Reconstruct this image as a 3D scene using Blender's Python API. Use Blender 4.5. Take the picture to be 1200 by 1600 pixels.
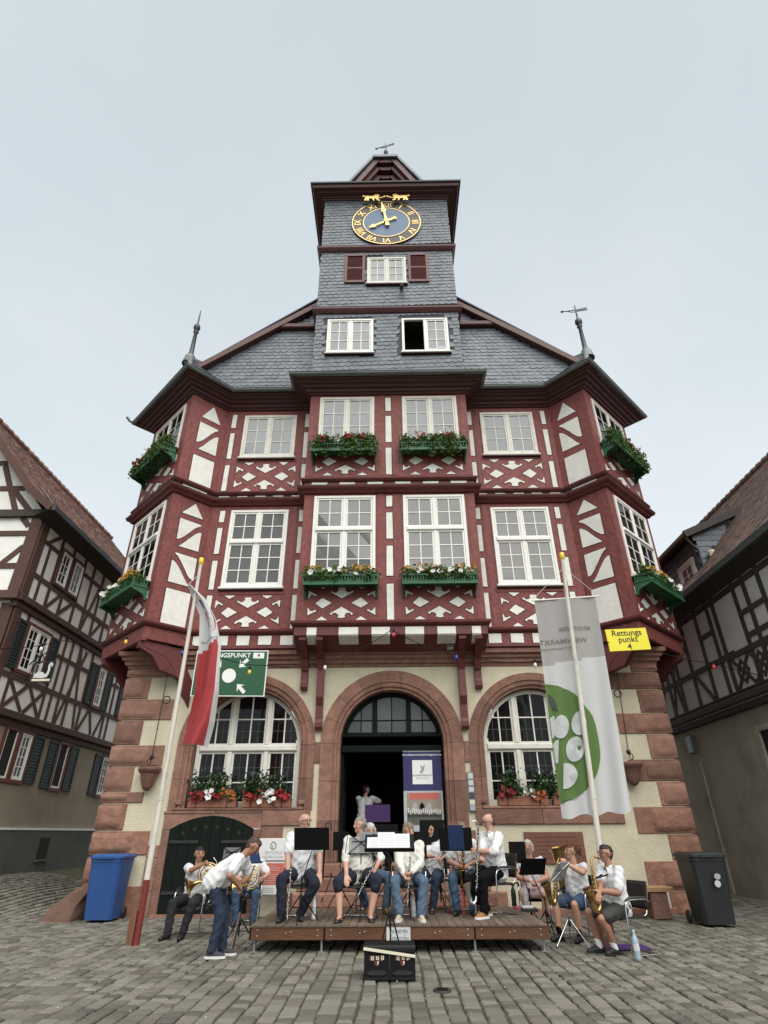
import bpy, bmesh, math, random
import numpy as np
from mathutils import Vector, Matrix, noise

for _o in list(bpy.data.objects):
    bpy.data.objects.remove(_o)
scene = bpy.context.scene
COL = scene.collection
R_ = math.radians
random.seed(7)

# ------------------------------------------------------------------ camera
F_PX, PITCH, YAW, ROLL = 882.0, R_(29.65), R_(0.62), R_(0.35)
CAM = Vector((0.0, -14.4, 1.5))
_f = Vector((-math.sin(YAW) * math.cos(PITCH), math.cos(YAW) * math.cos(PITCH), math.sin(PITCH)))
_r = Vector((math.cos(YAW), math.sin(YAW), 0))
_u = _r.cross(_f)
CR = _r * math.cos(ROLL) - _u * math.sin(ROLL)
CU = _u * math.cos(ROLL) + _r * math.sin(ROLL)
CW = _f
cam_d = bpy.data.cameras.new('camera')
cam = bpy.data.objects.new('camera', cam_d)
COL.objects.link(cam)
cam.matrix_world = Matrix(((CR.x, CU.x, -CW.x, CAM.x), (CR.y, CU.y, -CW.y, CAM.y), (CR.z, CU.z, -CW.z, CAM.z), (0, 0, 0, 1)))
cam_d.sensor_fit = 'VERTICAL'
cam_d.sensor_height = 24.0
cam_d.sensor_width = 18.0
cam_d.lens = F_PX / 1600 * 24.0
cam_d.clip_start = 0.1
cam_d.clip_end = 900
scene.camera = cam

# ------------------------------------------------------------------ world, sun, exposure
SUN_EL, SUN_AZ = R_(54), R_(24)      # azimuth seen from the square: behind the camera
world = bpy.data.worlds.new('World')
scene.world = world
world.use_nodes = True
wn, wl = world.node_tree.nodes, world.node_tree.links
wn.clear()
_out = wn.new('ShaderNodeOutputWorld')
_bg = wn.new('ShaderNodeBackground')
_sky = wn.new('ShaderNodeTexSky')
_sky.sky_type = 'NISHITA'
_sky.sun_disc = False
_sky.sun_elevation = SUN_EL
_sky.sun_rotation = math.pi + SUN_AZ
_sky.air_density = 1.5
_sky.dust_density = 6.0
_sky.ozone_density = 1.0
_tc = wn.new('ShaderNodeTexCoord')
_nz = wn.new('ShaderNodeTexNoise')
_nz.inputs['Scale'].default_value = 1.6
_nz.inputs['Detail'].default_value = 5
_nz.inputs['Roughness'].default_value = 0.5
wl.new(_tc.outputs['Generated'], _nz.inputs['Vector'])
_rp = wn.new('ShaderNodeValToRGB')           # an even overcast deck with a very faint mottle
_rp.color_ramp.elements[0].position = 0.38
_rp.color_ramp.elements[0].color = (0.715, 0.802, 0.848, 1)
_rp.color_ramp.elements[1].position = 0.64
_rp.color_ramp.elements[1].color = (0.825, 0.89, 0.925, 1)
wl.new(_nz.outputs['Fac'], _rp.inputs['Fac'])
_sx = wn.new('ShaderNodeSeparateXYZ')
wl.new(_tc.outputs['Generated'], _sx.inputs[0])
_el = wn.new('ShaderNodeMapRange')           # overcast deck: paler toward the horizon haze
_el.inputs['From Min'].default_value = 0.0
_el.inputs['From Max'].default_value = 1.0
_el.inputs['To Min'].default_value = 6.6
_el.inputs['To Max'].default_value = 5.0
wl.new(_sx.outputs['Z'], _el.inputs['Value'])
_mul = wn.new('ShaderNodeVectorMath')
_mul.operation = 'SCALE'
wl.new(_rp.outputs['Color'], _mul.inputs[0])
wl.new(_el.outputs['Result'], _mul.inputs['Scale'])
_mx = wn.new('ShaderNodeMix')
_mx.data_type = 'RGBA'
_mx.inputs['Factor'].default_value = 0.93
wl.new(_sky.outputs['Color'], _mx.inputs['A'])
wl.new(_mul.outputs[0], _mx.inputs['B'])
wl.new(_mx.outputs['Result'], _bg.inputs['Color'])
_bg.inputs['Strength'].default_value = 0.1
wl.new(_bg.outputs[0], _out.inputs[0])

sun_d = bpy.data.lights.new('sun', 'SUN')
sun_d.energy = 2.4
sun_d.angle = R_(70)
sun_d.color = (1.0, 0.965, 0.91)
sun = bpy.data.objects.new('sun', sun_d)
COL.objects.link(sun)
_sd = Vector((math.sin(SUN_AZ) * math.cos(SUN_EL), -math.cos(SUN_AZ) * math.cos(SUN_EL), math.sin(SUN_EL)))
sun.rotation_euler = (-_sd).to_track_quat('-Z', 'Y').to_euler()
sun.location = (0, -30, 40)

scene.view_settings.view_transform = 'Standard'
scene.view_settings.look = 'None'
scene.view_settings.gamma = 1
scene.view_settings.use_curve_mapping = False
scene.view_settings.exposure = 0.8
scene.render.resolution_x = 768
scene.render.resolution_y = 1024

# ------------------------------------------------------------------ pixel helpers (direction only; the depth comes from what a thing touches)
def ray(x, y):
    return CW + CR * ((x - 600) / F_PX) - CU * ((y - 800) / F_PX)
def at_y(x, y, Y):
    d = ray(x, y)
    return CAM + d * ((Y - CAM.y) / d.y)
def at_z(x, y, z):
    d = ray(x, y)
    return CAM + d * ((z - CAM.z) / d.z)

# ------------------------------------------------------------------ materials
MATS = {}
def M(name, col, rough=0.8, var=0.15, scale=4.0, bump=0.0, bscale=30.0, metal=0.0, island=0.0, objr=0.0,
      spec=0.4, dirt=None, dscale=1.2, damt=0.5, stretch=None, coat=0.0, sheen=0.0, trans=0.0, hue=0.0):
    m = bpy.data.materials.new(name)
    m.use_nodes = True
    n, l = m.node_tree.nodes, m.node_tree.links
    b = n['Principled BSDF']
    b.inputs['Roughness'].default_value = rough
    b.inputs['Metallic'].default_value = metal
    b.inputs['Specular IOR Level'].default_value = spec
    if coat: b.inputs['Coat Weight'].default_value = coat
    if sheen: b.inputs['Sheen Weight'].default_value = sheen
    tc = n.new('ShaderNodeTexCoord')
    vec = tc.outputs['Object']
    if stretch:
        mp = n.new('ShaderNodeMapping')
        mp.inputs['Scale'].default_value = stretch
        l.new(vec, mp.inputs['Vector'])
        vec = mp.outputs['Vector']
    nz = n.new('ShaderNodeTexNoise')
    nz.inputs['Scale'].default_value = scale
    nz.inputs['Detail'].default_value = 7
    nz.inputs['Roughness'].default_value = 0.62
    l.new(vec, nz.inputs['Vector'])
    mr = n.new('ShaderNodeMapRange')
    mr.inputs['From Min'].default_value = 0.25
    mr.inputs['From Max'].default_value = 0.75
    mr.inputs['To Min'].default_value = 1 - var
    mr.inputs['To Max'].default_value = 1 + var
    l.new(nz.outputs['Fac'], mr.inputs['Value'])
    val = mr.outputs['Result']
    def mulv(v, src, amt):
        r = n.new('ShaderNodeMapRange')
        r.inputs['To Min'].default_value = 1 - amt
        r.inputs['To Max'].default_value = 1 + amt
        l.new(src, r.inputs['Value'])
        q = n.new('ShaderNodeMath'); q.operation = 'MULTIPLY'
        l.new(v, q.inputs[0]); l.new(r.outputs['Result'], q.inputs[1])
        return q.outputs[0]
    if island:
        g = n.new('ShaderNodeNewGeometry')
        val = mulv(val, g.outputs['Random Per Island'], island)
    if objr:
        oi = n.new('ShaderNodeObjectInfo')
        val = mulv(val, oi.outputs['Random'], objr)
    colr = n.new('ShaderNodeVectorMath'); colr.operation = 'SCALE'
    colr.inputs[0].default_value = col
    l.new(val, colr.inputs['Scale'])
    out = colr.outputs[0]
    if hue:
        src = None
        if island: src = g.outputs['Random Per Island']
        elif objr: src = oi.outputs['Random']
        if src is not None:
            wn2 = n.new('ShaderNodeTexWhiteNoise'); wn2.noise_dimensions = '1D'
            l.new(src, wn2.inputs['W'])
            mr2 = n.new('ShaderNodeMapRange')
            mr2.inputs['To Min'].default_value = 0.5 - hue
            mr2.inputs['To Max'].default_value = 0.5 + hue
            l.new(wn2.outputs['Value'], mr2.inputs['Value'])
            hs = n.new('ShaderNodeHueSaturation')
            l.new(mr2.outputs['Result'], hs.inputs['Hue'])
            l.new(out, hs.inputs['Color'])
            out = hs.outputs['Color']
    if dirt is not None:
        dn = n.new('ShaderNodeTexNoise')
        dn.inputs['Scale'].default_value = dscale
        dn.inputs['Detail'].default_value = 9
        dn.inputs['Roughness'].default_value = 0.7
        l.new(vec, dn.inputs['Vector'])
        dr = n.new('ShaderNodeMapRange')
        dr.inputs['From Min'].default_value = 0.5
        dr.inputs['From Max'].default_value = 0.68
        dr.inputs['To Max'].default_value = damt
        l.new(dn.outputs['Fac'], dr.inputs['Value'])
        mx = n.new('ShaderNodeMix'); mx.data_type = 'RGBA'
        l.new(dr.outputs['Result'], mx.inputs['Factor'])
        l.new(out, mx.inputs['A'])
        mx.inputs['B'].default_value = (*dirt, 1)
        out = mx.outputs['Result']
    l.new(out, b.inputs['Base Color'])
    if bump:
        bn = n.new('ShaderNodeTexNoise')
        bn.inputs['Scale'].default_value = bscale
        bn.inputs['Detail'].default_value = 6
        l.new(vec, bn.inputs['Vector'])
        bp = n.new('ShaderNodeBump')
        bp.inputs['Strength'].default_value = min(1, bump)
        bp.inputs['Distance'].default_value = 0.02
        l.new(bn.outputs['Fac'], bp.inputs['Height'])
        l.new(bp.outputs[0], b.inputs['Normal'])
    if trans:
        t = n.new('ShaderNodeBsdfTranslucent')
        l.new(out, t.inputs['Color'])
        ms = n.new('ShaderNodeMixShader')
        ms.inputs[0].default_value = trans
        l.new(b.outputs[0], ms.inputs[1]); l.new(t.outputs[0], ms.inputs[2])
        l.new(ms.outputs[0], n['Material Output'].inputs['Surface'])
    MATS[name] = m
    return m

M('plaster_cream', (0.55, 0.495, 0.37), 0.9, 0.12, 2.5, 0.6, 22, dirt=(0.38, 0.33, 0.235), dscale=0.8, damt=0.35)
M('plaster_white', (0.72, 0.71, 0.66), 0.9, 0.08, 5, 0.5, 24, objr=0.04, dirt=(0.45, 0.43, 0.37), dscale=2.2, damt=0.35)
M('panel_line_sill_shade', (0.05, 0.02, 0.018), 0.8, 0.1)
M('timber_red', (0.186, 0.047, 0.041), 0.62, 0.32, 9, 1.0, 12, objr=0.06, dirt=(0.115, 0.042, 0.034), dscale=6, damt=0.6, stretch=(1, 1, 0.6))
M('trim_red', (0.115, 0.026, 0.025), 0.5, 0.22, 5, 0.15, 30, objr=0.04)
M('tower_trim', (0.085, 0.028, 0.028), 0.55, 0.15, 5, 0.2, 30)
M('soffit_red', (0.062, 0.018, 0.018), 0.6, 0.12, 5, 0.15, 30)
M('sandstone', (0.235, 0.126, 0.094), 0.9, 0.26, 5.0, 1.0, 30, objr=0.25, dirt=(0.14, 0.076, 0.058), dscale=2.2, damt=0.6)
M('sandstone_rough', (0.235, 0.120, 0.086), 0.94, 0.32, 6, 1.0, 14, objr=0.16, dirt=(0.24, 0.15, 0.10), dscale=2.8, damt=0.5)
M('slate', (0.100, 0.117, 0.138), 0.5, 0.22, 3, 0.3, 40, island=0.20, spec=0.5)
M('slate_base', (0.035, 0.04, 0.045), 0.7, 0.1)
M('zinc', (0.15, 0.165, 0.16), 0.45, 0.18, 3, metal=0.35)
M('zinc_dark', (0.06, 0.067, 0.07), 0.5, 0.18, 3, metal=0.3)
M('white_paint', (0.76, 0.75, 0.71), 0.5, 0.06, 6, 0.1, 40)
M('aged_white_paint', (0.67, 0.65, 0.59), 0.6, 0.1, 6, 0.15, 40, dirt=(0.42, 0.38, 0.31), dscale=4, damt=0.3)
M('glass_grey', (0.11, 0.11, 0.104), 0.06, 0.12, 1.2, objr=0.14, spec=0.6)
M('glass_pale', (0.145, 0.163, 0.172), 0.06, 0.08, 1.2, objr=0.10, spec=0.6)  # pale grey-blue base has sky reflection and curtains put into the colour
M('glass_dark', (0.006, 0.006, 0.006), 0.04, 0.2, 1.0, objr=0.3, spec=0.3)
M('lead', (0.06, 0.06, 0.06), 0.5, 0.1)
M('door_green', (0.0065, 0.010, 0.0075), 0.8, 0.25, 8, 0.3, 30, spec=0.15, stretch=(4, 4, 0.6))
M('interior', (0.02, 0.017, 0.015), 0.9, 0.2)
M('gold', (0.62, 0.43, 0.16), 0.35, 0.1, 8, metal=0.55)
M('clock_black', (0.022, 0.02, 0.018), 0.45, 0.15)
M('clock_blue', (0.085, 0.145, 0.235), 0.5, 0.14, 3)
M('iron', (0.02, 0.02, 0.02), 0.6, 0.2)
M('box_green', (0.022, 0.105, 0.045), 0.5, 0.15, 6, 0.1)
M('leaf', (0.085, 0.15, 0.038), 0.6, 0.2, 9, island=0.5, trans=0.3, hue=0.03)
M('leaf_dark', (0.04, 0.078, 0.026), 0.6, 0.2, 9, island=0.5, trans=0.25, hue=0.03)
M('flower_red', (0.24, 0.012, 0.018), 0.6, 0.2, island=0.4, trans=0.2)
M('flower_white', (0.78, 0.77, 0.74), 0.6, 0.05, island=0.08, trans=0.2)
M('flower_yellow', (0.36, 0.19, 0.025), 0.6, 0.2, island=0.3, trans=0.2, hue=0.02)
M('flower_violet', (0.045, 0.038, 0.095), 0.6, 0.2, island=0.3)
M('flower_orange', (0.30, 0.085, 0.02), 0.6, 0.2, island=0.3)
M('terracotta', (0.27, 0.115, 0.075), 0.85, 0.15, 5, 0.2)
M('sett', (0.136, 0.127, 0.104), 0.86, 0.24, 11, 0.5, 50, island=0.40, objr=0.0, hue=0.03, dirt=(0.085, 0.075, 0.055), dscale=3, damt=0.5)
M('sett_near', (0.136, 0.127, 0.104), 0.86, 0.24, 11, 0.5, 50, objr=0.40, hue=0.03, dirt=(0.085, 0.075, 0.055), dscale=3, damt=0.5)
M('ground', (0.075, 0.072, 0.038), 0.95, 0.35, 6, 0.5, 60, dirt=(0.045, 0.06, 0.02), dscale=2, damt=0.7)
M('house_white', (0.80, 0.785, 0.75), 0.9, 0.06, 2, 0.4, 20, dirt=(0.42, 0.39, 0.35), dscale=0.8, damt=0.3)
M('house_grey', (0.56, 0.555, 0.55), 0.9, 0.06, 2, 0.4, 20, dirt=(0.22, 0.22, 0.22), dscale=0.8, damt=0.3)
M('render_tan', (0.30, 0.25, 0.19), 0.92, 0.1, 1.3, 0.5, 20, dirt=(0.17, 0.14, 0.10), dscale=0.7, damt=0.5)
M('render_umber', (0.37, 0.335, 0.28), 0.92, 0.1, 1.3, 0.5, 20, dirt=(0.13, 0.115, 0.085), dscale=0.7, damt=0.5)
M('plinth_grey', (0.10, 0.10, 0.088), 0.92, 0.15, 1.5, 0.6, 20, dirt=(0.05, 0.05, 0.042), dscale=0.9, damt=0.6)
M('beam_brown', (0.080, 0.040, 0.030), 0.75, 0.2, 5, 0.6, 25, objr=0.12)
M('beam_dark', (0.045, 0.037, 0.03), 0.75, 0.2, 5, 0.6, 25, objr=0.12)
M('shutter_dark', (0.016, 0.022, 0.02), 0.6, 0.2)
M('window_red', (0.12, 0.028, 0.022), 0.6, 0.15)
M('roof_tile', (0.24, 0.135, 0.108), 0.85, 0.25, 5, 0.5, 40, island=0.35, dirt=(0.15, 0.105, 0.09), dscale=0.9, damt=0.6)
M('roof_tile_brown', (0.17, 0.11, 0.09), 0.85, 0.25, 5, 0.5, 40, island=0.35, dirt=(0.07, 0.06, 0.052), dscale=0.9, damt=0.6)
M('deck', (0.125, 0.094, 0.067), 0.8, 0.25, 4, 0.5, 30, objr=0.15, stretch=(4, 0.5, 4))
M('stage_wood', (0.105, 0.044, 0.020), 0.7, 0.3, 5, 0.4, 30, objr=0.15, stretch=(0.6, 4, 3), dirt=(0.06, 0.03, 0.015), dscale=2, damt=0.5)
M('galv', (0.35, 0.35, 0.34), 0.4, 0.15, 5, metal=0.7)
M('chrome', (0.62, 0.62, 0.62), 0.16, 0.05, metal=1.0)
M('black_metal', (0.006, 0.006, 0.0065), 0.6, 0.1, spec=0.2)
M('red_metal', (0.30, 0.012, 0.02), 0.4, 0.1)
M('black_plastic', (0.018, 0.018, 0.019), 0.45, 0.15)
M('seat_black', (0.02, 0.016, 0.015), 0.6, 0.15, spec=0.25)
M('bin_blue', (0.022, 0.075, 0.235), 0.42, 0.06, 3, 0.1, 60, dirt=(0.03, 0.06, 0.15), dscale=2, damt=0.4)
M('bin_black', (0.017, 0.02, 0.02), 0.5, 0.12, 3, 0.1, 60)
M('pole_white', (0.60, 0.57, 0.50), 0.6, 0.08, 6, 0.2, 30, dirt=(0.16, 0.12, 0.09), dscale=6, damt=0.55, stretch=(3, 3, 0.4))
M('pole_red', (0.16, 0.022, 0.02), 0.6, 0.15, 6, 0.2, 30)
M('stub_wood', (0.17, 0.075, 0.04), 0.85, 0.25, 6, 0.6, 30, stretch=(4, 4, 0.5))
M('bench_wood', (0.33, 0.20, 0.10), 0.75, 0.2, 6, 0.3, 30, stretch=(0.5, 4, 4))
M('cloth_white', (0.60, 0.60, 0.61), 0.85, 0.03, 8, sheen=0.2)
M('blouse_white', (0.58, 0.565, 0.52), 0.85, 0.03, 8, sheen=0.2)
M('flag_white', (0.66, 0.67, 0.68), 0.85, 0.03, 3, trans=0.35)
M('flag_grey', (0.44, 0.43, 0.42), 0.85, 0.03, 3, trans=0.35)
M('flag_red', (0.44, 0.058, 0.065), 0.8, 0.05, 3, trans=0.3)
M('flag_green', (0.125, 0.215, 0.065), 0.85, 0.05, 3, trans=0.3)
M('flag_dark', (0.05, 0.06, 0.055), 0.85, 0.05, 3)
M('print_grey', (0.16, 0.15, 0.13), 0.85, 0.05, 3)
M('crest_blue', (0.13, 0.13, 0.22), 0.8, 0.05)
M('sign_green', (0.016, 0.085, 0.035), 0.45, 0.06, 3)
M('sign_white', (0.76, 0.76, 0.75), 0.5, 0.03)
M('sign_yellow', (0.78, 0.69, 0.035), 0.45, 0.03)
M('sign_black', (0.02, 0.02, 0.02), 0.6, 0.05)
M('banner_purple', (0.026, 0.022, 0.10), 0.5, 0.06)
M('banner_grey', (0.40, 0.42, 0.45), 0.5, 0.05)
M('board_white', (0.66, 0.66, 0.65), 0.5, 0.03)
M('board_red', (0.48, 0.12, 0.09), 0.55, 0.08, 30)
M('board_grey', (0.18, 0.18, 0.18), 0.6, 0.05)
M('paper', (0.52, 0.525, 0.54), 0.7, 0.03)
M('paper_grey', (0.35, 0.36, 0.37), 0.6, 0.05)
M('purple_folder', (0.045, 0.018, 0.085), 0.6, 0.08)
M('blue_folder', (0.015, 0.035, 0.10), 0.5, 0.08)
M('skin', (0.46, 0.255, 0.18), 0.55, 0.06, 20)
M('skin_tan', (0.33, 0.165, 0.108), 0.55, 0.06, 20)
M('skin_pale', (0.46, 0.26, 0.19), 0.55, 0.06, 20)
M('denim', (0.016, 0.026, 0.052), 0.85, 0.22, 14, 0.2, 80)
M('denim_light', (0.066, 0.105, 0.16), 0.85, 0.2, 10, 0.2, 80)
M('denim_mid', (0.035, 0.066, 0.115), 0.85, 0.22, 12, 0.2, 80)
M('navy', (0.009, 0.012, 0.024), 0.9, 0.12, 10)
M('charcoal', (0.014, 0.014, 0.018), 0.9, 0.1, 10)
M('black_cloth', (0.006, 0.006, 0.0065), 0.9, 0.1, 10, spec=0.1)
M('shorts_grey', (0.04, 0.038, 0.037), 0.85, 0.1, 10)
M('dress_print', (0.42, 0.30, 0.32), 0.85, 0.4, 30)
M('shoe_black', (0.012, 0.012, 0.013), 0.5, 0.15)
M('shoe_tan', (0.24, 0.12, 0.045), 0.8, 0.15)
M('shoe_beige', (0.40, 0.34, 0.26), 0.8, 0.1)
M('shoe_navy', (0.035, 0.03, 0.045), 0.7, 0.15)
M('sole_white', (0.62, 0.60, 0.56), 0.6, 0.05)
M('sock_white', (0.72, 0.72, 0.70), 0.9, 0.04)
M('hair_black', (0.012, 0.009, 0.008), 0.5, 0.2, 30, 0.6, 90)
M('hair_brown', (0.055, 0.036, 0.026), 0.55, 0.25, 30, 0.6, 90)
M('hair_grey', (0.21, 0.19, 0.17), 0.6, 0.3, 30, 0.7, 90)
M('hair_white', (0.50, 0.46, 0.41), 0.6, 0.2, 30, 0.7, 90)
M('hair_blond', (0.38, 0.27, 0.15), 0.55, 0.25, 30, 0.7, 90)
M('hair_ash', (0.19, 0.155, 0.105), 0.55, 0.35, 30, 0.7, 90)
M('hair_auburn', (0.13, 0.045, 0.02), 0.5, 0.35, 30, 0.7, 90)
M('eye_dark', (0.02, 0.015, 0.012), 0.3, 0.1)
M('lip', (0.30, 0.10, 0.085), 0.5, 0.1)
M('brass', (0.50, 0.36, 0.15), 0.28, 0.12, 8, metal=1.0)
M('brass_dark', (0.30, 0.17, 0.055), 0.28, 0.2, 10, metal=1.0)
M('ebony', (0.014, 0.011, 0.010), 0.35, 0.1)
M('silver', (0.66, 0.65, 0.62), 0.2, 0.1, metal=1.0)
M('bottle_blue', (0.30, 0.38, 0.45), 0.15, 0.1, spec=0.7)
M('bottle_clear', (0.45, 0.47, 0.46), 0.15, 0.1, spec=0.7)
M('bottle_green', (0.014, 0.028, 0.02), 0.4, 0.1)
M('crate_black', (0.005, 0.005, 0.0055), 0.6, 0.15, spec=0.2)
M('crate_strip', (0.62, 0.58, 0.45), 0.6, 0.05)
M('bulb_yellow', (0.75, 0.52, 0.05), 0.25, 0.05)
M('bulb_blue', (0.03, 0.06, 0.32), 0.25, 0.05)
M('bulb_red', (0.55, 0.04, 0.05), 0.25, 0.05)
M('bulb_white', (0.75, 0.72, 0.60), 0.25, 0.05)
M('plaque', (0.165, 0.075, 0.052), 0.85, 0.15, 4, 0.3, 40)
M('plaque_text', (0.115, 0.05, 0.036), 0.85, 0.1)
M('boulder', (0.13, 0.075, 0.055), 0.95, 0.3, 4, 1.0, 8)
M('rug_purple', (0.06, 0.02, 0.12), 0.9, 0.1)
M('pink_cloth', (0.33, 0.05, 0.12), 0.8, 0.1)
M('cone_stone', (0.17, 0.085, 0.062), 0.9, 0.15, 4, 0.4, 40)

# ------------------------------------------------------------------ mesh building
def setp(o, label=None, cat=None, group=None, kind=None):
    if label: o['label'] = label
    if cat: o['category'] = cat
    if group: o['group'] = group
    if kind: o['kind'] = kind
    return o
def empty(name, loc=(0, 0, 0), rz=0.0, label=None, cat=None, group=None, parent=None):
    o = bpy.data.objects.new(name, None)
    o.empty_display_size = 0.2
    COL.objects.link(o)
    o.location = loc
    o.rotation_euler = (0, 0, rz)
    if parent: o.parent = parent
    return setp(o, label, cat, group)
class Fr:
    """A facet frame: u along the wall, v up (or up the slope), d outward."""
    def __init__(s, o, U, N, V=(0, 0, 1)):
        s.o, s.U, s.N, s.V = Vector(o), Vector(U).normalized(), Vector(N).normalized(), Vector(V).normalized()
    def __call__(s, u, v, d=0.0):
        return s.o + s.U * u + s.V * v + s.N * d
WORLD = Fr((0, 0, 0), (1, 0, 0), (0, -1, 0))
class MB:
    def __init__(s):
        s.v, s.f, s.m, s.mats, s.sm = [], [], [], [], []
    def mi(s, m):
        if m not in s.mats: s.mats.append(m)
        return s.mats.index(m)
    def add(s, vs, fs, m, smooth=False):
        k = len(s.v); i = s.mi(m)
        s.v.extend([tuple(p) for p in vs])
        for f in fs:
            s.f.append([k + q for q in f]); s.m.append(i); s.sm.append(smooth)
        return s
    def box(s, fr, u0, u1, v0, v1, d0, d1, m):
        P = [fr(u, v, d) for d in (d0, d1) for v in (v0, v1) for u in (u0, u1)]
        return s.add(P, [(0, 1, 3, 2), (4, 6, 7, 5), (0, 4, 5, 1), (2, 3, 7, 6), (0, 2, 6, 4), (1, 5, 7, 3)], m)
    def wbox(s, x0, x1, y0, y1, z0, z1, m):
        P = [Vector((x, y, z)) for z in (z0, z1) for y in (y0, y1) for x in (x0, x1)]
        return s.add(P, [(0, 2, 3, 1), (4, 5, 7, 6), (0, 1, 5, 4), (2, 6, 7, 3), (0, 4, 6, 2), (1, 3, 7, 5)], m)
    def bbox(s, fr, u0, u1, v0, v1, d0, d1, m, b=0.01):
        """box with bevelled outer (d1) rim"""
        P = [fr(u0, v0, d0), fr(u1, v0, d0), fr(u1, v1, d0), fr(u0, v1, d0),
             fr(u0, v0, d1 - b), fr(u1, v0, d1 - b), fr(u1, v1, d1 - b), fr(u0, v1, d1 - b),
             fr(u0 + b, v0 + b, d1), fr(u1 - b, v0 + b, d1), fr(u1 - b, v1 - b, d1), fr(u0 + b, v1 - b, d1)]
        F = [(0, 1, 5, 4), (1, 2, 6, 5), (2, 3, 7, 6), (3, 0, 4, 7), (4, 5, 9, 8), (5, 6, 10, 9), (6, 7, 11, 10), (7, 4, 8, 11), (8, 9, 10, 11), (3, 2, 1, 0)]
        return s.add(P, F, m)
    def prism(s, fr, poly, d0, d1, m):
        n = len(poly)
        P = [fr(u, v, d0) for u, v in poly] + [fr(u, v, d1) for u, v in poly]
        F = [tuple(range(n - 1, -1, -1)), tuple(range(n, 2 * n))]
        F += [(i, (i + 1) % n, n + (i + 1) % n, n + i) for i in range(n)]
        return s.add(P, F, m)
    def bar(s, a, b, w, h, m, up=(0, 0, 1)):
        a, b = Vector(a), Vector(b)
        t = (b - a).normalized(); up = Vector(up)
        sd = t.cross(up)
        if sd.length < 1e-4: sd = t.cross(Vector((1, 0, 0)))
        sd.normalize(); q = sd.cross(t)
        P = [p + sd * (i * w / 2) + q * (j * h / 2) for p in (a, b) for i, j in ((-1, -1), (1, -1), (1, 1), (-1, 1))]
        return s.add(P, [(0, 3, 2, 1), (4, 5, 6, 7), (0, 1, 5, 4), (1, 2, 6, 5), (2, 3, 7, 6), (3, 0, 4, 7)], m)
    def tube(s, pts, r, m, n=8, cap=True, smooth=True):
        pts = [Vector(p) for p in pts]
        rs = r if isinstance(r, (list, tuple)) else [r] * len(pts)
        ring = []
        nrm = None
        for i, p in enumerate(pts):
            a = pts[max(0, i - 1)]; b = pts[min(len(pts) - 1, i + 1)]
            t = (b - a)
            if t.length < 1e-9: t = Vector((0, 0, 1))
            t.normalize()
            if nrm is None:
                nrm = t.cross(Vector((0.31, 0.52, 0.79)))
                if nrm.length < 1e-3: nrm = t.cross(Vector((1, 0, 0)))
            nrm = (nrm - t * nrm.dot(t)).normalized()
            bn = t.cross(nrm)
            ring.append([p + (nrm * math.cos(2 * math.pi * k / n) + bn * math.sin(2 * math.pi * k / n)) * rs[i] for k in range(n)])
        V = [q for rr in ring for q in rr]
        F = [(i * n + k, i * n + (k + 1) % n, (i + 1) * n + (k + 1) % n, (i + 1) * n + k) for i in range(len(pts) - 1) for k in range(n)]
        s.add(V, F, m, smooth)
        if cap:
            s.add(ring[0], [tuple(range(n - 1, -1, -1))], m)
            s.add(ring[-1], [tuple(range(n))], m)
        return s
    def lathe(s, c, prof, m, n=16, axis=(0, 0, 1), smooth=True, arc=None):
        c = Vector(c); ax = Vector(axis).normalized()
        e1 = ax.cross(Vector((0, 1, 0)))
        if e1.length < 1e-3: e1 = ax.cross(Vector((1, 0, 0)))
        e1.normalize(); e2 = ax.cross(e1)
        V = [c + ax * z + (e1 * math.cos(2 * math.pi * k / n) + e2 * math.sin(2 * math.pi * k / n)) * r for r, z in prof for k in range(n)]
        F = [(i * n + k, i * n + (k + 1) % n, (i + 1) * n + (k + 1) % n, (i + 1) * n + k) for i in range(len(prof) - 1) for k in range(n)]
        return s.add(V, F, m, smooth)
    def sphere(s, c, r, m, n=10, sc=(1, 1, 1)):
        c = Vector(c); h = n // 2 + 1
        V = []
        for i in range(h + 1):
            a = math.pi * i / h
            for k in range(n):
                b = 2 * math.pi * k / n
                V.append(c + Vector((math.sin(a) * math.cos(b) * r * sc[0], math.sin(a) * math.sin(b) * r * sc[1], math.cos(a) * r * sc[2])))
        F = [(i * n + k, (i + 1) * n + k, (i + 1) * n + (k + 1) % n, i * n + (k + 1) % n) for i in range(h) for k in range(n)]
        return s.add(V, F, m, True)
    def sweep(s, path, prof, m, closed=False, caps=True):
        """moulding: plan path [(x,y)], outward = right-hand side of travel turned outward via sign of prof d; prof [(d,z)]"""
        n = len(path); P = [Vector((p[0], p[1])) for p in path]
        offs = []
        for i in range(n):
            def nn(a, b):
                t = (b - a).normalized()
                return Vector((t.y, -t.x))
            if i == 0 and not closed: q = nn(P[0], P[1])
            elif i == n - 1 and not closed: q = nn(P[-2], P[-1])
            else:
                n1, n2 = nn(P[i - 1], P[i]), nn(P[i], P[(i + 1) % n])
                q = (n1 + n2) / (1 + n1.dot(n2))
            offs.append(q)
        k = len(prof)
        V = [Vector((P[i].x + offs[i].x * d, P[i].y + offs[i].y * d, z)) for i in range(n) for d, z in prof]
        F = []
        for i in range(n if closed else n - 1):
            j = (i + 1) % n
            for a in range(k - 1):
                F.append((i * k + a, j * k + a, j * k + a + 1, i * k + a + 1))
        if caps and not closed:
            F.append(tuple(range(k))); F.append(tuple((n - 1) * k + a for a in reversed(range(k))))
        return s.add(V, F, m)
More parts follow.
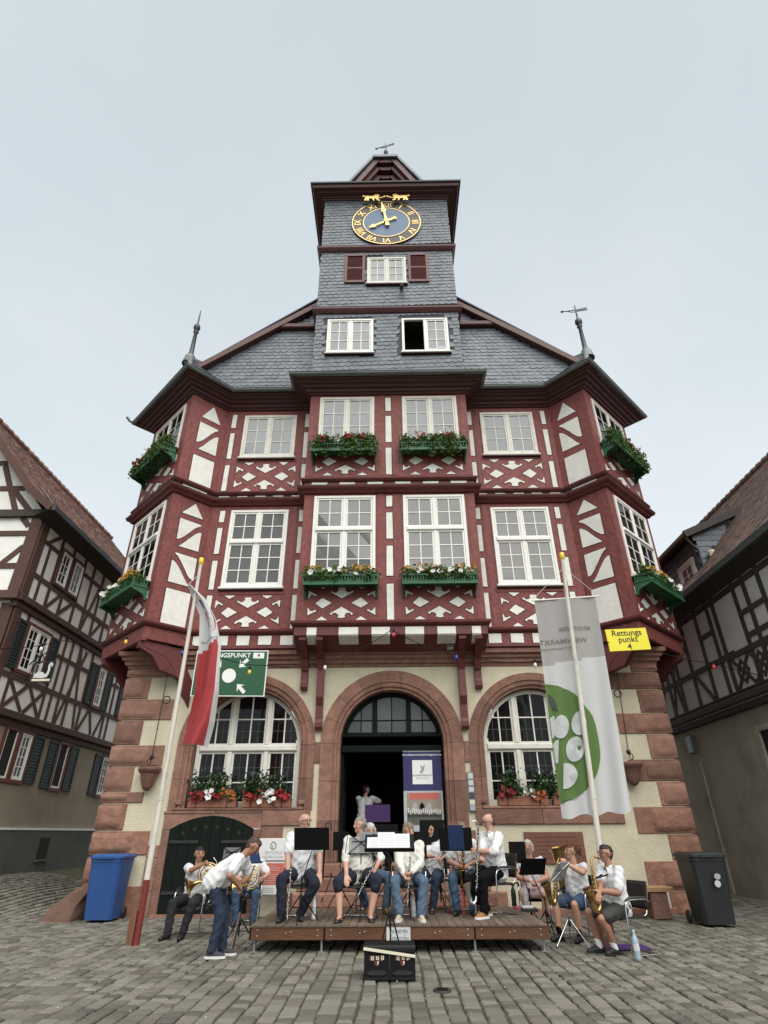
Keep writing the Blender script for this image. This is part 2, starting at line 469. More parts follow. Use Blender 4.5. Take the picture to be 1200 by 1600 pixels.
    def build(s, name, parent=None, recalc=True, **kw):
        me = bpy.data.meshes.new(name)
        me.from_pydata(s.v, [], s.f)
        for q in s.mats: me.materials.append(MATS[q])
        me.polygons.foreach_set('material_index', s.m)
        me.polygons.foreach_set('use_smooth', s.sm)
        if recalc:
            bm = bmesh.new(); bm.from_mesh(me)
            bmesh.ops.recalc_face_normals(bm, faces=bm.faces)
            bm.to_mesh(me); bm.free()
        me.update()
        o = bpy.data.objects.new(name, me)
        COL.objects.link(o)
        if parent: o.parent = parent
        return setp(o, **kw)
def linked(name, src, parent, loc=(0, 0, 0)):
    o = bpy.data.objects.new(name, src.data)
    COL.objects.link(o); o.parent = parent; o.location = loc
    return o
def grow(poly, e):
    n = len(poly)
    A = sum(poly[i][0] * poly[(i + 1) % n][1] - poly[(i + 1) % n][0] * poly[i][1] for i in range(n))
    sg = 1 if A > 0 else -1
    out = []
    for i in range(n):
        a, b, c = Vector(poly[i - 1]), Vector(poly[i]), Vector(poly[(i + 1) % n])
        t1, t2 = (b - a).normalized(), (c - b).normalized()
        n1, n2 = Vector((t1.y, -t1.x)) * sg, Vector((t2.y, -t2.x)) * sg
        q = (n1 + n2) / max(0.35, 1 + n1.dot(n2))
        out.append((b.x + q.x * e, b.y + q.y * e))
    return out
TMP = bpy.data.scenes.new('workbench')
def text_polys(body, size, bold=0.0, align='CENTER', spacing=1.0):
    cu = bpy.data.curves.new('t', 'FONT')
    cu.body = body; cu.size = size; cu.align_x = align; cu.align_y = 'CENTER'
    cu.offset = bold; cu.space_character = spacing; cu.resolution_u = 3
    o = bpy.data.objects.new('t', cu); COL.objects.link(o)
    COL.objects.unlink(o); TMP.collection.objects.link(o)
    vl = TMP.view_layers[0]; vl.update(); dg = vl.depsgraph
    me = bpy.data.meshes.new_from_object(o.evaluated_get(dg))
    V = [tuple(v.co[:2]) for v in me.vertices]; Fc = [tuple(p.vertices) for p in me.polygons]
    bpy.data.objects.remove(o); bpy.data.curves.remove(cu); bpy.data.meshes.remove(me)
    return V, Fc
def text(fr, u, v, body, size, m, name='lettering', parent=None, d=0.004, bold=0.0, rot=0.0, mb=None, spacing=1.0, align='CENTER', sx=1.0, fmap=None):
    V, Fc = text_polys(body, size, bold, align, spacing)
    c, s = math.cos(rot), math.sin(rot)
    Q = [(u + (x * c - y * s) * sx, v + x * s + y * c) for x, y in V]
    P = [fmap(a, b) for a, b in Q] if fmap else [fr(a, b, d) for a, b in Q]
    own = mb is None
    mb = mb or MB()
    mb.add(P, Fc, m)
    if own: return mb.build(name, parent, recalc=False)
    return mb
# ================================================================== the town hall
hall = empty('town_hall', (0, 0, 0), label='tall red half-timbered town hall with slate clock tower and sandstone arches', cat='town hall')
S2 = math.sqrt(0.5)
def front(s, Y): return Fr((0, Y, 0), (s, 0, 0), (0, -1, 0))
def plan(y0, by, xb, x0, L1, L2):
    p0 = (-x0, y0); p1 = (p0[0] - L1 * S2, p0[1] - L1 * S2)
    p2 = (p1[0] - L2 * S2, p1[1] + L2 * S2); p3 = (p2[0] + L1 * S2, p2[1] + L1 * S2)
    left = [p3, p2, p1, p0, (-xb, y0), (-xb, by)]
    return left + [(-x, y) for x, y in reversed(left)]
def facets(s, y0, x0, L1):
    f1 = Fr((s * x0, y0, 0), (s, -1, 0), (-s, -1, 0))
    p1 = f1(L1, 0)
    f2 = Fr(p1, (s, 1, 0), (s, -1, 0))
    return f1, f2
Y1, B1, XB, X01, L11, L12 = -0.25, -0.87, 2.38, 5.16, 1.2, 2.62
Y2, B2, X02, L21, L22 = -0.35, -1.03, 5.10, 1.22, 2.70
PL1, PL2 = plan(Y1, B1, XB, X01, L11, L12), plan(Y2, B2, XB, X02, L21, L22)
BACK = 9.0
def storey(name, path, z0, z1):
    mb = MB()
    pts = list(path) + [(path[-1][0], BACK), (path[0][0], BACK)]
    n = len(pts)
    V = [Vector((x, y, z)) for z in (z0, z1) for x, y in pts]
    F = [(i, (i + 1) % n, n + (i + 1) % n, n + i) for i in range(n)] + [tuple(range(n)), tuple(range(2 * n - 1, n - 1, -1))]
    mb.add(V, F, 'timber_red')
    return mb.build(name, hall)
storey('timber_wall', PL1, 5.745, 9.9)
storey('timber_wall', PL2, 9.9, 13.62)

def panel(fr, poly, m='plaster_white'):
    mb = MB(); poly = jit(poly, .007)
    mb.prism(fr, grow(poly, 0.017), -0.02, 0.005, 'panel_line_sill_shade')
    mb.prism(fr, poly, 0.0, 0.013, m)
    return mb.build('infill_panel', hall)
def rect(u0, u1, v0, v1): return [(u0, v0), (u1, v0), (u1, v1), (u0, v1)]
def jit(poly, a=0.006): return [(x + random.uniform(-a, a), y + random.uniform(-a, a)) for x, y in poly]
LAT = [[(.33, .80), (.355, .845), (.375, .79), (.42, .785), (.455, .84), (.445, .915), (.5, .93), (.555, .915), (.545, .84), (.58, .785), (.625, .79), (.645, .845), (.67, .80), (.5, .62)],
       [(.115, .485), (.22, .64), (.355, .495), (.22, .345)],
       [(.012, .85), (.135, .72), (.115, .69), (.085, .735), (.045, .725), (.022, .64), (.012, .64)],
       [(.13, .985), (.30, .985), (.215, .885)]]
LATS = []
for q in LAT:
    for mu in (0, 1):
        for mv in (0, 1):
            w = [((1 - a) if mu else a, (1 - b) if mv else b) for a, b in q]
            c = tuple(round(sum(t[i] for t in w) / len(w), 2) for i in (0, 1))
            if not any(abs(c[0] - x[0][0]) < .06 and abs(c[1] - x[0][1]) < .06 for x in LATS): LATS.append((c, w))
def lattice(fr, u0, u1, v0, v1):
    for c, w in LATS:
        panel(fr, jit([(u0 + a * (u1 - u0), v0 + b * (v1 - v0)) for a, b in w], 0.005))

def window(fr, u0, u1, v0, v1, rows, parent=hall, glass='glass_grey', paint='white_paint', cols=2, sashes=2, casing=0.085, open_sash=None, d0=0.0, name='window', sill=True):
    """rows: list of (v_bottom, v_top, pane_rows) from the bottom up"""
    root = MB()
    c = casing
    for a in ((u0, u0 + c, v0, v1), (u1 - c, u1, v0, v1), (u0 + c, u1 - c, v1 - c, v1), (u0 + c, u1 - c, v0, v0 + c * 0.9)):
        root.bbox(fr, *a, d0 - 0.03, d0 + 0.05, paint, 0.012)
    if sill:
        root.bbox(fr, u0 - 0.04, u1 + 0.04, v0 - 0.07, v0 - 0.002, d0 - 0.02, d0 + 0.10, paint, 0.015)
        root.box(fr, u0 - 0.04, u1 + 0.04, v0 - 0.10, v0 - 0.072, d0 - 0.02, d0 + 0.08, 'panel_line_sill_shade')  # dark strip painted in as the shadow below the sill
    w = root.build(name, parent)
    bars = MB()
    su = (u1 - u0 - 2 * c) / sashes
    for i in range(1, sashes):
        um = u0 + c + su * i
        bars.bbox(fr, um - 0.045, um + 0.045, v0 + c * 0.9, v1 - c, d0 - 0.03, d0 + 0.045, paint, 0.01)
    for k in range(1, len(rows)):
        vt = rows[k][0]
        bars.bbox(fr, u0 + c, u1 - c, vt - 0.055, vt + 0.055, d0 - 0.03, d0 + 0.075, paint, 0.02)
    for k, (vb, vt, npr) in enumerate(rows):
        b0 = vb + (c * 0.9 if k == 0 else 0.055); b1 = vt - (c if k == len(rows) - 1 else 0.055)
        for i in range(sashes):
            a0 = u0 + c + su * i + (0.045 if i else 0); a1 = u0 + c + su * (i + 1) - (0.045 if i < sashes - 1 else 0)
            if open_sash == i: continue
            t = 0.05
            for a in ((a0, a0 + t, b0, b1), (a1 - t, a1, b0, b1), (a0 + t, a1 - t, b1 - t, b1), (a0 + t, a1 - t, b0, b0 + t * 1.1)):
                bars.bbox(fr, *a, d0 - 0.03, d0 + 0.03, paint, 0.008)
            p0, p1, q0, q1 = a0 + t, a1 - t, b0 + t, b1 - t
            for x in range(1, cols):
                uu = p0 + (p1 - p0) * x / cols
                bars.box(fr, uu - 0.013, uu + 0.013, q0, q1, d0 - 0.02, d0 + 0.02, paint)
            for y in range(1, npr):
                vv = q0 + (q1 - q0) * y / npr
                bars.box(fr, p0, p1, vv - 0.013, vv + 0.013, d0 - 0.02, d0 + 0.019, paint)
            for x in range(cols):
                for y in range(npr):
                    pm = MB()
                    A = (p0 + (p1 - p0) * x / cols, p0 + (p1 - p0) * (x + 1) / cols, q0 + (q1 - q0) * y / npr, q0 + (q1 - q0) * (y + 1) / npr)
                    j = [random.uniform(-0.005, 0.004) for _ in range(4)]
                    P = [fr(A[0], A[2], d0 + 0.005 + j[0]), fr(A[1], A[2], d0 + 0.005 + j[1]), fr(A[1], A[3], d0 + 0.005 + j[2]), fr(A[0], A[3], d0 + 0.005 + j[3])]
                    pm.add(P, [(0, 1, 2, 3)], glass)
                    pm.build('pane', w, recalc=False)
    bars.build('glazing_bars', w)
    return w

def leafs(mb, c0, c1, n, m, size, spread, rnd, up=0.0):
    """leaf-sized faces strewn round the segment c0-c1"""
    for _ in range(n):
        t = rnd.random()
        p = c0.lerp(c1, t) + Vector((rnd.gauss(0, spread[0]), rnd.gauss(0, spread[1]), rnd.gauss(0, spread[2]) + up))
        a = Vector((rnd.uniform(-1, 1), rnd.uniform(-1, 1), rnd.uniform(-0.7, 0.7))).normalized()
        b = a.cross(Vector((rnd.uniform(-1, 1), rnd.uniform(-1, 1), rnd.uniform(-1, 1)))).normalized()
        s = size * rnd.uniform(0.6, 1.35)
        mb.add([p - a * s, p + b * s * 0.5 + a * 0.1 * s, p + a * s, p - b * s * 0.5 + a * 0.1 * s], [(0, 1, 2, 3)], m)
def blossom(mb, p, r, m, rnd):
    n = Vector((rnd.uniform(-.5, .5), rnd.uniform(-1.2, -.3), rnd.uniform(-.3, .6))).normalized()
    e1 = n.cross(Vector((0, 0, 1))).normalized(); e2 = n.cross(e1)
    V = [p + n * r * 0.1]
    for k in range(10):
        a = 2 * math.pi * k / 10
        rr = r * (1.0 if k % 2 == 0 else 0.72)
        V.append(p + (e1 * math.cos(a) + e2 * math.sin(a)) * rr + n * r * 0.35)
    mb.add(V, [(0, 1 + k, 1 + (k + 1) % 10) for k in range(10)], m)

def flower_box(fr, u0, u1, v, mixes, lush, label, depth=0.34, d0=0.03, seed=1, trail=0.12):
    rnd = random.Random(seed)
    root = empty('flower_box', fr(0.5 * (u0 + u1), v, d0), label=label, cat='flower box', group='green flower boxes on the town hall')
    inv = Matrix.Translation(-root.location)
    def bld(mb, name, kind=None):
        mb.v = [tuple(inv @ Vector(p)) for p in mb.v]
        return mb.build(name, root, kind=kind)
    h = 0.2
    b = MB()
    b.bbox(fr, u0, u1, v, v + 0.04, d0, d0 + depth, 'box_green', 0.01)
    b.box(fr, u0, u1, v - 0.06, v - 0.002, d0 + depth - 0.03, d0 + depth + 0.012, 'box_green')
    b.box(fr, u0 + 0.03, u1 - 0.03, v + 0.042, v + h * 0.8, d0 + 0.05, d0 + depth - 0.06, 'box_green')
    bld(b, 'tray')
    r = MB()
    r.box(fr, u0 - 0.005, u1 + 0.005, v + h - 0.03, v + h + 0.012, d0 + depth - 0.04, d0 + depth + 0.005, 'box_green')
    for uu in (u0 - 0.005, u1 - 0.035): r.box(fr, uu, uu + 0.04, v + h - 0.031, v + h + 0.011, d0, d0 + depth - 0.042, 'box_green')
    bld(r, 'rail')
    n = max(6, int((u1 - u0) / 0.075))
    sl = MB()
    for i in range(n + 1):
        uu = u0 + 0.02 + (u1 - u0 - 0.04) * i / n
        sl.box(fr, uu - 0.014, uu + 0.014, v + 0.042, v + h - 0.031, d0 + depth - 0.032, d0 + depth - 0.008, 'box_green')
    for e in (u0 + 0.014, u1 - 0.014):
        for i in range(5):
            dd = d0 + 0.03 + (depth - 0.08) * i / 4
            sl.box(fr, e - 0.014, e + 0.014, v + 0.042, v + h - 0.031, dd, dd + 0.026, 'box_green')
    bld(sl, 'balusters')
    for e in (u0 + 0.02, u1 - 0.06):
        br = MB()
        fb = Fr(fr(e, v, 0), fr.N, fr.U)
        br.prism(fb, [(0, -0.30), (0.05, -0.30), (0.13, -0.16), (d0 + depth - 0.02, -0.07), (d0 + depth - 0.02, -0.003), (0, -0.003)], 0, 0.04, 'box_green')
        bld(br, 'bracket')
    g = MB()
    a, c = fr(u0 + 0.03, v + h + 0.03, d0 + depth * 0.55), fr(u1 - 0.03, v + h + 0.03, d0 + depth * 0.55)
    n = int(620 * lush * (u1 - u0))
    sp = (0.06, 0.10, 0.10 * lush)
    leafs(g, a, c, n, 'leaf', 0.055, sp, rnd, .05 * lush)
    leafs(g, a, c, n // 2, 'leaf_dark', 0.055, sp, rnd, -0.02)
    for _ in range(int(7 * lush * lush)):
        t = a.lerp(c, rnd.random()) + fr.N * (depth * 0.35)
        leafs(g, t, t - Vector((0, 0, trail * lush * 1.5)), 80, 'leaf', 0.055, (0.07, 0.05, 0.05), rnd)
        leafs(g, t, t + Vector((0, 0, 0.22 * lush)), 60, 'leaf', 0.055, (0.05, 0.04, 0.04), rnd)
    bld(g, 'foliage', 'stuff')
    fl = MB()
    for (m, t0, t1, cnt, rr, dz) in mixes:
        for _ in range(cnt):
            t = rnd.uniform(t0, t1)
            p = a.lerp(c, t) + fr.N * rnd.uniform(depth * .1, depth * 0.62) + Vector((rnd.gauss(0, .03), 0, dz + .05 * lush + rnd.gauss(0, 0.045)))
            blossom(fl, p, rr * rnd.uniform(0.75, 1.2), m, rnd)
    bld(fl, 'blossoms', 'stuff')
    return root

# ------------------------------------------------------------------ upper storeys
T1 = [(9.28, 9.65), (8.27, 9.09), (7.22, 8.06), (6.10, 7.04)]       # panel rows, first floor
T2 = [(12.59, 13.11), (11.42, 12.38), (10.27, 11.18)]               # panel rows, second floor
def s_panels(fr, u0, u1, v0, v1, flip):
    def S(t): return 0.10 + 0.74 * (3 * t * t - 2 * t * t * t)
    N = 10
    top = [(i / N, min(0.995, S(i / N) + 0.13)) for i in range(N + 1)]
    bot = [(i / N, S(i / N) - 0.12) for i in range(N + 1)]
    A = [(0, 1), (0.0, top[0][1])] + [q for q in top[1:] if q[1] < 0.93] + [(0.93, 0.955), (0.93, 1.0)]
    B = [q for q in bot if q[1] > 0.02]
    B = [(B[0][0] - 0.06, 0.0)] + B + [(1, 0)]
    for q in (A, B):
        panel(fr, [((u0 + ((1 - a) if flip else a) * (u1 - u0)), v0 + b * (v1 - v0)) for a, b in q])
for s in (-1, 1):
    fm1, fm2 = front(s, Y1), front(s, Y2)
    f11, f12 = facets(s, Y1, X01, L11)
    f21, f22 = facets(s, Y2, X02, L21)
    # strips beside the windows
    for (a, b) in T1:
        panel(fm1, rect(4.75, 4.89, a, b)); panel(fm1, rect(2.47, 2.60, a, b))
    for (a, b) in T2:
        panel(fm2, rect(4.80, 4.935, a, b)); panel(fm2, rect(2.49, 2.62, a, b))
    window(fm1, 2.90, 4.57, 7.27, 9.65, [(7.27, 8.62, 3), (8.62, 9.65, 2)])
    window(fm2, 2.88, 4.54, 11.45, 13.06, [(11.45, 13.06, 3)], glass='glass_pale', paint='aged_white_paint')
    lattice(fm1, 2.90, 4.66, 6.10, 7.05)
    lattice(fm2, 2.78, 4.60, 10.24, 11.28)
    # posts and rails standing a little proud
    for fm, zs, cols, hts in ((fm1, (9.185, 8.165, 7.13), (4.98, 4.66), (6.12, 9.80)), (fm2, (12.485, 11.30), (5.0, 4.68), (10.2, 13.28))):
        for u in (2.735, 4.66 if fm is fm1 else 4.67):
            MB().bbox(fm, u - 0.075, u + 0.07, hts[0], hts[1], -0.01, 0.008, 'timber_red', 0.006).build('post', hall)
        MB().bbox(fm, 4.97, X01 if fm is fm1 else X02, hts[0], hts[1], -0.01, 0.009, 'timber_red', 0.006).build('post', hall)
    MB().bbox(fm1, 2.82, 4.58, 7.06, 7.155, -0.01, 0.016, 'timber_red', 0.006).build('sill_beam', hall)
    MB().bbox(fm2, 2.82, 4.60, 11.285, 11.34, -0.01, 0.016, 'timber_red', 0.006).build('sill_beam', hall)
    # diagonal corner oriel, inner side
    u0, u1 = 0.19, 0.86
    for (fr, T) in ((f11, T1), (f21, T2)):
        a, b = T[0]
        panel(fr, [(u0 + 0.02, a), (u1 - 0.02, a), (0.5 * (u0 + u1) - 0.02, b + 0.03)])
        s_panels(fr, u0, u1, T[1][0], T[1][1], True)
        if len(T) == 4: s_panels(fr, u0, u1, T[2][0], T[2][1], False)
        panel(fr, rect(u0, u1, T[-1][0], T[-1][1]))
        L = 1.2
        MB().bbox(fr, L - 0.30, L - 0.002, T[-1][0] - 0.02, T[0][1] + 0.14, -0.02, 0.01, 'timber_red', 0.008).build('post', hall)
    # oriel outer face with its window
    window(f12, 0.30, 2.32, 7.27, 9.65, [(7.27, 8.62, 3), (8.62, 9.65, 2)], glass='glass_dark')
    window(f22, 0.34, 2.36, 11.45, 13.06, [(11.45, 13.06, 3)], glass='glass_dark', paint='aged_white_paint')
    lattice(f12, 0.22, 2.40, 6.10, 7.06)
    lattice(f22, 0.24, 2.46, 10.24, 11.28)
    side = 'left' if s < 0 else 'right'
    flower_box(f12, 0.24, 2.38, 6.98, [('flower_yellow', 0.0, 0.5, 26, 0.06, 0.10), ('flower_white', 0.3, 1.0, 26, 0.075, 0.04)], 0.75,
               'green flower box with white and yellow flowers under the %s first floor corner window' % side, seed=11 + s, depth=0.42)
    flower_box(f22, 0.28, 2.42, 11.16, [('flower_red', 0.3, 1.0, 22, 0.06, 0.12), ('flower_white', 0.8, 1.0, 6, 0.06, 0.0)], 1.35,
               'leafy green flower box under the %s second floor corner window' % side, seed=21 + s, depth=0.42)
    # bay windows
    fb1, fb2 = front(s, B1), front(s, B2)
    window(fb1, 0.38, 2.09, 7.27, 9.72, [(7.27, 8.66, 3), (8.66, 9.72, 2)])
    window(fb2, 0.42, 2.08, 11.45, 13.17, [(11.45, 13.17, 3)], glass='glass_pale', paint='aged_white_paint')
    lattice(fb1, 0.36, 2.10, 6.10, 7.05)
    lattice(fb2, 0.38, 2.12, 10.30, 11.30)
    for fm, hts in ((fb1, (6.12, 9.84)), (fb2, (10.3, 13.3))):
        MB().bbox(fm, 0.10, 0.31, hts[0], hts[1], -0.01, 0.008, 'timber_red', 0.006).build('post', hall)
        MB().bbox(fm, 2.17, XB - 0.004, hts[0], hts[1], -0.01, 0.009, 'timber_red', 0.006).build('post', hall)
    flower_box(fb1, 0.30, 2.20, 6.98, [('flower_yellow', 0.0, 0.35, 24, 0.055, 0.12), ('flower_yellow', 0.75, 1.0, 18, 0.055, 0.12), ('flower_orange', 0.2, 0.6, 12, 0.05, 0.08), ('flower_white', 0.1, 0.95, 17, 0.075, 0.03)], 0.78,
               'green flower box with orange and white flowers, first floor bay, %s one' % side, seed=31 + s)
    flower_box(fb2, 0.36, 2.22, 10.98, [('flower_red', 0.15, 0.5, 26, 0.075, 0.14), ('flower_red', 0.7, 0.95, 14, 0.07, 0.12), ('flower_white', 0.0, 0.7, 9, 0.07, 0.09)] if s < 0 else
               [('flower_red', 0.2, 0.4, 9, 0.075, 0.16), ('flower_red', 0.65, 0.8, 14, 0.075, 0.14), ('flower_white', 0.0, 0.9, 12, 0.07, 0.09)], 1.15,
               'green flower box with red flowers and hanging leaves, second floor bay, %s one' % side, seed=41 + s, trail=0.2)
for (a, b) in [(9.37, 9.72), (8.37, 9.18), (7.30, 8.16), (6.12, 7.07)]:
    panel(front(1, B1), rect(-0.085, 0.085, a, b))
for (a, b) in [(12.63, 13.15), (11.46, 12.43), (10.33, 11.25)]:
    panel(front(1, B2), rect(-0.085, 0.085, a, b))

# ------------------------------------------------------------------ mouldings that run round each storey
def moulding(name, path, prof, m):
    return MB().sweep(path, prof, m).build(name, hall)
moulding('sill_moulding', PL1, [(-.05, 5.97), (.05, 5.97), (.10, 6.02), (.11, 6.07), (.07, 6.10), (-.05, 6.10)], 'trim_red')
moulding('drip_moulding', PL1, [(-.05, 9.80), (.06, 9.80), (.10, 9.86), (.17, 9.90), (.20, 9.95), (.20, 9.975), (-.1, 10.0)], 'trim_red')
moulding('drip_cap', PL1, [(.0, 9.985), (.205, 9.978), (.215, 9.985), (.205, 9.995), (-.05, 10.02)], 'zinc')
moulding('sill_moulding', PL2, [(-.05, 10.10), (.05, 10.10), (.10, 10.15), (.11, 10.19), (.07, 10.22), (-.05, 10.22)], 'trim_red')
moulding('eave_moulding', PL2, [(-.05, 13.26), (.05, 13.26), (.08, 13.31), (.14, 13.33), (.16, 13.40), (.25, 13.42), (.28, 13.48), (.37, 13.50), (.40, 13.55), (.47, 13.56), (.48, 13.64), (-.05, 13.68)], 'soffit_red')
gp = [(.47 + .075 + .075 * math.cos(a), 13.685 + .075 * math.sin(a)) for a in [math.pi + k * math.pi / 8 for k in range(9)]]
moulding('gutter', PL2, gp + [(.61, 13.685), (.47, 13.685)], 'zinc')
moulding('gutter_cap', PL2, [(.46, 13.686), (.63, 13.686), (.635, 13.70), (.46, 13.71)], 'zinc_dark')
# joist band under the first floor and the thin one under the second floor
for s in (-1, 1):
    fm = front(s, Y1)
    MB().bbox(fm, XB, 5.2, 5.58, 5.66, -0.05, 0.06, 'trim_red', 0.01).build('plate_beam', hall)
    MB().box(fm, XB, 5.25, 5.60, 5.745, -0.2, -0.001, 'timber_red').build('joist_band', hall)
    MB().bbox(fm, XB, 5.3, 5.44, 5.575, -0.2, 0.0, 'trim_red', 0.01).build('plate_beam', hall)
    for i in range(5):
        u = 2.50 + i * 0.56
        panel(fm, rect(u, u + 0.33, 5.69, 5.93))
    f2 = Fr((0, Y2, 0), (s, 0, 0), (0, -1, 0))
    for i in range(5):
        u = 2.55 + i * 0.53
        panel(f2, rect(u, u + 0.30, 10.01, 10.085))
    f21 = facets(s, Y2, X02, L21)[0]
    panel(f21, rect(0.25, 1.0, 10.01, 10.085))
for i in range(6):
    u = -1.95 + i * 0.78
    panel(front(1, B2), rect(u - .22, u + .22, 10.01, 10.085))
# bay foot: joist ends with white infill that turns under the bay
fbm = Fr((0, B1, 0), (1, 0, 0), (0, -1, 0))
bf = MB()
prof = [(-XB, B1), (XB, B1)]
V = [Vector((x * 1.002, y, z)) for x in (-XB, XB) for y, z in ((B1 - .006, 5.97), (B1 - .006, 5.74), (-0.2, 5.46), (-0.2, 5.97))]
bf.add(V, [(0, 1, 5, 4), (1, 2, 6, 5), (0, 3, 2, 1), (4, 5, 6, 7)], 'trim_red')
bf.build('bay_foot', hall)
fun = Fr((0, B1, 5.74), (1, 0, 0), (0, -0.28, -0.67), (0, 0.67, -0.28))
for (a, b) in ((-2.07, -1.83), (-1.28, -0.80), (-0.47, -0.02), (0.36, 0.82), (1.15, 1.60), (2.0, 2.22)):
    mb = MB()
    mb.prism(fbm, rect(a, b, 5.745, 5.93), 0, 0.020, 'plaster_white')
    mb.prism(fun, rect(a, b, 0.004, 0.34), -.01, 0.018, 'plaster_white')
    mb.build('infill_panel', hall)
# brackets under the bay
for s in (-1, 1):
    for (u, zb) in ((2.17, 4.60), (1.76, 3.66)):
        br = MB()
        fr = Fr((s * u, 0, 0), (0, -1, 0), (s, 0, 0))
        br.prism(fr, [(0, zb), (.12, zb), (.16, zb + .06), (.16, zb + .16), (.13, zb + .24), (.13, zb + .55), (.22, zb + .75), (.18, 5.05), (.28, 5.3), (.5, 5.46), (.83, 5.64), (.83, 5.76), (0, 5.5)], -0.085, 0.085, 'trim_red')
        br.build('bracket', hall)
    # curved bracket and soffit of the corner oriel
    f11, f12 = facets(s, Y1, X01, L11)
    br = MB()
    br.prism(f11, [(-.36, 4.20), (-.26, 4.22), (-.20, 4.36), (-.02, 4.66), (.02, 4.84), (.20, 4.92), (.26, 5.08), (.55, 5.34), (1.12, 5.48), (1.16, 5.63), (.50, 5.63), (.22, 5.46), (-.02, 5.25), (-.14, 5.05), (-.36, 4.72)], -0.26, -0.06, 'trim_red')
    br.build('bracket', hall)
    ob = MB()
    ob.bbox(f11, -0.1, 1.2, 5.64, 5.97, -0.1, 0.004, 'timber_red', 0.01)
    ob.bbox(f12, 0.0, L12, 5.60, 5.97, -0.1, 0.006, 'timber_red', 0.01)
    ob.build('oriel_base_beam', hall)
    so = MB()
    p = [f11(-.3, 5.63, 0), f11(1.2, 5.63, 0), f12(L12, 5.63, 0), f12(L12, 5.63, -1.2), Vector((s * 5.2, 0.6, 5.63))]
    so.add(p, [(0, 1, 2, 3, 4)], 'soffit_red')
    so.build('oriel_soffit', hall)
    for fr, uu in ((f12, 0.16), (f12, 2.40)):
        br = MB()
        fw = Fr(fr(uu, 0, 0), -fr.N, fr.U)
        br.prism(fw, [(0.0, 5.60), (0.0, 5.44), (.35, 5.30), (.6, 5.0), (1.1, 4.9), (1.1, 5.60)], -0.09, 0.09, 'trim_red')
        br.build('bracket', hall)

# ------------------------------------------------------------------ ground floor
def wall_open(mb, fr, u0, u1, v0, v1, ops, m, d=0.0):
    br = {u0, u1}
    for o in ops:
        k = 24
        for i in range(k + 1): br.add(round(o[0] + (o[1] - o[0]) * i / k, 5))
    br = sorted(x for x in br if u0 - 1e-6 <= x <= u1 + 1e-6)
    for a, b in zip(br[:-1], br[1:]):
        if b - a < 1e-5: continue
        mid = 0.5 * (a + b)
        cuts = sorted([(o[2](a), o[3](a), o[2](b), o[3](b)) for o in ops if o[0] < mid < o[1]])
        la, lb = v0, v0
        for (x0, x1, y0, y1) in cuts:
            if x0 > la + 1e-5 or y0 > lb + 1e-5:
                mb.add([fr(a, la, d), fr(b, lb, d), fr(b, y0, d), fr(a, x0, d)], [(0, 1, 2, 3)], m)
            la, lb = x1, y1
        mb.add([fr(a, la, d), fr(b, lb, d), fr(b, v1, d), fr(a, v1, d)], [(0, 1, 2, 3)], m)
def arch_hi(uc, r, sp): return lambda u: sp + math.sqrt(max(0.0, r * r - (u - uc) ** 2))
const = lambda c: (lambda u: c)
F0 = Fr((0, 0, 0), (1, 0, 0), (0, -1, 0))
DOOR_R, DOOR_SP, WIN_R, WIN_SP, WIN_U, SILL = 1.24, 3.37, 1.28, 3.35, 3.47, 1.97
gw = MB()
ops = [(-1.5, 1.5, const(0.0), arch_hi(0, 1.5, DOOR_SP)), (-5.12, -2.95, const(0.0), const(1.70))]
for c in (-WIN_U, WIN_U): ops.append((c - 1.45, c + 1.45, const(SILL - 0.1), arch_hi(c, 1.45, WIN_SP)))
wall_open(gw, F0, -6.6, 6.6, 0.0, 5.5, ops, 'plaster_cream')
gw.build('ground_floor_wall', hall, recalc=False)
for x in (-6.6, 6.6): MB().add([(x, 0, -0.3), (x, BACK, -0.3), (x, BACK, 5.62), (x, 0, 5.62)], [(0, 1, 2, 3)], 'plaster_cream').build('side_wall', hall, recalc=False)
def stone_piece(name, fr, stations, prof, m='sandstone', g=0.0):
    mb = MB(); k = len(prof)
    V = []
    for (c, dr, base) in stations:
        for off, d in prof:
            V.append(fr(c[0] + dr[0] * (base + off), c[1] + dr[1] * (base + off), d))
    n = len(stations)
    F = [(i * k + a, (i + 1) * k + a, (i + 1) * k + a + 1, i * k + a + 1) for i in range(n - 1) for a in range(k - 1)]
    F += [tuple(range(k)), tuple((n - 1) * k + a for a in reversed(range(k)))]
    mb.add(V, F, m)
    return mb.build(name, hall)
def surround(uc, half, spring, base, width, cuts, nv=9, deep=0.42, wall_d=0.035):
    w = width
    prof = [(w, -0.05), (w, wall_d), (0.185, wall_d), (0.175, wall_d - 0.03), (0.13, wall_d - 0.035), (0.12, wall_d - 0.005), (0.075, wall_d - 0.015), (0.06, wall_d - 0.06), (0.0, wall_d - 0.07), (0.0, -deep)]
    for sd in (-1, 1):
        zs = [base] + cuts + [spring]
        for z0, z1 in zip(zs[:-1], zs[1:]):
            stone_piece('jamb_stone', F0, [((uc, z0 + 0.004), (sd, 0), half), ((uc, z1 - 0.004), (sd, 0), half)], prof)
    for i in range(nv):
        a0, a1 = math.pi * i / nv + 0.0025, math.pi * (i + 1) / nv - 0.0025
        st = [((uc, spring), (math.cos(a0 + (a1 - a0) * j / 5), math.sin(a0 + (a1 - a0) * j / 5)), half) for j in range(6)]
        stone_piece('arch_stone', F0, st, prof)
surround(0, DOOR_R, DOOR_SP, 0.0, 0.46, [0.95, 1.75, 2.55], 9, 0.55)
for c in (-WIN_U, WIN_U): surround(c, WIN_R, WIN_SP, SILL, 0.36, [2.62], 9, 0.34)
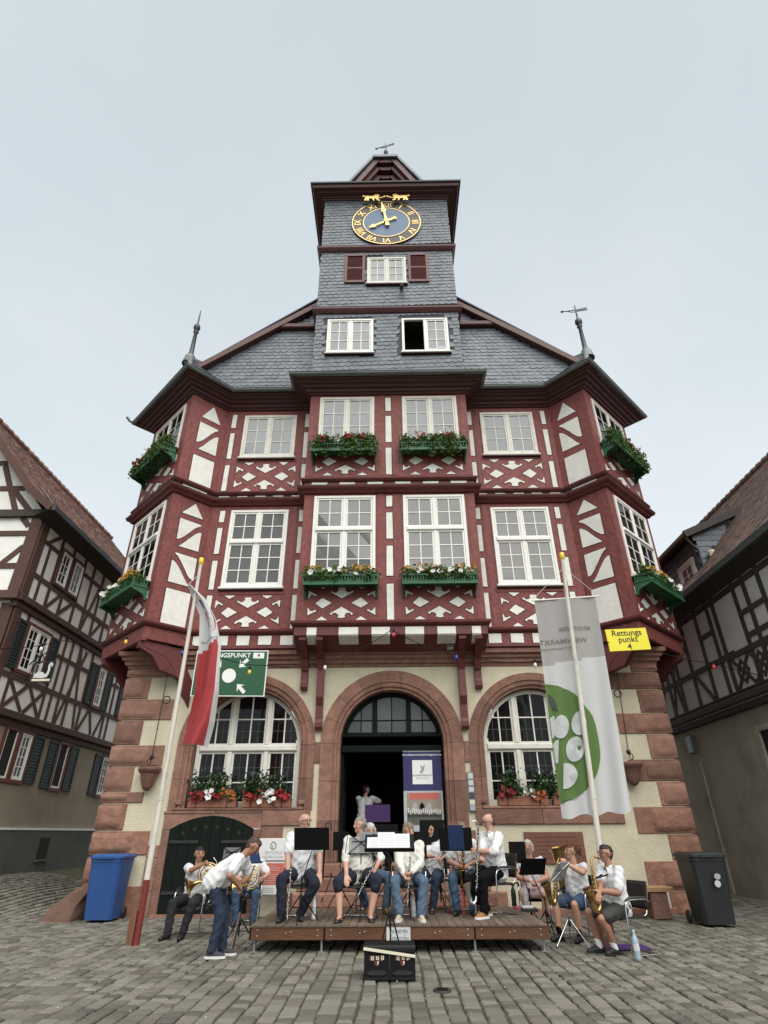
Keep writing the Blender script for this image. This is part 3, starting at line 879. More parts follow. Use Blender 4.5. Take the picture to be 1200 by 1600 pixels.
for s in (-1, 1):
    fr = front(s, 0)
    MB().bbox(fr, 1.705, 1.83, 2.94, 3.40, -0.05, 0.03, 'sandstone', 0.008).build('filler_stone', hall)
    MB().bbox(fr, 1.705, 1.83, 0.0, 1.55, -0.05, 0.028, 'sandstone', 0.008).build('filler_stone', hall)
    for (a, b, z_) in (((1.86, 3.35, 1.66), (3.356, 5.16, 1.66)) if s > 0 else ((1.86, 2.94, 1.66), (2.945, 4.0, 1.905), (4.005, 5.16, 1.905))):
        MB().bbox(fr, a, b, z_, SILL - 0.004, -0.1, 0.05, 'sandstone', 0.012).build('sill_stone', hall)
    MB().bbox(fr, 2.02, 5.0, SILL - 0.002, SILL + 0.05, -0.33, 0.06, 'sandstone', 0.012).build('window_sill', hall)
    # window jamb stop mouldings
    for uu in (WIN_U - WIN_R - 0.12, WIN_U + WIN_R + 0.12):
        MB().bbox(fr, uu - 0.07, uu + 0.07, 2.08, 2.17, 0.02, 0.06, 'sandstone', 0.015).build('jamb_stop', hall)
    MB().bbox(fr, 1.86, 2.4, 0.0, 0.42, -0.05, 0.05, 'sandstone_rough', 0.02).build('plinth_stone', hall)
# wall stones that tie into the cellar door on the left
for (a, b, c, d) in ((2.34, 2.93, 0.42, 0.95), (2.34, 2.93, 0.955, 1.35), (2.45, 2.93, 1.355, 1.65), (5.15, 5.40, 0.0, 0.45), (5.15, 5.40, 0.455, 1.05), (5.15, 5.40, 1.06, 1.30)):
    MB().bbox(front(-1, 0), a, b, c, d, -0.05, 0.03, 'sandstone', 0.01).build('wall_stone', hall)
MB().bbox(front(1, 0), 1.86, 6.0, -0.02, 0.12, -0.05, 0.045, 'sandstone_rough', 0.02).build('plinth_stone', hall)
# quoins
def quoins(s, rows):
    for (z1, z0, w, rough) in rows:
        fr = front(s, 0)
        m = 'sandstone_rough' if rough else 'sandstone'
        e = 0.040 if not rough else 0.065
        mb = MB(); g = 0.006; bv = 0.07
        u1, u0 = 6.66, 6.66 - w
        # a flat margin with a raised boss, wrapped round the corner
        mb.bbox(fr, u0, u1, z0 + g, z1 - g, -0.05, 0.03, m, 0.012)
        b0 = u0 + (0.06 if w < 0.9 else 0.35)
        if z1 - z0 > 0.2:
            nu_, nv_ = (14 if w > .9 else 9), 7
            G = []
            for jv in range(nv_ + 1):
                for iu in range(nu_ + 1):
                    a_, b_ = iu / nu_, jv / nv_
                    uu, vv = b0 + (u1 + .015 - b0) * a_, z0 + .03 + (z1 - z0 - .06) * b_
                    ed = min(1.0, min((uu - b0) / .09, 99 if a_ > .5 else 99)) * min(1.0, (vv - z0 - .03) / .10) * min(1.0, (z1 - .03 - vv) / .07)
                    ed *= min(1.0, .35 + (u1 + .015 - uu) / .08)
                    nn_ = noise.noise(Vector((uu * 7 + s * 31, vv * 7, 3.3))) * (.010 if not rough else .026) + noise.noise(Vector((uu * 22, vv * 22, s * 7.7))) * (.004 if not rough else .012)
                    G.append(fr(uu + noise.noise(Vector((uu * 9, vv * 9, 8))) * .008, vv, .024 + (e + .012) * math.sin(max(0, ed) * math.pi / 2) * (1.1 - .25 * b_) + nn_ * (ed > 0)))
            mb.add(G, [(jv * (nu_ + 1) + iu, jv * (nu_ + 1) + iu + 1, (jv + 1) * (nu_ + 1) + iu + 1, (jv + 1) * (nu_ + 1) + iu) for jv in range(nv_) for iu in range(nu_)], m, True)
        mb.box(fr, u1 + 0.001, u1 + 0.03, z0 + .03, z1 - .03, -0.5, 0.02, m)
        mb.build('quoin_stone', hall)
quoins(-1, [(5.16, 4.95, 1.30, 0), (4.94, 4.43, 0.60, 0), (4.42, 3.93, 1.28, 0), (3.92, 3.37, 0.62, 0), (3.36, 2.90, 1.25, 0), (2.89, 2.37, 0.62, 0),
            (2.36, 2.13, 0.95, 0), (2.12, 1.59, 0.62, 1), (1.58, 1.11, 1.25, 1), (1.10, 0.56, 0.60, 1), (0.55, -0.05, 1.25, 1)])
quoins(1, [(5.20, 4.99, 0.62, 0), (4.98, 4.57, 1.25, 0), (4.56, 4.01, 0.60, 0), (4.00, 3.53, 1.22, 0), (3.52, 2.98, 0.60, 0), (2.97, 2.51, 1.15, 0),
           (2.50, 2.0, 0.60, 0), (1.99, 1.46, 1.25, 1), (1.45, 0.96, 0.62, 1), (0.95, 0.42, 1.25, 1), (0.41, -0.1, 0.85, 1)])
MB().sweep([(-6.66, 3.0), (-6.66, 0), (6.66, 0), (6.66, 3.0)], [(-.1, 5.17), (.03, 5.17), (.05, 5.23), (.10, 5.25), (.11, 5.32), (.17, 5.36), (.18, 5.42), (.25, 5.46), (.26, 5.56), (-.1, 5.57)], 'sandstone').build('cornice', hall)
# engraved date over the door
text(F0, 0.0, DOOR_SP + DOOR_R + 0.30, '1551', 0.24, 'cone_stone', 'date_inscription', hall, d=0.038, spacing=1.3)

# arched ground floor windows
def arched_window(s):
    fr = Fr((s * WIN_U, 0, 0), (s, 0, 0), (0, -1, 0))
    d0 = -0.28
    w = MB(); p = 'aged_white_paint'; R = WIN_R - 0.02
    def ringpts(r, a0=0, a1=math.pi, n=28): return [(r * math.cos(a0 + (a1 - a0) * i / n), WIN_SP + r * math.sin(a0 + (a1 - a0) * i / n)) for i in range(n + 1)]
    o_, i_ = ringpts(R), ringpts(R - 0.085)
    for a in range(28):
        w.prism(fr, [o_[a], o_[a + 1], i_[a + 1], i_[a]], d0 - .03, d0 + .05, p)
    w.bbox(fr, -R, -R + .085, SILL + .05, WIN_SP, d0 - .03, d0 + .05, p); w.bbox(fr, R - .085, R, SILL + .05, WIN_SP, d0 - .03, d0 + .05, p)
    w.bbox(fr, -R + .085, R - .085, SILL + .05, SILL + .14, d0 - .03, d0 + .05, p)
    root = w.build('window', hall)
    b = MB()
    zt = 3.30
    b.bbox(fr, -R + .08, R - .08, zt - .07, zt + .07, d0 - .03, d0 + .09, p, .025)
    mu = 0.44
    for u in (-mu, mu):
        b.bbox(fr, u - .06, u + .06, SILL + .14, zt - .07, d0 - .03, d0 + .07, p, .02)
        b.bbox(fr, u - .06, u + .06, zt + .07, WIN_SP + math.sqrt((R - .04) ** 2 - u * u), d0 - .03, d0 + .07, p, .02)
    lead = MB()
    lights = [(-R + .085, -mu - .06), (-mu + .06, mu - .06), (mu + .06, R - .085)]
    for (a0, a1) in lights:
        # lower light: sash + 2 x 2 panes
        z0, z1 = SILL + .14, zt - .07
        for q in ((a0, a0 + .05, z0, z1), (a1 - .05, a1, z0, z1), (a0 + .05, a1 - .05, z1 - .05, z1), (a0 + .05, a1 - .05, z0, z0 + .05)):
            b.bbox(fr, *q, d0 - .03, d0 + .03, p, .008)
        um, vm = .5 * (a0 + a1), z0 + .40 * (z1 - z0)
        b.box(fr, um - .016, um + .016, z0 + .05, z1 - .05, d0 - .02, d0 + .02, p)
        b.box(fr, a0 + .05, a1 - .05, vm - .014, vm + .014, d0 - .02, d0 + .019, p)
        for (x0, x1) in ((a0 + .05, um - .016), (um + .016, a1 - .05)):
            for (y0, y1) in ((z0 + .05, vm - .014), (vm + .014, z1 - .05)):
                pm = MB(); j = [random.uniform(-.003, .003) for _ in range(4)]
                pm.add([fr(x0, y0, d0 + j[0]), fr(x1, y0, d0 + j[1]), fr(x1, y1, d0 + j[2]), fr(x0, y1, d0 + j[3])], [(0, 1, 2, 3)], 'glass_dark')
                pm.build('pane', root, recalc=False)
                lead.box(fr, .5 * (x0 + x1) - .006, .5 * (x0 + x1) + .006, y0, y1, d0, d0 + .008, 'lead')
                lead.box(fr, x0, x1, .5 * (y0 + y1) - .006, .5 * (y0 + y1) + .006, d0, d0 + .0075, 'lead')
        # upper light under the arch
        z0 = zt + .07
        hi = lambda u: WIN_SP + math.sqrt(max(0, (R - .075) ** 2 - u * u)) - .02
        b.bbox(fr, a0, a0 + .04, z0, max(z0 + .05, hi(a0 if abs(a0) > abs(a0 + .04) else a0 + .04)), d0 - .03, d0 + .03, p, .006)
        b.bbox(fr, a1 - .04, a1, z0, max(z0 + .05, hi(a1 if abs(a1) > abs(a1 - .04) else a1 - .04)), d0 - .03, d0 + .03, p, .006)
        b.bbox(fr, a0 + .04, a1 - .04, z0, z0 + .045, d0 - .03, d0 + .03, p, .006)
        vm = z0 + .60
        b.box(fr, um - .016, um + .016, z0 + .045, hi(um) + .01, d0 - .02, d0 + .02, p)
        b.box(fr, a0 + .03, a1 - .03, vm - .014, vm + .014, d0 - .02, d0 + .019, p)
        for (x0, x1) in ((a0 + .03, um - .014), (um + .014, a1 - .03)):
            N = 6
            for (y0, y1) in ((z0 + .04, vm - .014), (vm + .014, 9)):
                xs = [x0 + (x1 - x0) * i / N for i in range(N + 1)]
                top = [(x, min(y1, hi(x) + .02)) for x in xs if hi(x) + .02 > y0 + .01]
                if len(top) < 2: continue
                pm = MB()
                poly = [(top[0][0], y0), (top[-1][0], y0)] + list(reversed(top))
                pm.add([fr(x, y, d0 + random.uniform(-.002, .002)) for x, y in poly], [tuple(range(len(poly)))], 'glass_dark')
                pm.build('pane', root, recalc=False)
                if y1 < 9:
                    lead.box(fr, .5 * (x0 + x1) - .006, .5 * (x0 + x1) + .006, y0, top[len(top) // 2][1], d0, d0 + .008, 'lead')
                    lead.box(fr, top[0][0], top[-1][0], y0 + .28, y0 + .292, d0, d0 + .0075, 'lead')
    b.build('glazing_bars', root)
    lead.build('lead_came', root, kind='stuff')
    # no room is built behind; its darkness is in the near-black pane colour
for s in (-1, 1): arched_window(s)
# terracotta planters on the window sills
def planter(u0, u1, label, seed, mixes):
    rnd = random.Random(seed)
    fr = F0
    c = fr(.5 * (u0 + u1), SILL + .05, 0.0)
    root = empty('window_planter', c, label=label, cat='planter', group='terracotta planters on the ground floor sills')
    inv = -c
    def bld(mb, nm, kind=None):
        mb.v = [tuple(Vector(q) + inv) for q in mb.v]
        return mb.build(nm, root, kind=kind)
    t = MB()
    t.bbox(fr, u0, u1, SILL + .055, SILL + .24, -.16, .06, 'terracotta', .012)
    t.bbox(fr, u0 - .01, u1 + .01, SILL + .21, SILL + .245, -.17, .07, 'terracotta', .01)
    bld(t, 'trough')
    h = MB()
    for k in (0.18, 0.82):
        uu = u0 + (u1 - u0) * k
        h.tube([fr(uu, SILL + .05, .068), fr(uu, SILL + .25, .078)], .008, 'iron', 5)
    bld(h, 'hanger')
    g = MB()
    a, b = fr(u0 + .05, SILL + .30, 0), fr(u1 - .05, SILL + .30, 0)
    leafs(g, a, b, 330, 'leaf_dark', .045, (.06, .06, .08), rnd)
    for _ in range(4):
        q = a.lerp(b, rnd.random())
        leafs(g, q, q + Vector((0, 0, .42)), 150, 'leaf_dark', .05, (.09, .05, .05), rnd)
    leafs(g, a, b, 120, 'leaf', .04, (.06, .06, .06), rnd, .03)
    bld(g, 'foliage', 'stuff')
    fl = MB()
    for (m, t0, t1, cnt, rr, dz) in mixes:
        for _ in range(cnt):
            p = a.lerp(b, rnd.uniform(t0, t1)) + Vector((rnd.gauss(0, .02), -rnd.uniform(.05, .16), dz + rnd.gauss(0, .05)))
            blossom(fl, p, rr * rnd.uniform(.7, 1.2), m, rnd)
    bld(fl, 'blossoms', 'stuff')
V_ = ('flower_violet', 0, 1, 16, .028, .44)
planter(-4.66, -3.56, 'terracotta trough with red and white flowers, outer one on the left arched window', 1, [('flower_red', 0, .35, 30, .05, 0), ('flower_white', .3, .5, 9, .075, 0), ('flower_red', .5, .75, 12, .05, 0), ('flower_orange', .7, 1, 14, .05, 0.02), V_])
planter(-3.42, -2.32, 'terracotta trough with red and white flowers, inner one on the left arched window', 2, [('flower_red', 0, .4, 26, .05, 0), ('flower_white', .35, .75, 9, .075, 0.02), ('flower_red', .7, 1, 34, .055, 0), V_])
planter(2.40, 3.52, 'terracotta trough with red and orange flowers, nearer the door on the right window', 3, [('flower_red', 0, .3, 26, .05, 0), ('flower_white', .5, .7, 5, .06, -.03), ('flower_orange', .7, 1, 18, .045, -.02), V_])
planter(3.64, 4.60, 'terracotta trough on the right window, mostly hidden by the green flag', 4, [('flower_orange', 0, .5, 14, .045, 0), ('flower_red', .5, 1, 20, .05, 0), V_])

# cellar door, left
cd = MB()
fr = Fr((-4.04, 0, 0), (1, 0, 0), (0, -1, 0))
def cell_hi(u): return 1.60 + 0.26 * (1 - (u / 0.93) ** 2)
N = 8
cellar = empty('cellar_door', (-4.04, 0, 0), parent=hall)
for i in range(N):
    a0, a1 = -.93 + 1.86 * i / N + .004, -.93 + 1.86 * (i + 1) / N - .004
    mb = MB(); f_ = Fr((0, 0, 0), (1, 0, 0), (0, -1, 0))
    mb.prism(f_, [(a0, .04), (a1, .04), (a1, cell_hi(a1)), (a0, cell_hi(a0))], -.06, .045 + random.uniform(-.004, .004), 'door_green')
    mb.build('plank', cellar)
f_ = Fr((0, 0, 0), (1, 0, 0), (0, -1, 0))
for z in (.42, 1.36):
    for sd in (-1, 1): MB().box(f_, sd * .9, sd * .25, z - .03, z + .03, .045, .062, 'iron').build('strap_hinge', cellar)
hs = MB()
for k in range(6):
    u = -.62 + k * .248
    for zz in (cell_hi(u) - .22, .16): hs.prism(f_, [(u + .042 * math.cos(t * math.pi / 6), zz + .042 * math.sin(t * math.pi / 6)) for t in range(12)], .03, .0505, 'interior')
hs.build('vent_hole', cellar)
# stone arch over the cellar door
ca = MB()
for i in range(12):
    a0, a1 = -1.1 + 2.2 * i / 12, -1.1 + 2.2 * (i + 1) / 12
    ca.prism(fr, [(a0, min(cell_hi(a0), 1.60) if abs(a0) > .93 else cell_hi(a0) + .004), (a1, min(cell_hi(a1), 1.60) if abs(a1) > .93 else cell_hi(a1) + .004), (a1, 1.655), (a0, 1.655)] if False else
             [(a0, max(1.58, cell_hi(a0) + .006) if abs(a0) <= .93 else 1.60), (a1, max(1.58, cell_hi(a1) + .006) if abs(a1) <= .93 else 1.60), (a1, 1.90), (a0, 1.90)], -.08, .032, 'sandstone')
ca.build('cellar_lintel', hall)
for sd in (-1, 1): MB().bbox(fr, *sorted((sd * .936, sd * 1.105)), 0, 1.597, -.08, .03, 'sandstone', .008).build('jamb_stone', hall)
MB().wbox(-5.1, -2.98, -.08, .3, -.02, .05, 'sandstone_rough').build('threshold', hall)

# entrance: dark hall, steps, transom window, open doors
SILL_D = 0.94
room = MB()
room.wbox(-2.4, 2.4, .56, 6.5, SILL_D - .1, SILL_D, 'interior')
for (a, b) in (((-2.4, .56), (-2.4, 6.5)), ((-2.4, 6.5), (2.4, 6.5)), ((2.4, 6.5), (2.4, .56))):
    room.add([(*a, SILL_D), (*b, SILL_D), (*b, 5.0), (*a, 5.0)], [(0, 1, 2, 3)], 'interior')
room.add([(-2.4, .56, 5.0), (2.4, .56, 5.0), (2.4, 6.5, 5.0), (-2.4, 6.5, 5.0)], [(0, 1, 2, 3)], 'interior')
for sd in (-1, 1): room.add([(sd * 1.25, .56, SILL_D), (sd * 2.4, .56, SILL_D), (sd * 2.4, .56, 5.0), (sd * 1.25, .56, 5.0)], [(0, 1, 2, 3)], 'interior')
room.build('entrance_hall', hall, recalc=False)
MB().wbox(-1.24, 1.24, -.05, .56, SILL_D - .12, SILL_D, 'sandstone').build('threshold', hall)
for i, (z, y) in enumerate(((.94, -.30), (.70, -.64), (.47, -.98), (.235, -1.32))):
    for (x0, x1) in ((-1.95 + .03 * i, -.35), (-.345, 1.95 - .03 * i)):
        MB().bbox(Fr((0, y, 0), (1, 0, 0), (0, -1, 0)), (x0 - .06 * i if x0 < -1 else x0), (x1 + .06 * i if x1 > 1 else x1), z - .235 + .004, z, -(.95 if i else .25), 0, 'sandstone', .02).build('step', hall)
# transom (fanlight) of the door
dt = -.40
tr = MB()
zt = 3.62
tr.bbox(F0, -1.24, 1.24, 3.20, 3.36, dt - .05, dt + .08, 'door_green', .02)
tr.bbox(F0, -1.24, 1.24, zt - .07, zt + .04, dt - .05, dt + .07, 'door_green', .02)
def rp(r, n=26): return [(r * math.cos(math.pi * i / n), DOOR_SP + r * math.sin(math.pi * i / n)) for i in range(n + 1)]
o_, i_ = rp(1.235), rp(1.14)
for a in range(26):
    if i_[a][1] > zt - .1 and i_[a + 1][1] > zt - .1: tr.prism(F0, [o_[a], o_[a + 1], i_[a + 1], i_[a]], dt - .05, dt + .07, 'door_green')
for u in (-.42, .42): tr.bbox(F0, u - .06, u + .06, zt, DOOR_SP + math.sqrt(1.18 ** 2 - u * u), dt - .05, dt + .075, 'door_green', .015)
fan = tr.build('fanlight', hall)
fb = MB()
for u in (-.76, 0, .76): fb.box(F0, u - .012, u + .012, zt, DOOR_SP + math.sqrt(1.16 ** 2 - u * u), dt - .01, dt + .02, 'door_green')
fb.box(F0, -1.1, 1.1, 3.93, 3.955, dt - .01, dt + .019, 'door_green')
fb.build('glazing_bars', fan)
M('glass_fan', (.07, .075, .07), .06, .35, 2.0, objr=.25, spec=.6)
for (x0, x1) in ((-1.08, -.76), (-.76, -.48), (-.36, 0), (0, .36), (.48, .76), (.76, 1.08)):
    for (y0, y1) in ((zt + .04, 3.94), (3.945, 9)):
        pts = [(x0 + (x1 - x0) * i / 5, min(y1, DOOR_SP + math.sqrt(max(0, 1.15 ** 2 - (x0 + (x1 - x0) * i / 5) ** 2)))) for i in range(6)]
        pts = [q for q in pts if q[1] > y0 + .01]
        if len(pts) < 2: continue
        poly = [(pts[0][0], y0), (pts[-1][0], y0)] + list(reversed(pts))
        MB().add([F0(x, y, dt + random.uniform(-.003, .003)) for x, y in poly], [tuple(range(len(poly)))], 'glass_fan').build('pane', fan, recalc=False)
for sd in (-1, 1):
    MB().wbox(*sorted((sd * 1.23, sd * 1.17)), .42, 1.5, SILL_D, 3.2, 'door_green').build('door_leaf', hall)

# ------------------------------------------------------------------ roof, gable and tower
def slates(mb, fr, inside, u0, u1, v0, v1, row=.17, w=.215, rnd=random.Random(5), m='slate', slant=.0, flip=False, clamp=None):
    v = v0; k = 0
    while v < v1:
        u = u0 - w + (k % 2) * w * .5 + rnd.uniform(-.03, .03)
        while u < u1 + w:
            ww = w * rnd.uniform(.88, 1.12)
            vv = v + (u - u0) * slant
            if inside(u + ww * .5, vv + row * .5):
                t, b = .006 + rnd.uniform(0, .002), .022 + rnd.uniform(-.004, .006)
                q = [(0, row * 1.25, t), (ww, row * 1.25, t), (ww, row * .38, b), (ww * .78, row * .06, b), (ww * .40, 0, b), (0, row * .12, b)]
                if flip: q = [(ww - a, c, d) for a, c, d in reversed(q)]
                cl = (lambda x: max(clamp[0], min(clamp[1], x))) if clamp else (lambda x: x)
                P = [fr(cl(u + a), vv + c, d) for a, c, d in q] + [fr(cl(u + a), vv + c, d - .012) for a, c, d in q[2:]]
                n = len(q)
                F = [tuple(range(n))] + [(2 + i, 6 + i, 7 + i, 3 + i) for i in range(3)]
                mb.add(P, F, m)
            u += ww
        v += row; k += 1
TY, TX = -1.05, 2.40
ft = Fr((0, TY, 0), (1, 0, 0), (0, -1, 0))
tw = MB()
holes = [(.55, 1.22, const(15.05), const(16.5))]
wall_open(tw, ft, -TX, TX, 13.6, 23.9, holes, 'slate_base')
for x in (-TX, TX): tw.add([(x, TY, 13.6), (x, 3.75, 13.6), (x, 3.75, 23.9), (x, TY, 23.9)], [(0, 1, 2, 3)], 'slate_base')
tw.add([(-TX, 3.75, 13.6), (TX, 3.75, 13.6), (TX, 3.75, 23.9), (-TX, 3.75, 23.9)], [(0, 1, 2, 3)], 'slate_base')
tw.build('tower_wall', hall, recalc=False)
rm = MB()
rm.wbox(.5, 1.3, TY + .9, TY + .95, 14.9, 16.7, 'interior')
for (x0, x1, z0, z1) in ((.45, .55, 14.95, 16.6), (1.22, 1.3, 14.95, 16.6), (.5, 1.3, 14.95, 15.05), (.5, 1.3, 16.5, 16.6)):
    rm.wbox(x0, x1, TY + .03, TY + .95, z0, z1, 'interior')
rm.build('tower_room', hall)
sl = MB()
def outside(rects): return lambda u, v: not any(a < u < b and c < v < d for a, b, c, d in rects)
wins = [(-2.08, -.40, 14.9, 16.68), (.40, 2.10, 14.9, 16.68), (-.78, .78, 18.2, 19.85)]
for (v0, v1) in ((13.75, 16.85), (17.15, 20.10), (20.45, 23.35)):
    slates(sl, ft, lambda u, v: abs(u) < TX + .08 and outside(wins)(u, v) and v < v1 + .05, -TX, TX, v0, v1, slant=.03, clamp=(-TX - .01, TX + .01))
sl.build('tower_slates', hall, kind='stuff')
window(ft, -2.0, -.46, 15.02, 16.56, [(15.02, 16.56, 3)], glass='glass_pale', d0=.02)
window(ft, .48, 2.02, 15.02, 16.56, [(15.02, 16.56, 3)], glass='glass_pale', d0=.02, open_sash=0)
window(ft, -.70, .70, 18.35, 19.75, [(18.35, 19.75, 3)], glass='glass_pale', d0=.02, paint='aged_white_paint')
cp = MB(); cp.prism(ft, [(1.62, 15.14), (1.85, 15.14), (1.88, 15.2), (1.70, 15.26)], .02, .06, 'paper'); cp.build('window_card', hall)
for s in (-1, 1):
    fs = Fr((0, TY, 0), (s, 0, 0), (0, -1, 0))
    sh = MB(); u0, u1, v0, v1 = .78, 1.50, 18.40, 19.94
    for q in ((u0, u0 + .09, v0, v1), (u1 - .09, u1, v0, v1), (u0 + .09, u1 - .09, v1 - .10, v1), (u0 + .09, u1 - .09, v0, v0 + .12), (u0 + .09, u1 - .09, 19.14, 19.21)):
        sh.bbox(fs, *q, .03, .075, 'trim_red', .006)
    so = sh.build('shutter', hall)
    for k in range(22):
        vv = v0 + .14 + k * .056
        if 19.11 < vv < 19.20 or vv > v1 - .15: continue
        lb = MB(); f2 = Fr(fs(u0 + .09, vv, .04), fs.U, (0, -1, -.6), (0, -.6, 1))
        lb.box(f2, 0, u1 - u0 - .18, 0, .05, 0, .012, 'trim_red')
        lb.build('louvre', so)
MB().tube([(.52, TY - .05, 18.2), (.52, TY - .12, 18.0), (.52, TY - .30, 17.95)], .06, 'iron', 8).build('floodlight', hall)
tpath = [(-TX, 3.75), (-TX, TY), (TX, TY), (TX, 3.75)]
for z in (16.86, 20.12):
    MB().sweep(tpath, [(-.02, z), (.05, z), (.10, z + .06), (.15, z + .13), (.15, z + .20), (.08, z + .24), (-.02, z + .30)], 'tower_trim').build('tower_moulding', hall)
    MB().sweep(tpath, [(0, z + .215), (.155, z + .205), (.16, z + .215), (.06, z + .27), (0, z + .34)], 'zinc_dark').build('moulding_cap', hall)
MB().sweep(tpath, [(-.05, 23.30), (.06, 23.30), (.08, 23.36), (.12, 23.36), (.14, 23.42), (.28, 23.44), (.30, 23.50), (.44, 23.52), (.47, 23.60), (.49, 23.68), (-.05, 23.80)], 'tower_trim').build('tower_eave', hall)
tr_ = MB()
e = .54
rbase = [(-TX - e, TY - e, 23.66), (TX + e, TY - e, 23.66), (TX + e, 3.75 + e, 23.66), (-TX - e, 3.75 + e, 23.66)]
tr_.add(rbase + [(x, y, z + .09) for x, y, z in rbase] + [(-.6, 1.35, 26.4), (.6, 1.35, 26.4)],
        [(0, 1, 5, 4), (1, 2, 6, 5), (2, 3, 7, 6), (3, 0, 4, 7), (4, 5, 9, 8), (5, 6, 9), (6, 7, 8, 9), (7, 4, 8), (3, 2, 1, 0)], 'slate_base')
tr_.build('tower_roof', hall)
# front gablet with a clipped top
gb = MB()
GY = -.55
gf = Fr((0, GY, 0), (1, 0, 0), (0, -1, 0))
gb.prism(gf, [(-1.5, 23.7), (1.5, 23.7), (.42, 26.0), (-.42, 26.0)], -1.6, 0, 'tower_trim')
gb.build('gablet_wall', hall)
pn = MB()
for a, b in ((-.62, -.20), (.20, .62)): pn.prism(gf, [(a, 24.6), (b, 24.6), (b * .9 if b > 0 else b, 25.15), (a if a > 0 else a * .9, 25.15)], 0, .012, 'window_red')
pn.prism(gf, rect(-.19, .19, 24.55, 25.15), 0, .01, 'interior')
pn.build('gablet_opening', hall)
for lay, (d, ex, zt, m) in enumerate(((.12, .10, 25.75, 'tower_trim'), (.30, .26, 26.05, 'tower_trim'), (.45, .40, 26.35, 'tower_trim'))):
    for sd in (-1, 1):
        v = MB()
        a0, a1 = (sd * (1.62 + ex - .25), 23.7), (sd * (.34 + ex * .30), zt)
        v.prism(gf, [a0, (a0[0] - sd * .22, a0[1]), (a1[0] - sd * .22, a1[1] - .05), a1], -.3, d, m)
        v.build('verge_board', hall)
    MB().box(gf, -.34 - ex * .30 + .2, .34 + ex * .30 - .2, zt - .22, zt, -.3, d - .01, m).build('verge_board', hall)
gr = MB()
for sd in (-1, 1):
    gr.add([gf(sd * 1.92, 23.75, .52), gf(sd * .46, 26.42, .52), gf(sd * .36, 26.6, -1.8), gf(sd * 1.9, 23.9, -1.8)] + [gf(sd * 2.0, 23.8, .52), gf(sd * .52, 26.52, .52), gf(sd * .4, 26.75, -1.8), gf(sd * 2.0, 24.0, -1.8)],
           [(0, 1, 2, 3), (4, 5, 6, 7), (0, 4, 5, 1), (1, 5, 6, 2)], 'slate')
gr.add([gf(-.52, 26.36, .56), gf(.52, 26.36, .56), gf(.45, 26.62, -.5), gf(-.45, 26.62, -.5), gf(-.52, 26.52, .56), gf(.52, 26.52, .56), gf(.45, 26.8, -.5), gf(-.45, 26.8, -.5)],
       [(0, 1, 2, 3), (4, 5, 6, 7), (0, 1, 5, 4), (0, 3, 7, 4), (1, 2, 6, 5), (2, 3, 7, 6)], 'slate')
gr.build('gablet_roof', hall)
def vane(base, h, parent, name='weather_vane', flip=1, ball=.16, banner=True, ang=.35, bs=.62):
    mb = MB(); b = Vector(base)
    mb.lathe(b, [(.18, 0), (.12, .12), (.08, .3), (.06, h * .52), (.10, h * .54), (.045, h * .56), (.08, h * .58), (ball, h * .62), (ball * .9, h * .67), (.06, h * .70), (.03, h * .73), (.03, h * .8), (.018, h), (.0, h + .01)], 'zinc_dark', 10)
    if banner:
        dx = Vector((math.cos(ang) * flip, math.sin(ang), 0))
        f = Fr(b + Vector((0, 0, h * .86)), dx, (0, -1, 0))
        f = Fr(f.o, f.U * 1.0, f.N); f0 = f; f = lambda u, v, d=0: f0(u * bs, v * bs, d)
        mb.prism(f, [(0, 0), (.45, -.02), (.62, -.04), (.62, .02), (.48, .05), (.48, .09), (.62, .12), (.62, .17), (.42, .16), (0, .16)], -.012, .012, 'zinc_dark')
        mb.tube([f(0, .15, 0), f(-.35, .17, 0), f(-.72, .22, 0)], .018, 'zinc_dark', 6)
        mb.tube([f(0, .0, 0), f(-.25, .03, 0), f(-.45, .17, 0)], .014, 'zinc_dark', 6)
        mb.sphere(f(-.74, .22, 0), .05, 'zinc_dark', 6)
    return mb.build(name, parent)
vane((.03, -.45, 26.7), 1.9, hall, flip=1, ball=.10, ang=-.3)

# clock
CZ, CR_ = 21.80, 1.33
clock = empty('clock', (0.015, TY, CZ), parent=hall)
fc = Fr((0, 0, 0), (1, 0, 0), (0, -1, 0))
def disc(r0, r1, d0, d1, m, n=64):
    mb = MB()
    for k in range(n):
        a, b = 2 * math.pi * k / n, 2 * math.pi * (k + 1) / n
        P = [(r0 * math.cos(a), r0 * math.sin(a)), (r1 * math.cos(a), r1 * math.sin(a)), (r1 * math.cos(b), r1 * math.sin(b)), (r0 * math.cos(b), r0 * math.sin(b))]
        mb.add([fc(*q, d1) for q in P] + [fc(*P[1], d0), fc(*P[2], d0)], [(0, 1, 2, 3), (1, 4, 5, 2)], m)
    return mb
disc(0, CR_, .02, .07, 'clock_black').build('dial', clock, recalc=False)
disc(0, .875, .06, .078, 'clock_blue').build('dial_centre', clock, recalc=False)
disc(CR_ - .05, CR_ - .015, .06, .085, 'gold').build('ring', clock, recalc=False)
disc(.865, .895, .06, .088, 'gold').build('ring', clock, recalc=False)
for k, nm in enumerate(['XII', 'I', 'II', 'III', 'IV', 'V', 'VI', 'VII', 'VIII', 'IX', 'X', 'XI']):
    a = math.pi / 2 - 2 * math.pi * k / 12
    text(fc, 1.085 * math.cos(a), 1.085 * math.sin(a), nm, .36, 'gold', 'numeral', clock, d=.08, rot=a - math.pi / 2, bold=.002, sx=1.0)
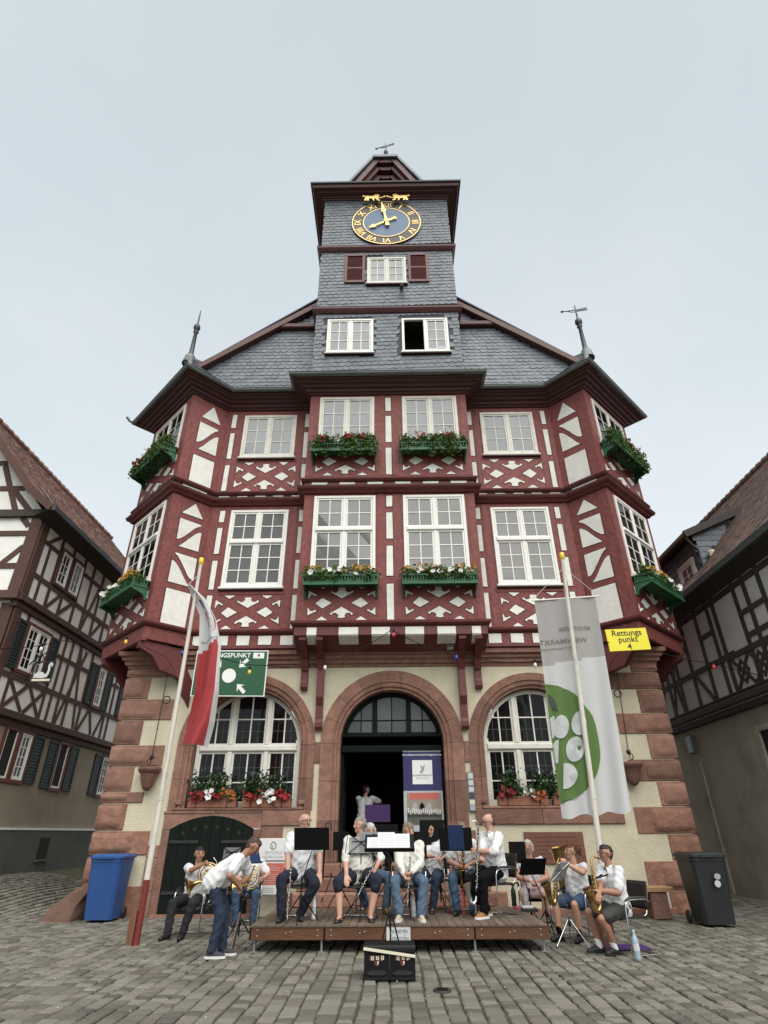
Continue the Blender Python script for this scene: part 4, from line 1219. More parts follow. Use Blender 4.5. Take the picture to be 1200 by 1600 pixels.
def hand(name, ang, L, w, dd, hour):
    mb = MB(); f = Fr((0, 0, 0), (math.sin(ang), 0, math.cos(ang)), (0, -1, 0), (-math.cos(ang), 0, math.sin(ang)))
    if hour: P = [(-.34, -.05), (-.40, -.10), (-.44, 0), (-.40, .10), (-.34, .05), (0, .045), (L * .60, .032), (L * .66, .10), (L * .80, .08), (L, 0), (L * .80, -.08), (L * .66, -.10), (L * .60, -.032), (0, -.045)]
    else: P = [(-.30, -.09), (-.30, .09), (-.05, .05), (L * .45, .035), (L * .5, .10), (L * .62, .07), (L, 0), (L * .62, -.07), (L * .5, -.10), (L * .45, -.035), (-.05, -.05)]
    mb.prism(f, P, dd, dd + .02, 'gold')
    mb.build(name, clock)
hand('hour_hand', R_(239.5), .78, .1, .12, True)
hand('minute_hand', R_(-9), 1.18, .1, .15, False)
disc(0, .10, .10, .185, 'gold', 16).build('hub', clock, recalc=False)
LION = [(-.42, .22), (-.36, .24), (-.30, .17), (-.22, .20), (.0, .17), (.10, .20), (.16, .30), (.26, .33), (.34, .27), (.38, .19), (.33, .14), (.30, .08), (.34, .0), (.30, -.10), (.40, -.16), (.36, -.19), (.24, -.16), (.20, -.02), (.12, -.02), (.10, -.12), (.14, -.17), (.06, -.18), (.03, -.03), (-.12, .0), (-.16, -.08), (-.12, -.17), (-.22, -.18), (-.24, -.09), (-.28, -.14), (-.26, -.18), (-.36, -.18), (-.35, -.08), (-.30, .06), (-.36, .12), (-.44, .14), (-.46, .2)]
for sd, cx in ((1, -.62), (-1, .62)):
    lm = MB(); f0 = Fr((cx * .9, 0, 1.30), (sd, 0, 0), (0, -1, 0)); f = lambda u, v, d=0: f0(u * .82, v * .82, d)
    lm.prism(f, LION, .20, .24, 'gold')
    lm.bar(f(.28, -.06, .25), f(.78, .13, .25), .03, .03, 'gold')
    lm.build('lion', clock)

# gable wall behind the tower, verges, main roof
gfr = Fr((0, -.82, 13.72), (1, 0, 0), (0, -1, .13), (0, .13, 1))
GV = 1 / math.sqrt(1 + .13 ** 2)
def verge_x(z): return 5.72 - (z - 14.85) * 1.085
gm = MB()
for sd in (-1, 1):
    gm.add([gfr(sd * TX, 0), gfr(sd * 5.9, 0), gfr(sd * verge_x(15.0), 1.25), gfr(sd * TX, 4.2)], [(0, 1, 2, 3)], 'slate_base')
gm.build('gable_wall', hall, recalc=False)
gs = MB()
for sd in (-1, 1):
    slates(gs, gfr, lambda u, v: TX < sd * u < min(5.95, verge_x(13.72 + v) + .1) and not (3.0 < v < 3.2 and sd * u < 3.8), *(sorted((sd * TX, sd * 6.0))), .02, 4.1, slant=.0, flip=sd > 0, clamp=(TX, 9) if sd > 0 else (-9, -TX))
gs.build('gable_slates', hall, kind='stuff')
for sd in (-1, 1):
    mb = MB()
    def vp_(z, off, dx=0): return Vector((sd * (verge_x(z) + dx), -.75 + (z - 13.72) * .13 + off, z))
    za, zb = 14.45, 18.4
    P = []
    for z in (za, zb):
        P += [vp_(z, -.30, .10), vp_(z, -.30, .10) + Vector((sd * .13, 0, .14)), vp_(z, .1, .10) + Vector((sd * .13, 0, .14)), vp_(z, .1, .10)]
    mb.add(P, [(0, 1, 5, 4), (1, 2, 6, 5), (2, 3, 7, 6), (3, 0, 4, 7), (0, 3, 2, 1), (4, 5, 6, 7)], 'tower_trim')
    mb.build('verge_board', hall)
    MB().bbox(Fr((0, -.45, 0), (sd, 0, 0), (0, -1, 0)), TX, 3.74, 16.78, 16.98, -.2, .16, 'tower_trim', .03).build('gable_moulding', hall)
    rf = MB()
    a = [Vector((sd * (verge_x(14.3) + .3), -.85, 14.42)), Vector((0, -.85 + .6, 20.7)), Vector((0, 12, 20.7)), Vector((sd * (verge_x(14.3) + .3), 12, 14.42))]
    rf.add(a + [q + Vector((sd * .03, 0, .05)) for q in a], [(0, 1, 2, 3), (4, 5, 6, 7), (0, 1, 5, 4), (3, 0, 4, 7)], 'slate_base')
    rf.build('main_roof', hall)
# corner oriel roofs with finials
og = []
for s in (-1, 1):
    P = [Vector((x, y)) for x, y in PL2[:4]] if s < 0 else [Vector((x, y)) for x, y in reversed(PL2[-4:])]
    c = .46
    g0 = Vector((P[3].x + s * .25 * -1, P[3].y - c, 13.71)); g1 = Vector((P[2].x, P[2].y - c * 1.414, 13.71)); g2 = Vector((P[1].x + s * c * 1.414, P[1].y, 13.71))
    g3 = Vector((P[0].x + s * c, P[0].y + .5, 13.73))
    A = Vector((s * 6.70, -.42, 15.62)); Q = Vector((s * 5.3, .0, 15.25))
    rb = MB()
    mid = lambda a, k=.42: a.lerp(A, k) - Vector((0, 0, .03))
    for a, b in ((g0, g1), (g1, g2), (g2, g3)):
        rb.add([a, b, mid(b), mid(a), A], [(0, 1, 2, 3), (3, 2, 4)], 'slate_base')
    rb.add([g0, mid(g0), A, Q], [(0, 1, 2, 3)], 'slate_base')
    rb.build('oriel_roof', hall, recalc=False)
    ss = MB()
    U = (g1 - g0).normalized(); Vv = (mid(g0).lerp(mid(g1), .5) - g0.lerp(g1, .5)); Vv = (Vv - U * Vv.dot(U)).normalized(); Nn = U.cross(Vv)
    if Nn.y > 0: Nn = -Nn
    f = Fr(g0, U, Nn, Vv); L = (g1 - g0).length
    slates(ss, f, lambda u, v: -.5 < u < L and u - L * .0 > -.6 and v < 1.0, -.6, L, .0, 1.0, row=.16)
    U2 = U; V2 = (A - mid(g0).lerp(mid(g1), .5)); V2 = (V2 - U2 * V2.dot(U2)).normalized(); N2 = U2.cross(V2)
    if N2.y > 0: N2 = -N2
    f2 = Fr(mid(g0), U2, N2, V2); L2 = (mid(g1) - mid(g0)).length
    slates(ss, f2, lambda u, v: v < 1.25 and -.3 < u < L2 * (1 - v * .02) and abs(u - L2 * .5) < L2 * .5 * (1.35 - v * .95), -.4, L2, .0, 1.3, row=.16)
    ss.build('oriel_slates', hall, kind='stuff')
    hp = MB()
    hp.tube([g1 + Vector((0, 0, .03)), mid(g1) + Vector((0, 0, .03)), A], [.06, .07, .09], 'zinc', 6)
    hp.tube([A, A - Vector((0, 0, .35))], [.16, .24], 'zinc', 10)
    hp.build('hip_cap', hall)
    if s > 0: vane(A - Vector((0, 0, .1)), 2.35, hall, 'finial', flip=1, ball=.13, ang=-.25)
    else: vane(A - Vector((0, 0, .1)), 2.35, hall, 'finial', ball=.12, banner=False)
sp = MB(); q = Vector((PL2[1][0] - .58 * 1.414, PL2[1][1], 13.70))
sp.tube([q, q + Vector((-.1, -.05, .04)), q + Vector((-.2, -.12, .16))], .045, 'zinc', 6); sp.build('gutter_spout', hall)
# ================================================================== ground
def sstep(t):
    t = max(0.0, min(1.0, t)); return t * t * (3 - 2 * t)
def gz(x, y): return .55 * sstep((-x - 6.6) / 4.3) * sstep((y + 3.0) / 5.5)
xs = [-300, -120, -60, -30] + [-20 + i * 1.0 for i in range(41)] + [30, 60, 120, 300]
ys = [-300, -120, -60, -30] + [-20 + i * 1.0 for i in range(41)] + [30, 60, 120, 300]
gm = MB()
V = [(x, y, gz(x, y) - .028) for y in ys for x in xs]
nx = len(xs)
gm.add(V, [(j * nx + i, j * nx + i + 1, (j + 1) * nx + i + 1, (j + 1) * nx + i) for j in range(len(ys) - 1) for i in range(nx - 1)], 'ground', True)
ground = gm.build('ground', kind='structure')

def sett_shape(w, l, rnd):
    b = .018; h = .0; k = .012
    x0, x1, y0, y1 = -w / 2, w / 2, -l / 2, l / 2
    j = lambda: rnd.uniform(-.007, .007)
    c = [(x0 + j(), y0 + j()), (x1 + j(), y0 + j()), (x1 + j(), y1 + j()), (x0 + j(), y1 + j())]
    t = [(x * .80, y * .84) for x, y in c]
    V = [(x, y, -.05) for x, y in c] + [(x, y, -.013) for x, y in c] + [(x, y, rnd.uniform(-.003, .004)) for x, y in t]
    F = [(0, 1, 5, 4), (1, 2, 6, 5), (2, 3, 7, 6), (3, 0, 4, 7), (4, 5, 9, 8), (5, 6, 10, 9), (6, 7, 11, 10), (7, 4, 8, 11), (8, 9, 10, 11)]
    return V, F
rnd = random.Random(3)
setts = []
x = -12.5
while x < 11.0:
    w = .182 * rnd.uniform(.84, 1.16)
    y = -9.6 + rnd.uniform(0, .2)
    while y < 5.5:
        l = rnd.uniform(.13, .225)
        cx, cy = x + w / 2 + .012 * math.sin(y * 2.3 + x * 5), y + l / 2
        ok = not (abs(cx) < 6.5 and cy > .05)
        if cx < -7 and cy > 5.5 or cx > 9.3: ok = False
        if ok:
            d = Vector((cx, cy, 0)) - CAM; z = d.dot(CW)
            px, py = 600 + F_PX * d.dot(CR) / z, 800 - F_PX * d.dot(CU) / z
            if -190 < px < 1390 and py < 1790:
                setts.append((z, px, py, cx, cy, w - .020, l - .011))
        y += l
    x += w
inview = sorted([q for q in setts if 0 < q[1] < 1200 and q[2] < 1600])
near = set(id(q) for q in inview[:300])
sm = MB()
variants = []
for k in range(10):
    V, F = sett_shape(.171, .16, rnd)
    v_ = MB(); v_.add(V, F, 'sett_near', False)
    me = v_.build('sett_form')
    variants.append(me.data); bpy.data.objects.remove(me)
for q in setts:
    z, px, py, cx, cy, w, l = q
    dz = rnd.gauss(0, .0035) + gz(cx, cy); tx, ty = rnd.gauss(0, .02), rnd.gauss(0, .02); rz = rnd.gauss(0, .018)
    if id(q) in near:
        o = bpy.data.objects.new('sett', variants[rnd.randrange(10)])
        COL.objects.link(o); o.parent = ground
        o.location = (cx, cy, dz); o.rotation_euler = (tx, ty, rz); o.scale = (w / .171, l / .16, 1)
    else:
        V, F = sett_shape(w, l, rnd)
        sm.add([(cx + a - rz * b, cy + b + rz * a, c + dz + a * ty * -1 + b * tx) for a, b, c in V], F, 'sett')
sm.build('sett_paving', ground, recalc=False, kind='stuff')
lt = MB(); rl = random.Random(12)
for _ in range(26):
    q = at_z(rl.uniform(60, 1150), rl.uniform(1500, 1590), .006); a_ = rl.uniform(0, 3)
    d1, d2 = Vector((math.cos(a_), math.sin(a_), 0)) * rl.uniform(.008, .025), Vector((-math.sin(a_), math.cos(a_), .1)) * rl.uniform(.006, .014)
    lt.add([q - d1, q + d2, q + d1, q - d2], [(0, 1, 2, 3)], rl.choice(['flower_white', 'flower_white', 'leaf', 'crate_strip']))
lt.build('litter', ground, recalc=False, kind='stuff')
# iron drain cover in the paving, and litter
dc = at_z(691, 1549, .004)
mb = MB(); mb.lathe((0, 0, 0), [(0, .018), (.09, .018), (.10, .010), (.10, -.02)], 'iron', 20)
for k in range(5): mb.wbox(-.06, .06, -.062 + k * .031 - .006, -.062 + k * .031 + .006, .0185, .022, 'black_metal')
o = mb.build('drain_cover', label='small round iron drain cover set in the cobbles right of the crates', cat='drain cover'); o.location = dc

def tiles(mb, fr, inside, u0, u1, v0, v1, m, row=.15, w=.17, rnd=random.Random(8)):
    v = v0; k = 0
    while v < v1:
        u = u0 + (k % 2) * w * .5
        while u < u1:
            if inside(u, v):
                b = .016 + rnd.uniform(-.004, .006); ww = w - .008
                q = [(0, row * 1.3, .004), (ww, row * 1.3, .004), (ww, row * .25, b), (ww * .75, row * .05, b + .002), (ww * .25, row * .05, b + .002), (0, row * .25, b)]
                P = [fr(u + a, v + c, d) for a, c, d in q] + [fr(u + a, v + c, d - .010) for a, c, d in q[2:]]
                mb.add(P, [tuple(range(6))] + [(2 + i, 6 + i, 7 + i, 3 + i) for i in range(3)], m)
            u += w
        v += row; k += 1
def beam(fr, p, q, w, parent, m, d=.03, name='beam'):
    mb = MB()
    a, b = Vector(p), Vector(q); t = (b - a).normalized(); n = Vector((-t.y, t.x)) * w / 2
    mb.prism(fr, [tuple(a - n), tuple(b - n), tuple(b + n), tuple(a + n)], -.02, d + random.uniform(-.004, .004), m)
    return mb.build(name, parent)
def small_window(fr, u0, u1, v0, v1, parent, cols=2, rows=3, paint='white_paint', surround='window_red', shutters=(), d0=.03, sashes=1, glass='glass_dark', open_=False):
    if surround:
        s_ = MB()
        for q in ((u0 - .10, u0, v0 - .10, v1 + .10), (u1, u1 + .10, v0 - .10, v1 + .10), (u0, u1, v1, v1 + .10), (u0, u1, v0 - .10, v0)):
            s_.bbox(fr, *q, -.02, d0 + .05, surround, .01)
        s_.build('window_surround', parent)
    if open_:
        MB().box(fr, u0, u1, v0, v1, -.02, d0 + .012, 'interior').build('window', parent)
        mb = MB()
        for q in ((u0, u0 + .06, v0, v1), (u1 - .06, u1, v0, v1), (u0 + .06, u1 - .06, v0, v0 + .06)): mb.bbox(fr, *q, -.02, d0 + .03, paint, .008)
        mb.build('window_frame', parent)
    else:
        window(fr, u0, u1, v0, v1, [(v0, v1, rows)], parent=parent, glass=glass, paint=paint, cols=cols, sashes=sashes, casing=.05, d0=d0, sill=False)
    for (a, b) in shutters:
        sh = MB()
        for q in ((a, a + .06, v0 - .05, v1 + .05), (b - .06, b, v0 - .05, v1 + .05), (a + .06, b - .06, v1 - .03, v1 + .05), (a + .06, b - .06, v0 - .05, v0 + .03)):
            sh.bbox(fr, *q, .0, d0 + .05, 'shutter_dark', .006)
        sh.box(fr, a + .06, b - .06, v0 + .03, v1 - .03, .0, d0 + .02, 'shutter_dark')
        so = sh.build('shutter', parent)
        n = int((v1 - v0) / .09)
        lv = MB()
        for k in range(n):
            vv = v0 + .05 + k * (v1 - v0 - .1) / n
            lv.add([fr(a + .06, vv, d0 + .04), fr(b - .06, vv, d0 + .04), fr(b - .06, vv + .06, d0 + .022), fr(a + .06, vv + .06, d0 + .022)], [(0, 1, 2, 3)], 'shutter_dark')
        lv.build('louvres', so, recalc=False)

# ================================================================== left neighbour
lh = empty('half_timbered_house', (-11, 1, .5), label='brown half-timbered house with red tiled roof on the left', cat='house')
lh.location = (0, 0, 0)
LX, LY = -11.0, 1.0
FL = Fr((LX, 0, 0), (0, 1, 0), (1, 0, 0))
FLm, FLt = Fr((LX + .06, 0, 0), (0, 1, 0), (1, 0, 0)), Fr((LX + .14, 0, 0), (0, 1, 0), (1, 0, 0))
w_ = MB()
w_.wbox(LX - 8.5, LX, LY + .25, 13, 0, 4.5, 'render_tan'); w_.build('ground_floor_wall', lh)
MB().wbox(LX - 8.5, LX + .06, LY + .1, 13, 4.5, 7.55, 'house_white').build('upper_wall', lh)
MB().wbox(LX - 8.5, LX + .14, LY, 13, 7.55, 10.3, 'house_white').build('upper_wall', lh)
pl = MB(); pl.wbox(LX - .2, LX + .05, LY + .2, 13.05, 0, 1.64, 'plinth_grey'); pl.build('plinth', lh)
MB().wbox(LX - .2, LX + .065, LY + .2, 13.05, 1.642, 1.70, 'house_white').build('plinth_band', lh)
cw = MB(); cw.box(FL, 5.72, 6.3, .86, 1.44, .045, .054, 'interior'); cw.box(FL, 5.66, 6.36, .80, .856, .05, .12, 'plinth_grey'); cw.build('cellar_window', lh)
for (z0, z1, d) in ((4.42, 4.62, .16), (4.22, 4.40, .06)): MB().bbox(FL, LY, 13, z0, z1, -.05, d, 'beam_brown', .02).build('storey_beam', lh)
for (z0, z1, d) in ((7.50, 7.70, .22), (7.30, 7.48, .14)): MB().bbox(FL, LY, 13, z0, z1, -.05, d, 'beam_brown', .02).build('storey_beam', lh)
# top storey timbers
bt = 'beam_brown'
beam(FLt, (LY + .17, 7.7), (LY + .17, 10.2), .34, lh, bt, .05, 'corner_post')
for u in (2.28, 3.05, 3.87, 4.55, 5.3, 6.1, 6.9, 7.9, 9.0): beam(FLt, (u, 7.7), (u, 10.2), .13, lh, bt)
beam(FLt, (1.3, 8.42), (12, 8.42), .14, lh, bt, .035)
for a, b in ((1.3, 2.25), (3.93, 12)): beam(FLt, (a, 9.55), (b, 9.55), .12, lh, bt, .034)
for p, q in (((1.5, 9.55), (2.2, 10.15)), ((1.72, 7.7), (1.72, 9.5)), ((3.0, 7.72), (3.75, 8.38)), ((2.35, 7.72), (2.95, 8.38)), ((4.6, 7.72), (5.2, 9.5)), ((7.6, 7.72), (7.0, 9.5)), ((5.35, 7.72), (5.9, 8.38))):
    beam(FLt, p, q, .12, lh, bt, .028)
small_window(FLt, 2.40, 2.94, 8.60, 9.70, lh, 2, 3, surround='beam_brown')
small_window(FLt, 3.20, 3.76, 8.60, 9.70, lh, 2, 3, surround='beam_brown')
# middle storey timbers
beam(FLm, (LY + .26, 4.65), (LY + .26, 7.3), .32, lh, bt, .05, 'corner_post')
small_window(FLm, 1.98, 3.12, 5.72, 7.02, lh, 2, 4, sashes=2, shutters=((1.40, 1.86), (3.24, 3.72)))
small_window(FLm, 6.75, 7.25, 5.62, 6.95, lh, 2, 4, shutters=((6.15, 6.62), (7.40, 7.88)))
small_window(FLm, 9.3, 9.8, 5.62, 6.95, lh, 2, 4, shutters=((8.7, 9.18),))
beam(FLm, (1.4, 5.50), (12, 5.50), .15, lh, bt, .035)
for a, b in ((3.78, 6.1), (7.9, 8.6)): beam(FLm, (a, 6.62), (b, 6.62), .12, lh, bt, .034)
for u in (1.86, 3.76, 4.15, 4.6, 5.15, 6.08, 7.92, 8.3): beam(FLm, (u, 4.65), (u, 7.3), .12, lh, bt)
for p, q in (((1.9, 4.66), (2.8, 5.42)), ((2.8, 4.66), (1.9, 5.42)), ((2.9, 4.66), (3.7, 5.42)), ((3.7, 4.66), (2.9, 5.42)), ((4.7, 4.66), (5.6, 7.2)), ((5.9, 4.66), (5.2, 7.2)), ((6.2, 4.66), (6.7, 5.42)), ((7.2, 4.66), (6.8, 5.42)), ((7.4, 4.66), (7.8, 5.42))):
    beam(FLm, p, q, .12, lh, bt, .028)
# ground floor windows with shutters
small_window(FL, 2.55, 3.1, 2.90, 4.15, lh, 2, 4, d0=.0, open_=True)
small_window(FL, 3.32, 3.84, 2.90, 4.15, lh, 2, 4, d0=.0, shutters=((3.98, 4.55),))
small_window(FL, 5.52, 6.08, 2.83, 4.12, lh, 2, 4, d0=.0, shutters=((4.90, 5.42), (6.25, 6.80)), open_=True)
small_window(FL, 8.75, 9.3, 2.80, 4.08, lh, 2, 4, d0=.0, shutters=((8.1, 8.66),))
# gable end toward the square
FGl = Fr((LX + .14, LY, 0), (-1, 0, 0), (0, -1, 0))
gmb = MB()
gmb.prism(FGl, [(0, 10.3), (8.3, 10.3), (4.15, 15.0)], -.2, 0, 'house_white'); gmb.build('gable_wall', lh)
beam(FGl, (.18, 7.7), (.18, 10.2), .36, lh, bt, .05, 'corner_post')
beam(FGl, (-.1, 10.32), (8, 10.32), .24, lh, 'beam_dark', .14, 'gable_cornice')
beam(FGl, (-.05, 7.6), (8, 7.6), .24, lh, bt, .16, 'storey_beam')
for p, q in (((.3, 9.65), (8, 9.65)), ((.3, 8.55), (8, 8.55)), ((.4, 9.9), (.7, 10.2)), ((.35, 9.2), (1.6, 7.75)), ((1.7, 7.7), (1.7, 10.2)), ((.95, 11.3), (7.3, 11.3)), ((1.0, 10.45), (1.9, 12.2)), ((2.6, 10.4), (2.6, 13)), ((1.85, 12.3), (6.4, 12.3)), ((1.3, 11.25), (.55, 10.45))):
    beam(FGl, p, q, .17, lh, bt, .03)
FGm = Fr((LX + .06, LY + .1, 0), (-1, 0, 0), (0, -1, 0))
beam(FGm, (.2, 4.6), (.2, 7.4), .36, lh, bt, .05, 'corner_post')
for p, q in (((.3, 6.6), (6, 6.6)), ((.3, 5.5), (6, 5.5)), ((.4, 5.4), (1.3, 4.7)), ((1.4, 4.6), (1.4, 7.4))): beam(FGm, p, q, .17, lh, bt, .03)
# roof: steep, with a flatter kick at the eaves
RZ, RX = 15.1, -14.75
e0, e1 = Vector((-10.42, 0, 10.35)), Vector((-11.25, 0, 11.0))
rfm = MB()
for a, b in ((e0, e1), (e1, Vector((RX, 0, RZ)))):
    P = [Vector((a.x, .55, a.z)), Vector((a.x, 13.6, a.z)), Vector((b.x, 12.0 + (13.6 - 12) * (RZ - b.z) / (RZ - 10.35), b.z)), Vector((b.x, .55, b.z))]
    rfm.add(P + [q - Vector((0, 0, .12)) for q in P], [(0, 1, 2, 3), (4, 5, 6, 7), (3, 7, 4, 0), (0, 4, 5, 1)], 'roof_tile')
rfm.add([(RX, .55, RZ), (RX, 12, RZ), (-19.5, 13.6, 10.0), (-19.5, .55, 10.0)], [(0, 1, 2, 3)], 'roof_tile')
rfm.add([(RX, 12, RZ), (-10.42, 13.6, 10.35), (-19.5, 13.6, 10.0)], [(0, 1, 2)], 'roof_tile')
rfm.build('roof', lh, recalc=False)
tm = MB()
for a, b in ((e0, e1), (e1, Vector((RX, 0, RZ)))):
    dv = (b - a); L = dv.length
    f = Fr((a.x, .55, a.z), (0, 1, 0), (dv.z, 0, -dv.x), (dv.x, 0, dv.z))
    tiles(tm, f, lambda u, v: u < 13 - v * .28, 0, 13, 0, L, 'roof_tile')
tm.build('roof_tiles', lh, kind='stuff')
rt = MB()
y = .5
while y < 12:
    rt.tube([(RX, y, RZ + .03), (RX, y + .40, RZ + .07)], [.11, .13], 'roof_tile', 8)
    y += .36
rt.build('ridge_tiles', lh, kind='stuff')
MB().wbox(-10.38, -10.28, .5, 13.6, 10.20, 10.36, 'zinc_dark').build('gutter', lh)
ev = MB(); ev.add([(-10.40, .55, 10.28), (-10.40, 13.6, 10.28), (-10.88, 13.6, 10.05), (-10.88, .55, 10.05)], [(0, 1, 2, 3)], 'beam_dark'); ev.build('eave_soffit', lh, recalc=False)
for (a, b) in ((e0, e1), (e1, Vector((RX, 0, RZ)))):
    MB().bar((a.x, .52, a.z - .06), (b.x, .52, b.z - .06), .06, .24, 'beam_brown').build('barge_board', lh)
fl_ = MB(); dv = (Vector((RX, 0, RZ)) - e1).normalized()
p0, p1 = e1 + dv * .25 + Vector((.1, 1.0, .12)), e1 - dv * .45 + Vector((.1, 1.35, .10))
fl_.bar(p0, p1, .10, .02, 'zinc'); fl_.build('flashing_strip', lh)
# wrought iron inn sign with a swan
isg = empty('hanging_sign', FLm(3.0, 6.3, 0), label='wrought iron hanging sign with a white swan on the left house', cat='hanging sign')
c0 = isg.location
im = MB()
def L3(u, v, d): return FLm(u, v, d) - c0
a0 = at_y(68, 1040, 3.0)
SW = Fr((1.55, -1.55, -.35), (1, 0, 0), (0, -1, 0))
im.tube([(0, 0, .25), (.6, -.6, .35), (1.2, -1.2, .32), (1.9, -1.9, .25)], .022, 'iron', 6)
im.tube([(0, 0, -.35), (.5, -.5, -.1), (.8, -.8, .2), (1.1, -1.1, .3), (1.3, -1.3, .12), (1.15, -1.15, .0), (1.0, -1.0, .1)], .018, 'iron', 6)
im.build('bracket', isg)
fm_ = MB()
for q in ((-.36, -.33, -.42, .30), (.33, .36, -.42, .30), (-.33, .33, .27, .30), (-.33, .33, -.42, -.39)): fm_.box(SW, *q, -.02, .02, 'iron')
fm_.build('frame', isg)
sw_ = MB()
sw_.prism(SW, [(-.29, -.26), (-.26, -.14), (-.14, -.06), (.0, -.07), (.08, -.14), (.14, -.12), (.16, .02), (.13, .16), (.17, .25), (.25, .26), (.29, .18), (.26, .10), (.22, .14), (.23, .19), (.19, .17), (.23, .02), (.22, -.14), (.18, -.24), (.05, -.27)], -.015, .015, 'house_grey')
sw_.build('swan', isg)
bn_ = MB(); bn_.box(SW, -.31, .31, -.375, -.30, -.012, .012, 'crate_strip'); bn_.build('name_strip', isg)
hg_ = MB(); hg_.tube([(1.45, -1.45, .30), (1.42, -1.55, -.05)], .012, 'iron', 5); hg_.tube([(1.75, -1.75, .26), (1.72, -1.55, -.05)], .012, 'iron', 5); hg_.build('hanger', isg)

isg.scale = (.8, .8, .8)
isg.location = at_y(68, 1047, 1.2) - .8 * Vector((1.55, -1.55, -.35))
# ================================================================== right neighbour
rh = empty('half_timbered_house', (0, 0, 0), label='dark beamed grey half-timbered house with brown tiled roof on the right', cat='house')
RXW = 9.5
FRt = Fr((RXW, 0, 0), (0, 1, 0), (-1, 0, 0))
MB().wbox(RXW, RXW + 8, -5, 13, -.1, 4.35, 'render_umber').build('ground_floor_wall', rh)
MB().wbox(RXW - .12, RXW + 8, -5, 13, 4.35, 7.75, 'house_grey').build('upper_wall', rh)
FRu = Fr((RXW - .12, 0, 0), (0, 1, 0), (-1, 0, 0))
for (z0, z1, d) in ((4.30, 4.48, .14), (4.50, 4.70, .22), (4.72, 4.80, .16)): MB().bbox(FRt, -5, 13, z0, z1, -.05, d, 'beam_dark', .03).build('storey_beam', rh)
bd = 'beam_dark'
for u in (-1.9, -.95, -.28, .22, 1.38, 1.72, 2.48, 3.44, 4.4, 5.2, 6.1, 7.2, 8.4): beam(FRu, (u, 4.8), (u, 7.6), .15, rh, bd)
beam(FRu, (-5, 7.32), (13, 7.32), .16, rh, bd, .036)
beam(FRu, (1.0, 5.72), (13, 5.72), .15, rh, bd, .035)
for a, b in ((-.95, .22), (1.72, 2.48), (3.44, 4.4), (5.2, 6.1)): beam(FRu, (a, 6.55), (b, 6.55), .13, rh, bd, .034)
for a, b in ((-.95, .22),): beam(FRu, (a, 5.95), (b, 5.95), .13, rh, bd, .034)
beam(FRu, (-5, 5.66), (1.4, 5.66), .15, rh, bd, .034)
for p, q in (((4.5, 4.82), (5.1, 7.2)), ((5.15, 4.82), (4.55, 6.4)), ((2.6, 4.82), (3.3, 5.65)), ((6.0, 4.82), (5.4, 6.5))): beam(FRu, p, q, .12, rh, bd, .028)
for k in range(4):          # ornamental crossings under the window band
    a = 1.25 - k * .85
    for p, q in (((a, 4.82), (a - .8, 5.58)), ((a - .8, 4.82), (a, 5.58))): beam(FRu, p, q, .10, rh, bd, .026)
    dm = MB(); c = (a - .4, 5.2)
    ring = [(.30, 0), (0, .34), (-.30, 0), (0, -.34)]; inn = [(x * .68, y * .68) for x, y in ring]
    for i in range(4):
        dm.prism(FRu, [(c[0] + ring[i][0], c[1] + ring[i][1]), (c[0] + ring[(i + 1) % 4][0], c[1] + ring[(i + 1) % 4][1]), (c[0] + inn[(i + 1) % 4][0], c[1] + inn[(i + 1) % 4][1]), (c[0] + inn[i][0], c[1] + inn[i][1])], -.02, .03, bd)
    dm.build('diamond_brace', rh)
    for sd in (-1, 1):
        cv = MB()
        cv.tube([FRu(c[0] + sd * .40, 4.84, .01), FRu(c[0] + sd * .22, 5.02, .01), FRu(c[0] + sd * .20, 5.38, .01), FRu(c[0] + sd * .40, 5.56, .01)], .035, bd, 6)
        cv.build('curved_brace', rh)
RRX, RRZ, REX, REZ = 13.5, 13.0, 8.95, 7.78
rr = MB()
P = [Vector((REX, -5.5, REZ)), Vector((REX, 12.6, REZ)), Vector((RRX, 12.6, RRZ)), Vector((RRX, -5.5, RRZ))]
rr.add(P + [q - Vector((0, 0, .14)) for q in P], [(0, 1, 2, 3), (4, 5, 6, 7), (0, 4, 5, 1), (1, 5, 6, 2), (3, 7, 4, 0)], 'roof_tile_brown')
rr.add([(RRX, -5.5, RRZ), (RRX, 12.6, RRZ), (18, 12.6, REZ), (18, -5.5, REZ)], [(0, 1, 2, 3)], 'roof_tile_brown')
rr.build('roof', rh, recalc=False)
dv = Vector((RRX - REX, 0, RRZ - REZ)); L = dv.length
fR = Fr((REX, 0, REZ), (0, 1, 0), (-dv.z, 0, dv.x), (dv.x, 0, dv.z))
def in_dormer(u, v):
    z = REZ + v * dv.z / L
    return 1.75 < u < 6.4 and .15 < v < 2.7
tm = MB(); tiles(tm, fR, lambda u, v: not in_dormer(u + .08, v), -4.5, 12.4, 0, L, 'roof_tile_brown'); tm.build('roof_tiles', rh, kind='stuff')
rt = MB(); y = -4
while y < 12.4:
    rt.tube([(RRX, y, RRZ + .03), (RRX, y + .40, RRZ + .07)], [.11, .13], 'roof_tile_brown', 8); y += .36
rt.build('ridge_tiles', rh, kind='stuff')
MB().wbox(REX - .13, REX, -5.5, 12.6, REZ - .16, REZ + .01, 'zinc_dark').build('gutter', rh)
sf = MB(); sf.add([(REX, -5, REZ - .1), (REX, 12.6, REZ - .1), (RXW - .1, 12.6, REZ - .35), (RXW - .1, -5, REZ - .35)], [(0, 1, 2, 3)], 'beam_dark'); sf.build('eave_soffit', rh, recalc=False)
